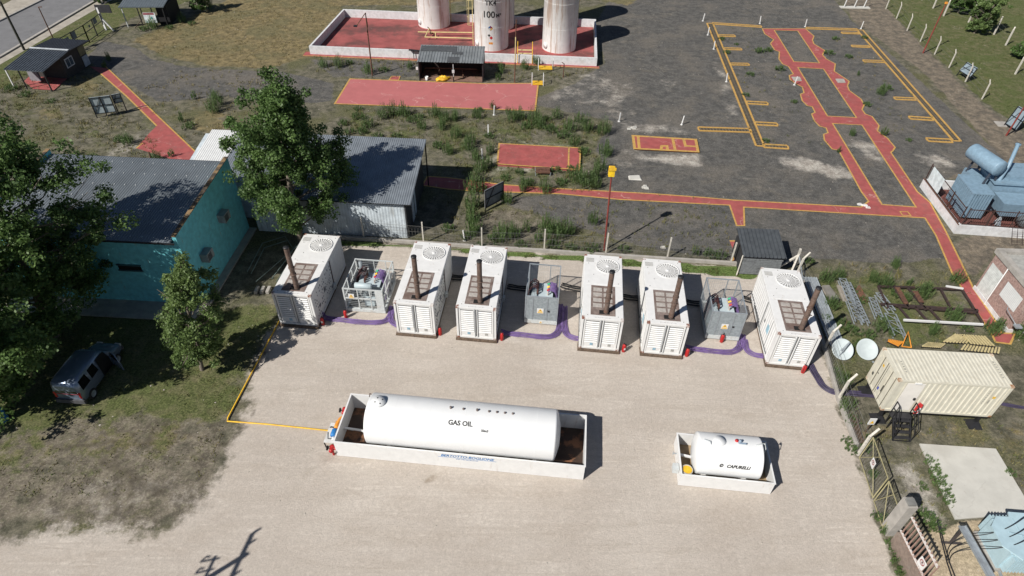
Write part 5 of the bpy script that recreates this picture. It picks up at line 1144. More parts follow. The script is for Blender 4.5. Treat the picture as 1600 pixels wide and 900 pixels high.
t = T('gate_pillar', 'white A shaped concrete post at the far end of the entrance gate', 'post', A1); MB().bar((0.1, 0, 0), (-.1, .2, 2.6), .2).bar((1.1, -.2, 0), (0, .1, 1.4), .12).build('pillar', signw, t); MB().box(-.3, .1, 2.0, 1.5, .2, 2.9).build('dark_board', M('gate_board', (.03, .03, .035), .7), t)
# right hand gate leaves
def gate_leaf(label, a, b, h, sign=False):
    a, b = W(*a), W(*b); t = T('mesh_gate', label, 'gate', a); d = b-a; L = Vector((.12, .08, h))
    olive = M('olive_tube', (.30, .27, .15), .6)
    f = MB(); f.tube([(0, 0, .08), tuple(d+Vector((0, 0, .08)))], .03, 6); f.tube([tuple(d*0+L), tuple(d+L)], .03, 6)
    for k in (0, 1): f.tube([tuple(d*k+Vector((0, 0, .05))), tuple(d*k+L)], .035, 6)
    f.tube([tuple(L), tuple(d+Vector((0, 0, .08)))], .022, 6); f.tube([(0, 0, .08), tuple(d*.5+L)], .022, 6); f.build('gate_frame', olive, t)
    w_ = MB(); n_ = int(d.length/.16)
    for i in range(n_): w_.bar(d*(i/n_)+Vector((0, 0, .1)), d*((i+1)/n_)+L, .006); w_.bar(d*((i+1)/n_)+Vector((0, 0, .1)), d*(i/n_)+L, .006)
    w_.build('wire_netting', wire_m, t)
    if sign: no_sign(t, d*.45+Vector((.0, 0, 1.15)), .38, d)
def no_sign(t, p, s, d):
    u = Vector((d.x, d.y, 0)).normalized(); n_ = Vector((-abs(u.y), u.x*math.copysign(1, u.y)*-1 if False else 0, 0)); n_ = u.cross(Vector((0, 0, 1))); n_ = n_ if n_.x < 0 else -n_
    if u.cross(Vector((0, 0, 1))).dot(n_) < 0: u = -u
    z = Vector((0, 0, 1)); P = lambda a, b, o=0: p+u*a+z*b+n_*(.03+o)
    sg = MB().hexa([P(-s/2, -s*.65, -.02), P(-s/2, -s*.65), P(s/2, -s*.65), P(s/2, -s*.65, -.02)], [P(-s/2, s*.65, -.02), P(-s/2, s*.65), P(s/2, s*.65), P(s/2, s*.65, -.02)]).build('notice', signw, t)
    r = MB(); n = 20
    for i in range(n):
        a0, a1 = 2*math.pi*i/n, 2*math.pi*(i+1)/n; q = [P(s*.36*math.cos(a0), s*.15+s*.36*math.sin(a0), .006), P(s*.36*math.cos(a1), s*.15+s*.36*math.sin(a1), .006), P(s*.27*math.cos(a1), s*.15+s*.27*math.sin(a1), .006), P(s*.27*math.cos(a0), s*.15+s*.27*math.sin(a0), .006)]
        r.add(q, [(0, 1, 2, 3), (3, 2, 1, 0)])
    q = [P(-s*.25, s*.32, .008), P(-s*.2, s*.38, .008), P(s*.25, s*-.02, .008), P(s*.2, -s*.08, .008)]; r.add(q, [(0, 1, 2, 3), (3, 2, 1, 0)]); r.build('prohibition_ring', red, sg)
    k = MB(); k.add([P(-s*.08, s*.0, .004), P(s*.08, s*.0, .004), P(s*.08, s*.3, .004), P(-s*.08, s*.3, .004)], [(0, 1, 2, 3), (3, 2, 1, 0)]); k.build('figure_mark', darktxt, sg)
gate_leaf('upper olive wire gate leaf with a no entry notice, right edge of the yard', (1342, 716), (1363, 779), 1.75, True)
gate_leaf('lower olive wire gate leaf next to the concrete pillar', (1364.5, 784), (1378, 826), 1.75)
t = T('warning_board', 'small white and yellow warning board on the fence near the cream container', 'sign', W(1352, 676)); MB().box(-.18, -.02, .75, .18, .02, 1.25).build('board', signw, t); MB().add([(-.12, -.025, .85), (.12, -.025, .85), (0, -.025, 1.1)], [(0, 1, 2)]).build('warning_triangle', yellow, t); MB().bar((0, .03, 0), (0, .03, 1.2), .05).build('stake_post', wood, t)
mb = MB(); mb.bar(W(1330, 650, .1), W(1347, 694, .1), .3, .18); mb.bar(W(1336, 652, .15), W(1345, 690, .15), .1, .3); tag(mb.build('timber_sleeper', wood), 'old timber sleeper lying along the foot of the right fence', 'timber')
# pillar, brick wall and rusty pickets
def picket():
    a, b = W(1384, 838), W(1425, 925); t = T('picket_wall', 'low brick wall topped with rusty white picket bars, bottom right', 'fence', a); d = b-a; L = d.length; u = d/L; n_ = Vector((u.y, -u.x, 0)); n_ = n_ if n_.x > 0 else -n_
    MB().hexa([u*.3, d, d+n_*.2, u*.3+n_*.2], [u*.3+Vector((0, 0, 1)), d+Vector((0, 0, 1)), d+n_*.2+Vector((0, 0, 1)), u*.3+n_*.2+Vector((0, 0, 1))]).build('brick_wall', M('old_brick_wall', (.22, .17, .14), .9, dirt=(.3, .27, .23), amt=.7, scale=3, bump=.5), t)
    o_ = n_*.1; r = MB()
    for z, w_ in ((1.15, .07), (2.35, .08)): r.bar(u*.3+o_+Vector((0, 0, z)), d+o_+Vector((0, 0, z)), w_)
    r.build('rail', M('chipped_white_rail', (.62, .58, .55), .6, dirt=(.25, .1, .06), amt=.8, scale=3), t)
    k = .42; 
    while k < L and k < 6: MB().bar(u*k+o_+Vector((0, 0, 1.0)), u*k+o_+Vector((0, 0, 2.5)), .05).build('picket', M('rusty_picket', (.3, .2, .16), .7, dirt=(.2, .07, .04), amt=.9, scale=4), t); k += .2
    no_sign(t, u*2.1+Vector((0, 0, 1.65)), .42, d)
    t2 = T('gate_pillar', 'thick concrete gate pillar at the end of the picket wall', 'pillar', a-u*.25); MB().hexa([-u*.3, u*.25, u*.25+n_*.45, -u*.3+n_*.45], [p+Vector((0, 0, 2.6)) for p in (-u*.3, u*.25, u*.25+n_*.45, -u*.3+n_*.45)]).build('pillar_shaft', concrete, t2); MB().bar(tuple(n_*.2+Vector((0, 0, 2.6))), tuple(n_*.2+Vector((0, 0, 2.75))), .35).build('pillar_cap', M('cap_grey', (.2, .2, .19), .9), t2)
picket()

# ================================================================== SIGNS
def backboard(label, a, b, h, legs=2, mt=signg, lo=.4, tilt=.0, face=None):
    a, b = W(*a), W(*b); t = T('sign_board', label, 'sign', a); d = b-a; u = d.normalized(); n_ = Vector((-u.y, u.x, 0))*tilt
    MB().hexa([Vector((0, 0, lo)), d+Vector((0, 0, lo)), d+Vector((0, 0, lo))+Vector((-u.y, u.x, 0))*.05, Vector((0, 0, lo))+Vector((-u.y, u.x, 0))*.05], [n_+Vector((0, 0, h)), d+n_+Vector((0, 0, h)), d+n_+Vector((0, 0, h))+Vector((-u.y, u.x, 0))*.05, n_+Vector((0, 0, h))+Vector((-u.y, u.x, 0))*.05]).build('panel', mt, t)
    f = MB(); s_ = Vector((u.y, -u.x, 0))*.04
    for z in (lo+.05, (lo+h)/2, h-.05): k = (z-lo)/(h-lo); f.bar(n_*k+s_+Vector((0, 0, z)), d+n_*k+s_+Vector((0, 0, z)), .05)
    f.bar(s_+Vector((0, 0, lo)), d*.5+n_+s_+Vector((0, 0, h)), .04)
    f.build('frame', black, t)
    for i in range(legs): MB().bar(d*i/(legs-1)+s_, d*i/(legs-1)+n_+s_+Vector((0, 0, h)), .07).build('leg', black, t)
backboard('wide grey sign board seen from behind, standing beside the red path at the left', (152, 184), (184, 180), 2.0, 3, M('sign_back_pale', (.36, .42, .44), .4), .35)
backboard('smaller grey sign board joined to the right of the wide one', (185, 176), (198, 173), 1.8, 2, M('sign_back_pale', (.26, .30, .31), .5), .9)
backboard('dark ribbed board standing beside the red path behind the workshop', (758, 330), (786, 315), 1.9, 2, M('board_dark', (.22, .23, .24), .6), .25)
backboard('small grey sign board hung on the pale post fence, top right', (1495, 118), (1511, 128), 1.5, 2, M('sign_blue_grey', (.22, .28, .32), .5), .55, .5)
backboard('grey sign board behind the red pole at the right edge', (1569, 196), (1586, 207), 2.0, 2, M('sign_blue_grey', (.22, .28, .32), .5), .2, .4)
mb = MB(); q = WP([(1553, 189), (1572, 190), (1574, 198), (1560, 197)], .06); mb.prism([(p.x, p.y) for p in q], 0, .06); tag(mb.build('concrete_slab', concrete), 'small pale concrete slab in front of the grey board, right edge', 'slab')

# ================================================================== BIG BLUE-GREY TRANSFORMER (right)
def big_trafo():
    o_ = Vector((33.79, 40.28, 0)); t = T('bund_wall', 'low white wall around the big blue grey transformer at the right', 'wall', o_, 0)
    nw = Vector((34.21, 46.9, 0))-o_; e = Vector((14, -1.2, 0)); h = .8
    u = nw.normalized(); n_ = Vector((u.y, -u.x, 0)); v = e.normalized(); m_ = Vector((-v.y, v.x, 0)); Zh = Vector((0, 0, h))
    MB().hexa([Vector(), n_*.22, nw+n_*.22, nw], [Zh, n_*.22+Zh, nw+n_*.22+Zh, nw+Zh]).build('wall_side', white_old, t)
    MB().hexa([v*.222, e, e+m_*.22, v*.222+m_*.22], [p+Zh*.998 for p in (v*.222, e, e+m_*.22, v*.222+m_*.22)]).build('wall_side', white_old, t)
    q = nw+n_*.222; MB().hexa([q-m_*.22, q+e-m_*.22, q+e, q], [p+Zh*.996 for p in (q-m_*.22, q+e-m_*.22, q+e, q)]).build('wall_side', white_old, t)
    MB().bar(Zh+Vector((0, 0, .03)), nw+Zh+Vector((0, 0, .03)), .06).build('rust_strip', rust, t)
    mb = MB(); mb.prism([o_+Vector((.25, .25, 0)), o_+e+Vector((0, .3, 0)), o_+e+nw+Vector((0, -.3, 0)), o_+nw+Vector((.25, -.25, 0))], 0, .03); struct(mb.build('red_floor', M('brown_oxide_floor', (.16, .06, .05), .8, dirt=(.07, .05, .045), amt=.7, scale=.6)))
    f = T('steel_fence', 'dark steel bar fence panels on top of the low wall of the big transformer', 'fence', o_)
    b = MB()
    for (a0, a1) in ((Vector((.1, .3, h)), nw*.98+Vector((.1, 0, h))), (Vector((.3, .1, h)), Vector((5.5, -.35, h)))):
        d = a1-a0; n = int(d.length/.16)
        for z in (.05, 1.35): b.bar(a0+Vector((0, 0, z)), a1+Vector((0, 0, z)), .05)
        for k in range(n+1):
            if a0.x > .2 or k < n*.5: b.bar(a0+d*k/n, a0+d*k/n+Vector((0, 0, 1.35)), .02)
        for k in (0, .33, .66, 1): b.bar(a0+d*k-Vector((0, 0, .35)), a0+d*k+Vector((0, 0, 1.5)), .06)
    b.build('bars', M('rusty_dark_bars', (.06, .035, .03), .7), f)
    a = nw*.62+Vector((.02, 0, 0)); MB().hexa([a+Vector((0, 0, h+.15)), a+Vector((.03, 0, h+.15)), a+nw*.3+Vector((.03, 0, h+.15)), a+nw*.3+Vector((0, 0, h+.15))], [a+Vector((0, 0, h+1.45)), a+Vector((.03, 0, h+1.45)), a+nw*.3+Vector((.03, 0, h+1.45)), a+nw*.3+Vector((0, 0, h+1.45))]).build('white_panel', M('panel_pale_blue', (.6, .68, .7), .5), f)
    # transformer, local origin at SW bund corner
    g = T('power_transformer', 'big blue grey power transformer with a raised oil drum inside the low wall', 'transformer', o_, -.08)
    bg_ = bluegrey
    def radiator(x0, y0, x1, y1, z1, n):
        r = MB(); r.box(x0+.15, y0+.1, .25, x1-.15, y1-.1, z1-.1); r.box(x0, y0, z1-.1, x1, y1, z1)
        for i in range(n): y = y0+(y1-y0)*(i+.5)/n; r.box(x0, y-.05, .3, x0+.15, y+.05, z1-.1); r.box(x1-.15, y-.05, .3, x1, y+.05, z1-.1)
        n2 = int((x1-x0)/.2)
        for i in range(n2): x = x0+(x1-x0)*(i+.5)/n2; r.box(x-.05, y0, .3, x+.05, y0+.1, z1-.1)
        return r.build('radiator_bank', bg_, g)
    radiator(1.1, 1.9, 2.7, 4.7, 2.5, 12)
    radiator(7.0, .9, 8.8, 3.6, 2.4, 12)
    MB().box(3.2, 3.2, .3, 10.0, 5.6, 2.7).box(3.05, 3.05, 2.7, 10.1, 5.75, 2.85).box(2.2, 4.9, .3, 3.2, 6.0, 2.4).build('main_tank', bg_, g)
    MB().box(4.2, 3.5, 2.85, 9.5, 4.9, 3.25).box(5.0, 4.95, 2.85, 6.4, 5.6, 3.3).build('tank_cover', bg_, g)
    MB().hexa([(3.6, 1.5, .9), (5.2, 1.5, .9), (5.2, 3.0, .9), (3.6, 3.0, .9)], [(3.3, 1.3, 2.1), (5.5, 1.3, 2.1), (5.5, 3.0, 2.1), (3.3, 3.0, 2.1)]).box(5.7, 1.9, 1.2, 6.7, 3.0, 2.2).build('cable_box', bg_, g)
    b = MB()
    b.lathe([(.001, -.02), (.3, 0), (.6, .08), (.62, .14), (.62, 2.85), (.6, 2.92), (.3, 3.0), (.001, 3.02)], 32, 'y', (0, 0, 0))
    rot = Matrix.Rotation(R(18), 4, 'Z')
    b.v = [tuple(rot @ Vector(p)+Vector((2.9, 3.1, 4.0))) for p in b.v]; b.build('oil_conservator', bg_, g)
    s_ = MB()
    for p in ((2.7, 3.4), (2.5, 5.6)): s_.bar((p[0]-.3, p[1], 2.3), (p[0]-.15, p[1], 3.5), .12); s_.bar((p[0]+.5, p[1], 2.6), (p[0]+.3, p[1], 3.5), .12)
    s_.build('conservator_stand', M('stand_dark', (.05, .06, .08), .6), g)
    MB().tube([(3.6, 3.6, 2.8), (3.8, 3.8, 4.0), (4.4, 4.9, 5.0), (4.55, 5.15, 5.1)], .14, 12).lathe([(.001, 5.0), (.2, 5.0), (.2, 5.15), (.001, 5.16)], 12, c=(4.6, 5.2, 0)).build('vent_pipe', bg_, g)
    MB().lathe([(.001, .3), (.7, .3), (.9, .5), (.9, 1.0), (.7, 1.15), (.001, 1.2)], 20, c=(5.9, 1.3, 0)).build('round_base', M('dark_machine', (.1, .12, .13), .6), g)
    b = MB()
    for i in range(12): b.bar((3.4+.1*(i % 3), .6+.18*i*.5, .25), (4.0+.05*i, 2.2, .9+.1*(i % 4)), .05)
    b.build('cable_ladder', galv, g)
    b = MB()
    for i in range(5): b.lathe([(.12, 3.25), (.09, 3.4), (.13, 3.5), (.08, 3.62), (.12, 3.72), (.03, 4.0), (.001, 4.02)], 10, c=(7.2+i*.5, 4.2, 0))
    b.build('bushing', bg_, g)
    # rusty gate and beams in front
    k = T('rusty_beams', 'rusty steel beams and grating leaning on the wall in front of the big transformer', 'scrap', o_)
    MB().bar((4.9, -1.3, .1), (7.0, .6, 1.6), .28, .2).bar((7.6, -1.5, .1), (9.8, .6, 1.8), .3, .2).build('beam', rust, k)
    b = MB()
    for i in range(12): b.bar((3.6+i*.4, -1.4, .15), (3.9+i*.4, -.1, 1.1), .02)
    for i in range(6): b.bar((3.6+i*.05, -1.4+i*.26, .15+i*.19), (8.2+i*.05, -1.5+i*.26, .15+i*.19), .02)
    b.build('grating', M('dark_grating', (.07, .05, .045), .7), k)
    b = MB()
    for x in (6.6, 7.4): b.tube([(x, -.6, .2), (x, .0, 1.9), (x+.4, 0, 1.9), (x+.45, -.4, .4)], .03, 6)
    b.build('yellow_ladder', M('pale_yellow_rail', (.6, .5, .25), .6), k)
big_trafo()

# ================================================================== BLUE CABINETS (bottom right)
def smooth(P, it=3):
    P = [Vector(p) for p in P]
    for _ in range(it):
        q = [P[0]]
        for a, b in zip(P[:-1], P[1:]): q += [a*.75+b*.25, a*.25+b*.75]
        P = q+[P[-1]]
    return P
def blue_unit(label, loc, rz):
    t = T('distribution_transformer', label, 'transformer', loc, rz, 'pale blue transformers at the bottom right corner')
    L, D, H = 2.6, 1.7, 1.5
    b = MB(); b.box(0, 0, .15, L, D, H); b.build('tank', paleblue, t)
    b = MB(); b.prism([(-.25, .35), (.35, -.3), (2.0, -.3), (2.35, .0), (3.0, .1), (3.0, 1.5), (2.4, 2.0), (.9, 2.05), (.8, 1.8), (.2, 1.8), (-.25, 1.3)], H, H+.08); b.build('lid', paleblue, t)
    f = MB()
    for i in range(16): f.box(.1+i*.15, -.28, .3, .13+i*.15, 0, H-.1); f.box(.1+i*.15, D, .3, .13+i*.15, D+.28, H-.1)
    f.build('cooling_fins', paleblue, t)
    s_ = MB(); s_.box(.9, .1, H+.08, .93, 1.7, H+.1); s_.box(1.6, 0, H+.08, 1.63, 1.8, H+.1); s_.bar((.4, 1.0, H+.1), (2.2, .6, H+.1), .04, .03); s_.build('lid_seam', M('seam_blue', (.3, .42, .48), .5), t)
    for i in range(3): MB().lathe([(.09, H+.08), (.11, H+.15), (.07, H+.2), (.11, H+.27), (.07, H+.33), (.03, H+.42), (.001, H+.43)], 12, c=(2.15+i*.12, 1.65-i*.45, 0)).build('bushing', M('dark_red_porcelain', (.16, .03, .03), .35), t)
    MB().box(-.1, -.1, 0, L+.1, D+.1, .15).build('base', concrete, t)
    k = MB()
    for i in range(3): k.tube(smooth([(2.15+i*.12, 1.65-i*.45, H+.35), (1.5, 1.75-i*.42, H+.5), (.6, 1.25-i*.4, H+.18), (-.3, 1.0-i*.35, H-.15), (-.9, 1.3-i*.3, .5), (-1.6, 1.1-i*.2, .08), (-2.0, .4-i*.1, .05)]), .022, 6)
    k.build('cables', black, t)
    return t
p = W(1545, 842, 0)
blue_unit('pale blue transformer with black cables on top beside the concrete pad', (22.55, 14.0, 0), -.03)
blue_unit('pale blue transformer cut off by the bottom right corner of the picture', (23.0, 11.15, 0), -.03)
t = T('cable_support_beam', 'raised grey steel channel on a T shaped foot near the bottom right', 'beam', W(1485, 848)); a_ = W(1503, 822, 1.35)-W(1485, 848); b_ = W(1550, 905, 1.35)-W(1485, 848)
MB().bar(tuple(a_), tuple(b_), .32, .05).bar(tuple(a_+Vector((-.15, 0, .03))), tuple(b_+Vector((-.15, 0, .03))), .03, .12).bar(tuple(a_+Vector((.15, 0, .03))), tuple(b_+Vector((.15, 0, .03))), .03, .12).build('channel', galv, t)
MB().bar((0, 0, .03), tuple(a_+Vector((.05, -.1, -.03))), .09).bar((-.45, 0, .03), (.5, -.05, .03), .1, .05).build('foot', M('beam_foot', (.06, .05, .05), .7), t)
mb = MB(); mb.tube([gw(1465, 812, .3), gw(1470, 840, .05), gw(1480, 880, .05), gw(1490, 910, .05)], .03, 6); mb.tube([gw(1467, 814, .3), gw(1474, 845, .05), gw(1484, 880, .05), gw(1496, 910, .05)], .03, 6); tag(mb.build('ground_cable', black), 'pair of black cables trailing over the sand at the bottom right', 'cable')
mb = MB(); mb.bar(W(1555, 872, .05), W(1600, 879, .05), .1); mb.bar(W(1554, 873, .05), W(1566, 905, .05), .1); tag(mb.build('steel_angle', galv), 'grey steel angle frame on the sand below the pale blue transformer', 'steel')

# ================================================================== SCRAP BETWEEN FENCE AND BRICK BUILDING
t = T('rusty_rack', 'large rusty steel frame with cross bars lying in the weeds beside the red path', 'frame', W(1372, 447)); o_ = W(1372, 447); L_ = lambda a, b, z=.3: tuple(W(a, b, z)-o_)
b = MB()
for a, c_, w_ in (((1372, 447), (1505, 452), .12), ((1376, 475), (1528, 485), .16), ((1400, 478), (1528, 489), .1), ((1372, 447), (1388, 482), .12), ((1395, 448), (1420, 482), .1), ((1418, 449), (1447, 484), .1), ((1470, 452), (1487, 484), .12), ((1503, 452), (1536, 505), .12), ((1452, 482), (1474, 506), .1), ((1430, 480), (1452, 504), .1), ((1496, 486), (1505, 506), .1), ((1405, 480), (1422, 500), .1)): b.bar(L_(*a), L_(*c_), w_, .12)
b.build('frame_bar', M('black_rusted_bars', (.045, .03, .028), .8, dirt=(.12, .06, .04), amt=.7, scale=3), t)
MB().bar(L_(1412, 500, .42), L_(1536, 507, .42), .12).bar(L_(1478, 447, .42), L_(1505, 451, .42), .1).build('white_bar', signw, t)
MB().bar(L_(1402, 449, .4), L_(1416, 474, .4), .3, .06).bar(L_(1430, 455, .38), L_(1440, 472, .38), .3, .06).build('rusty_plate', rust, t)
def lattice(label, a, b, w_, mt=galv, h=.3):
    A, B = W(*a, 0), W(*b, 0); t = T('lattice_section', label, 'lattice mast', A, 0, 'lattice sections lying in the weeds'); d = B-A; u = d.normalized(); n_ = Vector((-u.y, u.x, 0)); m_ = MB()
    C4 = [n_*sx*w_/2+Vector((0, 0, z)) for sx in (-1, 1) for z in (.06, h)]
    for c_ in C4: m_.bar(c_, c_+d, .05)
    k = 0; n = max(2, int(d.length/(w_*.9)))
    for i in range(n):
        p0, p1 = d*i/n, d*(i+1)/n
        m_.bar(p0+C4[1], p1+C4[3], .025); m_.bar(p0+C4[3], p0+C4[1], .025); m_.bar(p0+C4[0], p1+C4[1], .025); m_.bar(p0+C4[2], p1+C4[3], .025)
    m_.build('lattice_frame', mt, t)
lattice('long galvanised lattice section nearest the concrete blocks', (1314, 440), (1340, 508), .45)
lattice('second galvanised lattice section lying right beside the longest one', (1322, 446), (1352, 510), .35)
lattice('pale lattice section lying left of the rusty frame', (1360, 470), (1372, 500), .4)
lattice('broad pale lattice section lying behind the cream container', (1388, 495), (1404, 530), .7)
lattice('short lattice section tangled in weeds above the broad one', (1370, 462), (1392, 490), .4)
mb = MB(); q = [W(1334, 452, .1), W(1346, 470, .1), W(1358, 472, .1), W(1343, 445, .25)]; mb.hexa([p-Vector((0, 0, .04)) for p in (q[1], q[2], q[3], q[0])], [q[1], q[2], q[3], q[0]]); tag(mb.build('rusty_sheet', rust), 'bent rusty steel sheet among the lattice sections', 'sheet')
mb = MB(); mb.bar(W(1289, 448, .15), W(1305, 470, .15), .5, .3); tag(mb.build('concrete_beam', M('old_concrete', (.2, .19, .17), .9, bump=.5)), 'short grey concrete beam beside the weeds right of the last generator', 'beam')
for i, (a, b) in enumerate((((1282, 448), (1292, 460)), ((1309, 446), (1319, 470)), ((1313, 447), (1322, 470)))):
    mb = MB(); mb.bar(W(*a, .08), W(*b, .08), .16, .1); tag(mb.build('timber_plank', M('grey_timber', (.3, .27, .23), .85)), ['short timber plank left of the grey concrete beam', 'left one of two timber planks beside the long lattice section', 'right one of two timber planks touching the long lattice section'][i], 'plank')
mb = MB(); a, b = W(1258, 432, .45), W(1301, 540, .1)
d = (b-a).normalized(); s_ = Vector((-d.y, d.x, 0))*-1
mb.corr(b, -d, s_*-1 if False else Vector((d.y, -d.x, 0)), 1, 1, .2, .03) if False else None
L = (b-a).length; sd = Vector((d.y, -d.x, 0)); sd = sd if sd.x > 0 else -sd
mb.corr(a-sd*.15, sd, -d if False else d, .95, L, .19, .05, 'trap'); tag(mb.build('galvanised_sheets', M('bright_sheet', (.42, .46, .48), .4, .4)), 'long galvanised corrugated sheets leaning along the foot of the fence beside the last generator', 'sheets')
# yellow and black hatched gratings
def hatch(label, poly, n, mt, a=.09, z=.2):
    q = [W(x, y, z) for x, y in poly]; t = T('striped_grating', label, 'grating', (q[0].x, q[0].y, 0)); o_ = Vector((q[0].x, q[0].y, 0)); b = MB()
    for i in range(n):
        k = (i+.5)/n; p0 = q[0].lerp(q[1], k); p1 = q[3].lerp(q[2], k); b.bar(p0-o_, p1-o_, a, .05)
    b.build('slats', mt, t)
    MB().bar(q[0]-o_-Vector((0, 0, .06)), q[1]-o_-Vector((0, 0, .06)), .05).bar(q[3]-o_-Vector((0, 0, .06)), q[2]-o_-Vector((0, 0, .06)), .05).build('bearer', black, t)
stp = M('faded_yellow_slats', (.50, .42, .22), .7, dirt=(.25, .2, .12), amt=.6, scale=3)
hatch('faded yellow slatted grating stack behind the cream container, left half', [(1472, 534), (1512, 536), (1520, 524), (1492, 522)], 8, stp, .1)
hatch('faded yellow slatted grating stack behind the cream container, right half', [(1516, 537), (1556, 541), (1540, 525), (1504, 523)], 8, stp, .1, .3)
hatch('lowest faded yellow grating tucked behind the far right end of the cream container', [(1500, 546), (1562, 552), (1564, 543), (1506, 538)], 12, stp, .1, .15)
hatch('thin faded yellow grating directly behind the cream container roof edge', [(1440, 541), (1470, 543), (1478, 537), (1450, 535)], 10, stp)
hatch('orange slatted grating with a triangle frame behind the left end of the cream container', [(1387, 533), (1404, 541), (1412, 534), (1388, 530)], 9, orange, .07, .25)
t = T('triangle_frame', 'orange triangular steel frame standing beside the slatted grating', 'frame', W(1408, 543)); o_ = W(1408, 543)
MB().tube([(0, 0, .1), tuple(W(1419, 518, .5)-o_), tuple(W(1424, 543, .1)-o_)], .04, 6).tube([(0, 0, .1), tuple(W(1424, 543, .1)-o_)], .04, 6).build('tube_frame', orange, t)
# shaded frames left of first generator
t = T('pipe_frames', 'greenish steel pipe frames heaped in the shade left of the first generator', 'scrap', W(400, 445)); o_ = W(400, 445); b = MB()
for P_ in (((386, 425), (410, 380), (445, 369), (458, 388)), ((392, 428), (413, 387), (448, 376)), ((400, 440), (440, 405), (470, 380)), ((425, 435), (455, 395), (462, 382)), ((432, 440), (461, 398))):
    b.tube([tuple(W(a, c_, .35+.1*(i % 2))-o_) for i, (a, c_) in enumerate(P_)], .03, 6)
b.build('pipe', M('greenish_pipe', (.13, .18, .17), .6), t)
for i, px in enumerate((402, 411, 420)):
    mb = MB(); p = W(px, 455); mb.box(p.x-.1, p.y-.3, 0, p.x+.1, p.y+.3, .22); tag(mb.build('kerb_block', concrete), ['leftmost', 'middle', 'rightmost'][i]+' of the three small concrete blocks in the shade left of the first generator', 'block')
mb = MB(); mb.bar(W(437, 440, .2), W(476, 372, .2), .15, .3); tag(mb.build('timber_beam', wood), 'dark timber beam along the left side of the first generator', 'beam')
t = T('steel_shelf', 'small rusty shelf frame lying in front of the square red slab', 'shelf', W(848, 271)); MB().box(-.6, -.4, .25, .6, -.05, .35).box(-.6, .0, .3, .6, .4, .4).build('top', rust, t)
b = MB()
for x in (-.6, .6):
    for y in (-.4, .4): b.bar((x, y, 0), (x*1.1, y, .35), .05)
b.build('leg', galv, t)
for i, (px, py, lb) in enumerate([(992, 278, 'pale paving stone lying on the dark gravel below the small slab'), (1006, 293, 'small white stone lying below the paving stone'), (988, 200, 'broken concrete lumps above the small yellow lined slab'), (1352, 322, 'crumpled white sheet on the red path junction'), (1036, 387, 'small white card on the gravel behind the back fence')]):
    mb = MB(); p = W(px, py); rg = random.Random(i)
    for k in range(1 if i in (0, 4) else 4):
        s_ = (.55 if i == 0 else .18); x, y = p.x+rg.uniform(-.4, .4)*(k > 0), p.y+rg.uniform(-.3, .3)*(k > 0)
        mb.hexa([(x-s_, y-s_*.6, 0), (x+s_, y-s_*.7, 0), (x+s_*.9, y+s_*.6, 0), (x-s_, y+s_*.5, 0)], [(x-s_*.8, y-s_*.5, .08+.05*k), (x+s_*.8, y-s_*.5, .1), (x+s_*.7, y+s_*.5, .12), (x-s_*.8, y+s_*.4, .1)])
    tag(mb.build('rubble_piece', concrete_pale if i != 3 else signw), lb, 'rubble')

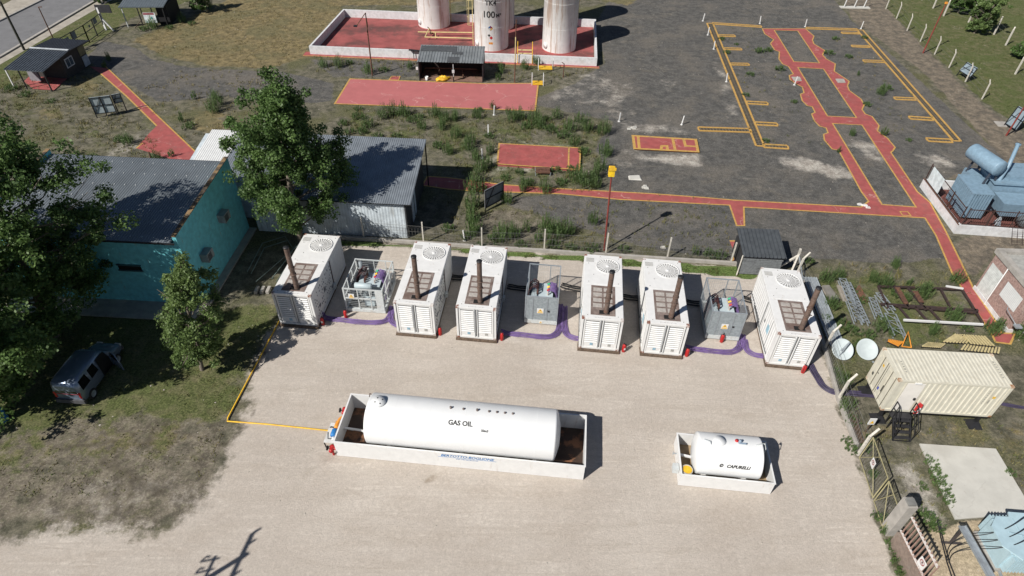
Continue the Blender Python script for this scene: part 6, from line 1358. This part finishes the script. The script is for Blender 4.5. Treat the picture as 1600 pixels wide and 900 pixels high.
# ================================================================== VAN
def van():
    t = T('parked_van', 'silver grey van with its front door open, parked in the shade of the trees', 'van', (-24.25, 22.25, 0), -.06)
    # origin: rear centre on the ground, +y forward, length 4.1
    hw = .80
    sec = [ # y, half width low, half width top, z sill, z belt, z roof
        (0.0, .76, .66, .38, .95, 1.55), (.12, .80, .70, .32, 1.0, 1.80), (.6, .82, .71, .30, 1.02, 1.86), (1.6, .83, .71, .30, 1.02, 1.86), (2.4, .83, .70, .30, 1.02, 1.82), (2.75, .83, .66, .30, 1.02, 1.60)]
    b = MB(); rows = []
    for y, wl, wt, zs, zb, zr in sec:
        rows.append([(-wl*.9, y, zs), (-wl, y, zs+.12), (-wl, y, zb), (-wt, y, zr-.08), (-wt+.12, y, zr), (wt-.12, y, zr), (wt, y, zr-.08), (wl, y, zb), (wl, y, zs+.12), (wl*.9, y, zs)])
    hood = [(3.2, .82, 1.05), (3.6, .80, .98), (3.95, .74, .86), (4.1, .66, .62)]
    for y, wl, zh in hood:
        rows.append([(-wl*.9, y, .32), (-wl, y, .42), (-wl, y, zh-.14), (-wl*.93, y, zh-.05), (-wl*.75, y, zh), (wl*.75, y, zh), (wl*.93, y, zh-.05), (wl, y, zh-.14), (wl, y, .42), (wl*.9, y, .32)])
    n = 10; vs = [p for r_ in rows for p in r_]; fs = []
    for i in range(len(rows)-1):
        for j in range(n): fs.append((i*n+j, (i+1)*n+j, (i+1)*n+(j+1) % n, i*n+(j+1) % n))
    b.add(vs, fs, True); b.add(rows[0], [tuple(range(n))]); b.add(rows[-1], [tuple(range(n-1, -1, -1))])
    body = b.build('body', carp, t)
    # glass
    MB().add([(-.62, 2.78, 1.60), (.62, 2.78, 1.60), (.74, 3.16, 1.12), (-.74, 3.16, 1.12)], [(0, 1, 2, 3), (3, 2, 1, 0)]).build('windscreen', glass, t)
    for x0, x1 in ((-.62, -.04), (.04, .62)): MB().add([(x0, -.02, 1.05), (x1, -.02, 1.05), (x1*.92, .05, 1.55), (x0*.92, .05, 1.55)], [(0, 1, 2, 3)]).build('rear_window', glass, t)
    MB().add([(-.7, -.012, .95), (.7, -.012, .95), (.7, -.012, .99), (-.7, -.012, .99)], [(0, 1, 2, 3)]).build('red_stripe', red, t)
    for sx in (-1, 1):
        MB().box(sx*.70-.06, -.02, .65, sx*.70+.06, .05, 1.1).build('tail_light', M('tail_red', (.5, .02, .02), .3), t)
        for y0, y1 in ((.25, .95),) + (((1.1, 1.75),) if sx > 0 else ((1.1, 1.8), (1.95, 2.6))):
            xo = lambda z: sx*(.835-(z-1.02)*.155)
            MB().add([(xo(1.08), y0, 1.08), (xo(1.08), y1, 1.08), (xo(1.68), y1-.05, 1.68), (xo(1.68), y0+.05, 1.68)], [(0, 1, 2, 3), (3, 2, 1, 0)]).build('side_window', glass, t)
    # open front door cavity (right side)
    MB().add([(.845, 1.85, .42), (.845, 2.75, .42), (.845, 2.75, 1.1), (.79, 2.6, 1.68), (.79, 1.9, 1.7), (.845, 1.85, 1.05)], [(0, 1, 2, 3, 4, 5), (5, 4, 3, 2, 1, 0)]).build('door_opening', dark, t)
    d = MB(); h0 = Vector((.86, 2.8, 0)); ang = R(28); dx, dy = math.cos(ang), -math.sin(ang)
    P_ = lambda k, z: (h0.x+dx*k, h0.y+dy*k, z)
    for lp in ([(0, .4), (.95, .4), (.98, 1.05), (0, 1.05)],):
        for off in (0,): d.hexa([Vector(P_(0, .4)), Vector(P_(.95, .4)), Vector(P_(.95, .4))+Vector((.03, .05, 0)), Vector(P_(0, .4))+Vector((.03, .05, 0))], [Vector(P_(0, 1.05)), Vector(P_(.98, 1.05)), Vector(P_(.98, 1.05))+Vector((.03, .05, 0)), Vector(P_(0, 1.05))+Vector((.03, .05, 0))])
    d.tube([P_(.02, 1.05), P_(.35, 1.62), P_(.85, 1.65), P_(.97, 1.05)], .03, 6); dr = d.build('open_door', carp, t)
    MB().add([P_(.08, 1.06), P_(.92, 1.06), P_(.82, 1.6), P_(.36, 1.58)], [(0, 1, 2, 3), (3, 2, 1, 0)]).build('door_glass', glass, dr)
    MB().lathe([(.001, .0), (.16, .02), (.2, .1), (.15, .2), (.001, .22)], 12, c=(.3, 2.2, 1.2)).build('seat', M('seat_grey', (.35, .35, .35), .8), t)
    for sx in (-1, 1):
        for y in (.65, 3.25):
            w_ = MB().lathe([(.2, -.1), (.30, -.1), (.32, -.06), (.32, .06), (.30, .1), (.2, .1)], 24, 'x', (sx*.76, y, .32)).build('wheel', rubber, t)
            MB().lathe([(.2, sx*.09), (.18, sx*.07), (.05, sx*.09), (.001, sx*.09)], 20, 'x', (sx*.76, y, .32)).build('rim', galv, w_)
        MB().box(sx*.55-.16, 4.0, .62, sx*.55+.16, 4.08, .8).build('headlight', M('lamp_glass', (.6, .62, .6), .2), t)
    MB().box(-.82, -.1, .28, .82, .05, .55).build('rear_bumper', M('bumper_grey', (.08, .08, .085), .6), t); MB().box(-.7, 4.02, .28, .7, 4.16, .55).build('front_bumper', M('bumper_grey', (.08, .08, .085), .6), t)
    MB().box(-.95, 2.7, 1.05, -.83, 2.85, 1.2).build('mirror', black, t)
van()
t = T('blue_barrel', 'blue barrel in the shade under the left tree', 'barrel', W(5, 656)); MB().lathe([(.001, 0), (.28, 0), (.3, .1), (.3, .8), (.28, .9), (.001, .9)], 18).build('barrel_body', bluep, t); MB().lathe([(.05, .9), (.05, .93), (.001, .93)], 8, c=(.12, 0, 0)).build('cap', black, t)

# ================================================================== UTILITY POLE (throws the shadow at the bottom left)
t = T('utility_pole', 'tall power pole outside the lower left edge whose shadow crosses the gravel', 'pole', ub)
def sh_inv(px, py, z):
    """point at height z whose sun shadow falls at the photo pixel"""
    g = W(px, py); k = z/math.tan(SUN_EL); return Vector((g.x-k*math.cos(SUN_AZ), g.y-k*math.sin(SUN_AZ), z))
zs = lambda a, b: (280+a/8.889, 800+b/8.889)
H_ = 9.5
pt = sh_inv(*zs(940, 580), H_)                     # pole top (end of the thick diagonal)
sh0 = sh_inv(*zs(430, 880), H_-1.3) 
t.location = (pt.x, pt.y, 0); o_ = Vector((pt.x, pt.y, 0))
MB().tube([(0, 0, 0), (0, 0, H_)], [.17, .11], 12).build('pole_shaft', concrete, t)
ca = sh_inv(*zs(1020, 295), H_-.45)-o_; cb = sh_inv(*zs(730, 890), H_-.45)-o_; cdir = (cb-ca); cb2 = ca+cdir*1.5
MB().bar(tuple(ca), tuple(cb2), .12, .14).build('crossarm', wood, t)
b = MB()
for k in (.0, .28, .62, 1.0):
    p = ca+cdir*k; b.lathe([(.06, 0), (.08, .1), (.04, .2), (.07, .28), (.001, .35)], 8, c=(p.x, p.y, p.z+.07))
b.build('insulator', M('brown_porcelain', (.11, .05, .04), .3), t)
q0 = sh_inv(*zs(505, 610), 8.2)-o_; q1 = sh_inv(*zs(370, 890), 8.2)-o_; b = MB(); b.bar(tuple(q0), tuple(q0+(q1-q0)*1.6), .09)
for (a, c_) in (((300, 690), (560, 640)), ((230, 850), (480, 790)), ): b.bar(tuple(sh_inv(*zs(*a), 8.25)-o_), tuple(sh_inv(*zs(*c_), 8.25)-o_), .07)
for (a, c_) in (((300, 690), (380, 615)), ((380, 615), (435, 620)), ((230, 850), (290, 780)), ((290, 780), (345, 785))): b.bar(tuple(sh_inv(*zs(*a), 8.2)-o_), tuple(sh_inv(*zs(*c_), 8.2)-o_), .06)
b.bar(tuple(q0+(q1-q0)*1.5), (0, 0, 8.2), .08); b.build('switch_arm', black, t)

# ================================================================== VEGETATION
def np_mesh(name, V, F, mats, tone=None, parent=None):
    me = bpy.data.meshes.new(name); me.vertices.add(len(V)); me.vertices.foreach_set('co', np.asarray(V, float).ravel())
    k = F.shape[1]; me.loops.add(F.size); me.loops.foreach_set('vertex_index', F.ravel().astype(np.int32))
    me.polygons.add(len(F)); me.polygons.foreach_set('loop_start', np.arange(0, F.size, k, dtype=np.int32)); me.polygons.foreach_set('loop_total', np.full(len(F), k, dtype=np.int32))
    if tone is not None: a = me.attributes.new('tone', 'FLOAT', 'POINT'); a.data.foreach_set('value', tone.astype(np.float32))
    me.update(calc_edges=True)
    for m_ in mats: me.materials.append(m_)
    o = bpy.data.objects.new(name, me); COL.objects.link(o)
    if parent: o.parent = parent
    return o
def leaves(cent, rad, per, size, rng, upb=.35, tonec=None):
    """leaf-sized quads spread through clumps"""
    n = len(cent)*per; C_ = np.repeat(cent, per, 0); Rr = np.repeat(rad, per)
    d = rng.normal(size=(n, 3)); d /= np.linalg.norm(d, axis=1)[:, None]; rr = rng.random(n)**.45
    P_ = C_+d*(rr*Rr)[:, None]*np.array([1, 1, .85])
    nv = d*.6+rng.normal(size=(n, 3))*.6; nv[:, 2] += upb; nv /= np.linalg.norm(nv, axis=1)[:, None]
    a = np.cross(nv, rng.normal(size=(n, 3))); a /= np.linalg.norm(a, axis=1)[:, None]+1e-9; b = np.cross(nv, a)
    s = size*(.6+.8*rng.random(n))[:, None]
    V = np.stack([P_-a*s*.5, P_+b*s*.38, P_+a*s*.6, P_-b*s*.38], 1).reshape(-1, 3)
    F = np.arange(n*4).reshape(n, 4)
    tc = np.repeat(tonec if tonec is not None else rng.random(len(cent)), per)
    tone = np.clip(tc*.6+.4*rng.random(n), 0, 1); return V, F, np.repeat(tone, 4)
def tree(label, base, top, crown_r, z0, nclump, per, lsize, seed, mat, group=None, shape='poplar', trunk_r=.22, name='broadleaf_tree'):
    base = Vector(base)
    rng = np.random.default_rng(seed); H = top.z; t = T(name, label, 'tree', (base.x, base.y, 0), 0, group); L = Vector((top.x-base.x, top.y-base.y, 0))
    ax = lambda z: np.array([L.x*(z/H)**1.2, L.y*(z/H)**1.2, z])
    def rad(u):
        if shape == 'poplar': return crown_r*(math.sin(math.pi*min(1, (u*.9+.1)))**.6)*(1-.45*u)*1.15
        return crown_r*max(.05, math.sin(math.pi*(u*.86+.1))**.55)
    # limbs
    b = MB(); pts = [ax(z)+np.array([.08*math.sin(z*1.3+seed), .08*math.cos(z*1.1+seed), 0])*(z > 0) for z in np.linspace(0, H*.93, 9)]
    b.tube([tuple(p) for p in pts], [trunk_r*(1-.1*i) if i < 9 else .03 for i in range(9)], 9)
    ends = []
    nl = 46
    for i in range(nl):
        u = (i+.5)/nl; zc = z0+(H-z0)*u*.94; zb_ = max(1.0, zc-crown_r*.45-.4*rng.random()); a = i*2.4+rng.normal()*.35
        r_ = rad(u)*(.35+.92*rng.random()); p0 = ax(zb_); p1 = ax(zc)+np.array([math.cos(a)*r_, math.sin(a)*r_, 0]); mid = p0*.5+p1*.5+np.array([0, 0, -.15*r_])
        b.tube([tuple(p0), tuple(mid), tuple(p1)], [max(.03, trunk_r*.38*(1-u*.7)), .035, .015], 5, False)
        ends.append((p0, mid, p1))
        for k in range(3):
            s_ = mid*(1-.4*k/2)+p1*.4*k/2; e = s_+np.array([math.cos(a+rng.normal()*.9), math.sin(a+rng.normal()*.9), .3*rng.normal()+.2])*r_*.45
            b.tube([tuple(s_), tuple(e)], [.025, .01], 4, False); ends.append((s_, (s_+e)/2, e))
    b.build('trunk', bark, t)
    cs = []
    for i in range(nclump):
        s_, m_, e = ends[rng.integers(len(ends))]; k = .35+.75*rng.random(); p = (m_*(1-k)+e*k) if k < 1 else e+(e-m_)*(k-1)
        p = p+rng.normal(size=3)*.28*crown_r/3; cs.append(p)
    cs.append(ax(H*.985)); cs = np.array(cs); rd = (.28+.38*rng.random(len(cs)))*(crown_r/3.2)**.6
    V, F, tn = leaves(cs, rd, per, lsize, rng); np_mesh('crown', V, F, [mat], tn, t); return t
tree('tall leafy poplar growing between the turquoise building and the first generator', W(470, 379), Vector((-14.9, 38.0, 12.7)), 3.7, 2.9, 580, 120, .155, 11, leaf_dk, trunk_r=.24)
tree('smaller bushy tree in front of the turquoise building', W(316, 578), Vector((-17.45, 26.3, 7.7)), 1.95, 1.6, 210, 110, .125, 5, leaf_lt, trunk_r=.13)
tree('large dark tree filling the left edge in front of the turquoise building', Vector((-28.2, 27.6, 0)), Vector((-27.4, 28.8, 13.4)), 4.2, 3.5, 520, 120, .165, 21, leaf_dk, shape='round', trunk_r=.3)
tree('dark tree at the left edge overhanging the parked van', Vector((-28.6, 21.3, 0)), Vector((-28.0, 21.8, 10.8)), 3.7, 2.6, 440, 120, .16, 31, leaf_dk, shape='round', trunk_r=.28)
tree('dark tree mostly outside the left edge behind the van tree', Vector((-33.5, 24.5, 0)), Vector((-33.2, 25, 12)), 4.2, 2.2, 420, 80, .20, 41, leaf_dk, shape='round', trunk_r=.28)
tree('small slanting tree standing in its own shadow on the lawn, top right', W(1522, 52), W(1522, 52)+Vector((1.2, -.4, 5.6)), 1.7, .8, 130, 90, .2, 51, leaf_lt, trunk_r=.14)
tree('dense young tree on the lawn beside the tall red pole, top right', W(1497, 20), W(1497, 20)+Vector((.6, 0, 5.2)), 2.0, .7, 130, 90, .2, 52, leaf_dk, trunk_r=.14)
tree('round small tree by the street at the very top left', W(163, 4), W(163, 4)+Vector((0, 0, 2.4)), 1.2, .4, 60, 80, .2, 53, leaf_dk, shape='round', trunk_r=.1)
tree('small bush at the lawn edge beyond the grey fence posts, right edge', W(1598, 92), W(1598, 92)+Vector((0, 0, 2.0)), 1.3, .3, 60, 80, .2, 54, leaf_dk, shape='round', trunk_r=.08)
tree('slim young poplar behind the open shed near the top left', W(318, 18), W(318, 18)+Vector((0, 0, 4.5)), 1.5, .5, 90, 80, .2, 55, leaf_dk, trunk_r=.1)

def weed_mesh(seed, n=34, hgt=1.1, spread=.5):
    rng = np.random.default_rng(seed); V = []; F = []; tn = []; k = 0
    for i in range(n):
        a = rng.random()*6.28; r_ = spread*math.sqrt(rng.random()); x, y = r_*math.cos(a), r_*math.sin(a); h = hgt*(1-.5*r_/spread)*(.65+.5*rng.random()); lx, ly = x*.22+rng.normal()*.04, y*.22+rng.normal()*.04
        w_ = .014; to = rng.random()
        V += [(x-w_, y, 0), (x+w_, y, 0), (x+lx+w_*.5, y+ly, h), (x+lx-w_*.5, y+ly, h)]; F.append((k, k+1, k+2, k+3)); tn += [to*.5]*4; k += 4
        for j in range(17):
            u = .12+.88*(j+rng.random())/17; px_, py_, pz = x+lx*u, y+ly*u, h*u; b = rng.random()*6.28; ll = (.10*(1.15-u)+.04)*(.7+.6*rng.random()); dz = ll*(1.1+rng.normal()*.3)
            ex, ey = math.cos(b)*ll, math.sin(b)*ll; sx_, sy_ = -math.sin(b)*.02, math.cos(b)*.02
            V += [(px_, py_, pz), (px_+ex*.5+sx_, py_+ey*.5+sy_, pz+dz*.55), (px_+ex, py_+ey, pz+dz), (px_+ex*.5-sx_, py_+ey*.5-sy_, pz+dz*.5)]; F.append((k, k+1, k+2, k+3)); tn += [min(1, to*.6+.4*rng.random())]*4; k += 4
    me_o = np_mesh('weed_clump', np.array(V), np.array(F), [weed_m], np.array(tn)); return me_o
WM = [weed_mesh(1, 30, 1.15, .42), weed_mesh(2, 44, 1.25, .62), weed_mesh(3, 16, .9, .3), weed_mesh(4, 30, .42, .6)]
used = [False]*4
def weed(px, py, kind, s, lab, grp):
    o = WM[kind] if not used[kind] else WM[kind].copy()
    if used[kind]: COL.objects.link(o)
    used[kind] = True; o.location = W(px, py); o.scale = (s*.9, s*.9, s*random.uniform(1.15, 1.5)); o.rotation_euler = (0, 0, random.uniform(0, 6.28)); tag(o, lab, 'weeds', grp)
zones = {
 'green weed clump in the gravel between the back fence and the red path': [(866, 372, 1, 1.45), (885, 366, 1, 1.1), (853, 362, 1, 1.2), (785, 375, 1, 1.35), (800, 370, 1, 1.1), (772, 378, 3, 1.2), (738, 345, 0, 1.5), (737, 325, 0, 1.6), (741, 365, 0, 1.5), (730, 372, 3, 1.0), (926, 350, 0, 1.0), (822, 362, 2, 1.2), (892, 390, 3, 1.0), (922, 392, 3, 1.2), (815, 385, 3, 1.0), (750, 388, 3, .9), (792, 318, 0, 1.1), (975, 392, 3, .9), (700, 360, 3, 1.0), (1110, 400, 3, 1.1), (1085, 398, 2, 1), (1125, 402, 3, 1.0), (865, 385, 3, 1.1), (842, 378, 2, 1.2)],
 'green weed clump growing around the square red slab and the path': [(915, 205, 1, 1.2), (942, 210, 1, 1.2), (870, 185, 1, 1.0), (890, 205, 1, 1.15), (905, 192, 0, 1.2), (862, 205, 3, 1.3), (880, 215, 3, 1.3), (897, 228, 1, 1.0), (912, 240, 3, 1.2), (946, 243, 1, 1.1), (938, 267, 1, 1.1), (918, 292, 1, 1.4), (903, 285, 1, 1.3), (928, 280, 0, 1.2), (932, 295, 0, 1.1), (895, 268, 3, 1.2), (750, 268, 1, 1.1), (745, 285, 1, 1.2), (760, 262, 0, 1.3), (738, 300, 1, 1.2), (752, 300, 2, 1.4), (818, 298, 0, 1.2), (852, 300, 1, 1.0), (878, 288, 3, 1.1), (825, 287, 3, 1.0), (812, 272, 3, .8), (868, 268, 3, 1.0), (790, 280, 3, .9), (765, 240, 0, 1.0), (742, 250, 0, 1.2), (765, 215, 3, 1)],
 'green weed clump in the band of scrub below the long red slab': [(560, 185, 3, 1.2), (575, 200, 1, 1.0), (565, 208, 3, 1.1), (600, 185, 1, 1.1), (615, 180, 1, 1.1), (630, 182, 1, 1.2), (645, 190, 3, 1.2), (660, 202, 0, 1.1), (655, 185, 3, 1), (680, 182, 1, 1.1), (695, 190, 1, 1.1), (690, 202, 0, 1.2), (712, 188, 0, 1.2), (712, 215, 1, 1.0), (730, 235, 1, 1.1), (735, 225, 0, 1.2), (700, 240, 1, .9), (685, 230, 3, 1.1), (745, 185, 0, 1.1), (748, 175, 3, 1.0), (800, 190, 1, 1.0), (812, 185, 1, 1.1), (833, 192, 1, 1.3), (842, 200, 1, 1.1), (820, 200, 3, 1.2), (855, 188, 3, 1.0), (793, 178, 2, 1), (560, 172, 3, .9), (590, 215, 3, 1.0), (620, 215, 3, .9), (535, 195, 3, 1.0), (545, 208, 3, 1.0), (770, 172, 2, 1.1)],
 'green weed clump among the scrap right of the yard': [(1290, 440, 1, 1.2), (1308, 434, 1, 1.0), (1298, 480, 1, 1.1), (1292, 470, 3, 1.0), (1362, 440, 0, 1.0), (1380, 448, 1, 1.1), (1396, 418, 0, 1.0), (1440, 462, 1, 1.3), (1448, 452, 3, 1.0), (1487, 500, 1, 1.2), (1493, 442, 1, 1.1), (1548, 520, 1, 1.2), (1558, 514, 0, 1.2), (1456, 522, 0, 1.1), (1595, 530, 1, 1.4), (1345, 470, 3, 1.0), (1335, 455, 3, .9), (1400, 462, 3, 1.1), (1420, 445, 2, 1.0), (1330, 520, 3, 1.2), (1372, 515, 1, 1.1), (1390, 520, 3, 1.1), (1355, 525, 3, 1.2), (1315, 510, 3, 1.3), (1510, 515, 3, 1), (1380, 500, 3, 1), (1262, 410, 3, 1.0), (1415, 470, 0, .9), (1340, 540, 3, 1.0), (1290, 500, 3, .9)],
 'green weed clump beside the fence at the right edge of the yard': [(1315, 600, 1, 1.0), (1322, 640, 1, 1.1), (1330, 660, 3, 1.1), (1305, 585, 3, 1.0), (1352, 702, 3, .8), (1362, 745, 0, .7), (1356, 690, 3, .9), (1385, 815, 3, .9), (1378, 832, 2, .8), (1330, 705, 3, .9), (1322, 690, 3, .8), (1395, 855, 3, 1.0), (1402, 880, 3, .9), (1410, 900, 3, .9), (1368, 808, 3, .7), (1454, 725, 3, 1.0), (1462, 745, 3, 1.1), (1470, 762, 3, 1.1), (1476, 780, 3, 1.0), (1450, 815, 3, 1.1), (1462, 825, 3, 1.0), (1438, 800, 3, .8), (1578, 740, 3, .7), (1440, 762, 3, .7)],
 'green weed clump in the dry grass near the top left': [(335, 175, 1, 1.2), (342, 165, 1, 1.0), (295, 200, 3, 1.2), (285, 190, 2, 1.1), (335, 155, 0, 1), (200, 225, 1, 1.0), (245, 250, 0, 1.0), (115, 245, 3, 1.1), (190, 220, 3, 1.2), (145, 248, 3, .9), (305, 155, 2, 1), (270, 245, 2, 1), (505, 105, 1, .9), (530, 105, 1, 1.0), (575, 115, 1, 1.1), (600, 112, 3, 1.1), (640, 108, 0, 1.0), (545, 100, 3, 1.0), (782, 114, 0, 1.1), (778, 125, 2, 1.1), (838, 102, 0, 1), (820, 108, 0, 1.2), (240, 45, 1, 1.1), (285, 35, 1, 1.0), (300, 38, 3, 1.0), (225, 48, 3, 1.2), (265, 45, 3, 1), (325, 15, 1, 1.3), (40, 150, 3, 1.1), (20, 140, 3, 1.2), (165, 105, 2, 1), (170, 95, 0, .9), (80, 160, 3, .9)],
 'low weed clump on the dark paving between the channels': [(1127, 62, 3, .8), (1135, 83, 3, .9), (1150, 70, 3, .6), (1187, 82, 3, 1.2), (1200, 80, 3, 1.0), (1172, 118, 3, .9), (1218, 110, 3, 1.1), (1165, 150, 3, .8), (1295, 85, 3, 1.2), (1305, 62, 3, .9), (1375, 148, 1, .9), (1385, 140, 3, 1.1), (1325, 90, 3, .9), (1350, 60, 3, .8), (1380, 212, 0, .8), (1355, 165, 3, .9), (1196, 222, 3, .7), (1330, 212, 0, .7), (1419, 220, 3, .6), (1340, 118, 2, .7), (1310, 238, 2, .7), (1240, 160, 3, .7)]}
for lb, L in zones.items():
    for (px, py, k, s) in L: weed(px, py, k, s*(.92 if 'scrap' not in lb and 'right edge' not in lb else .72), lb, lb.replace('green weed clump', 'green weed clumps').replace('low weed clump', 'low weed clumps'))

# grass: scattered blades, one mesh
def grass():
    rng = np.random.default_rng(99)
    areas = [ # pixel polygon, tufts per m2, height, tone centre
        ([(515, 380), (760, 394), (1180, 424), (1178, 436), (950, 414), (650, 389), (515, 386)], 30, .15, .05),
        ([(205, 62), (330, 15), (400, 0), (640, 0), (640, 8), (538, 8), (482, 78), (490, 88), (420, 108), (330, 104), (250, 85)], 6.0, .10, .98),
        ([(540, 170), (860, 180), (950, 200), (930, 300), (740, 300), (680, 222), (540, 215)], 6, .26, .35),
        ([(700, 300), (1140, 325), (1140, 405), (850, 385), (690, 378)], 3.2, .2, .45),
        ([(0, 120), (150, 120), (230, 210), (290, 262), (0, 235)], 6, .2, .5),
        ([(1255, 440), (1380, 415), (1520, 460), (1560, 540), (1345, 545), (1310, 600)], 3.2, .26, .4),
        ([(1295, 570), (1360, 540), (1375, 640), (1600, 660), (1600, 770), (1556, 698), (1437, 690), (1440, 740), (1478, 830), (1440, 830), (1350, 720)], 5, .13, .5),
        ([(1395, 0), (1460, 85), (1535, 158), (1600, 195), (1600, 0)], 1.6, .12, .15),
        ([(0, 640), (160, 645), (300, 590), (330, 500), (430, 505), (395, 565), (360, 655), (330, 740), (200, 770), (0, 780)], 7, .07, .45),
        ([(200, 470), (440, 480), (300, 600), (0, 640), (0, 480)], 3, .1, .25),
        ([(1380, 835), (1400, 900), (1425, 900), (1395, 840)], 16, .3, .15),
        ([(1440, 700), (1460, 700), (1492, 815), (1480, 835), (1440, 830), (1470, 800)], 10, .22, .15),
        ([(290, 108), (440, 112), (370, 210), (300, 230), (200, 150)], 3.5, .18, .7),
        ([(985, 300), (1110, 312), (1110, 410), (990, 395)], 1.2, .2, .4),
        ([(1110, 40), (1210, 45), (1330, 240), (1200, 230)], .35, .2, .4), ([(1290, 50), (1345, 50), (1490, 215), (1400, 215)], .5, .2, .5),
        ([(480, 88), (940, 108), (850, 128), (500, 122)], 4.0, .24, .4), ([(0, 125), (45, 110), (60, 140), (120, 150), (0, 180)], 4, .3, .2), ([(1250, 405), (1500, 420), (1520, 450), (1260, 440)], 1.6, .2, .6)]
    VV = []; TN = []
    for poly, dens, h, tc in areas:
        q = np.array([(p.x, p.y) for p in WP(poly)]); lo, hi = q.min(0), q.max(0); n = int((hi-lo).prod()*dens); P_ = lo+rng.random((n, 2))*(hi-lo)
        r = np.zeros(n, bool)
        for i in range(len(q)):
            x1, y1 = q[i]; x2, y2 = q[(i+1) % len(q)]; c = ((y1 > P_[:, 1]) != (y2 > P_[:, 1])); xi = (x2-x1)*(P_[:, 1]-y1)/((y2-y1) if y2 != y1 else 1e-9)+x1; r ^= c & (P_[:, 0] < xi)
        P_ = P_[r]; cl = sum(np.sin(P_ @ rng.normal(size=2)*w1+rng.random()*6.28) for w1 in (.5, .8, 1.1, 1.5, 2.1, 2.8))/2.4; P_ = P_[cl+rng.normal(size=len(P_))*.6 > -.1]
        k = 7; n = len(P_); B = np.repeat(P_, k, 0)+rng.normal(size=(n*k, 2))*.10; a = rng.random(n*k)*6.28; hh = h*(.5+.9*rng.random(n*k)); ln = hh*.55
        w_ = .018+.012*rng.random(n*k)
        z = np.zeros(n*k); dx, dy = np.cos(a), np.sin(a)
        V = np.stack([np.stack([B[:, 0]-dy*w_, B[:, 1]+dx*w_, z], 1), np.stack([B[:, 0]+dy*w_, B[:, 1]-dx*w_, z], 1), np.stack([B[:, 0]+dx*ln, B[:, 1]+dy*ln, hh], 1)], 1)
        VV.append(V.reshape(-1, 3)); tn = np.clip(np.repeat(np.clip(tc+rng.normal(size=n)*.2, 0, 1), k)+rng.normal(size=n*k)*.08, 0, 1); TN.append(np.repeat(tn, 3))
    V = np.concatenate(VV); o = np_mesh('grass', V, np.arange(len(V)).reshape(-1, 3), [grass_m], np.concatenate(TN)); o['kind'] = 'stuff'; tag(o, 'short wild grass and weeds scattered over the ground', 'grass')
grass()
# loose pebbles
def pebbles():
    rng = np.random.default_rng(5); n = 2600; P_ = np.stack([rng.uniform(-60, 60, n), rng.uniform(12, 100, n)], 1); s = .02+.05*rng.random(n)**3
    oct_ = np.array([(1, 0, 0), (0, 1, 0), (-1, 0, 0), (0, -1, 0), (0, 0, .8)]); V = (oct_[None]*s[:, None, None]*(.7+.6*rng.random((n, 5, 1)))); V[:, :, 0] += P_[:, :1]; V[:, :, 1] += P_[:, 1:]
    F = np.array([(0, 1, 4), (1, 2, 4), (2, 3, 4), (3, 0, 4)]); F = (F[None]+np.arange(n)[:, None, None]*5).reshape(-1, 3)
    o = np_mesh('pebbles', V.reshape(-1, 3), F, [M('pebble', (.36, .33, .29), .9)]); o['kind'] = 'stuff'; tag(o, 'loose pale pebbles scattered on the ground', 'stones')
pebbles()
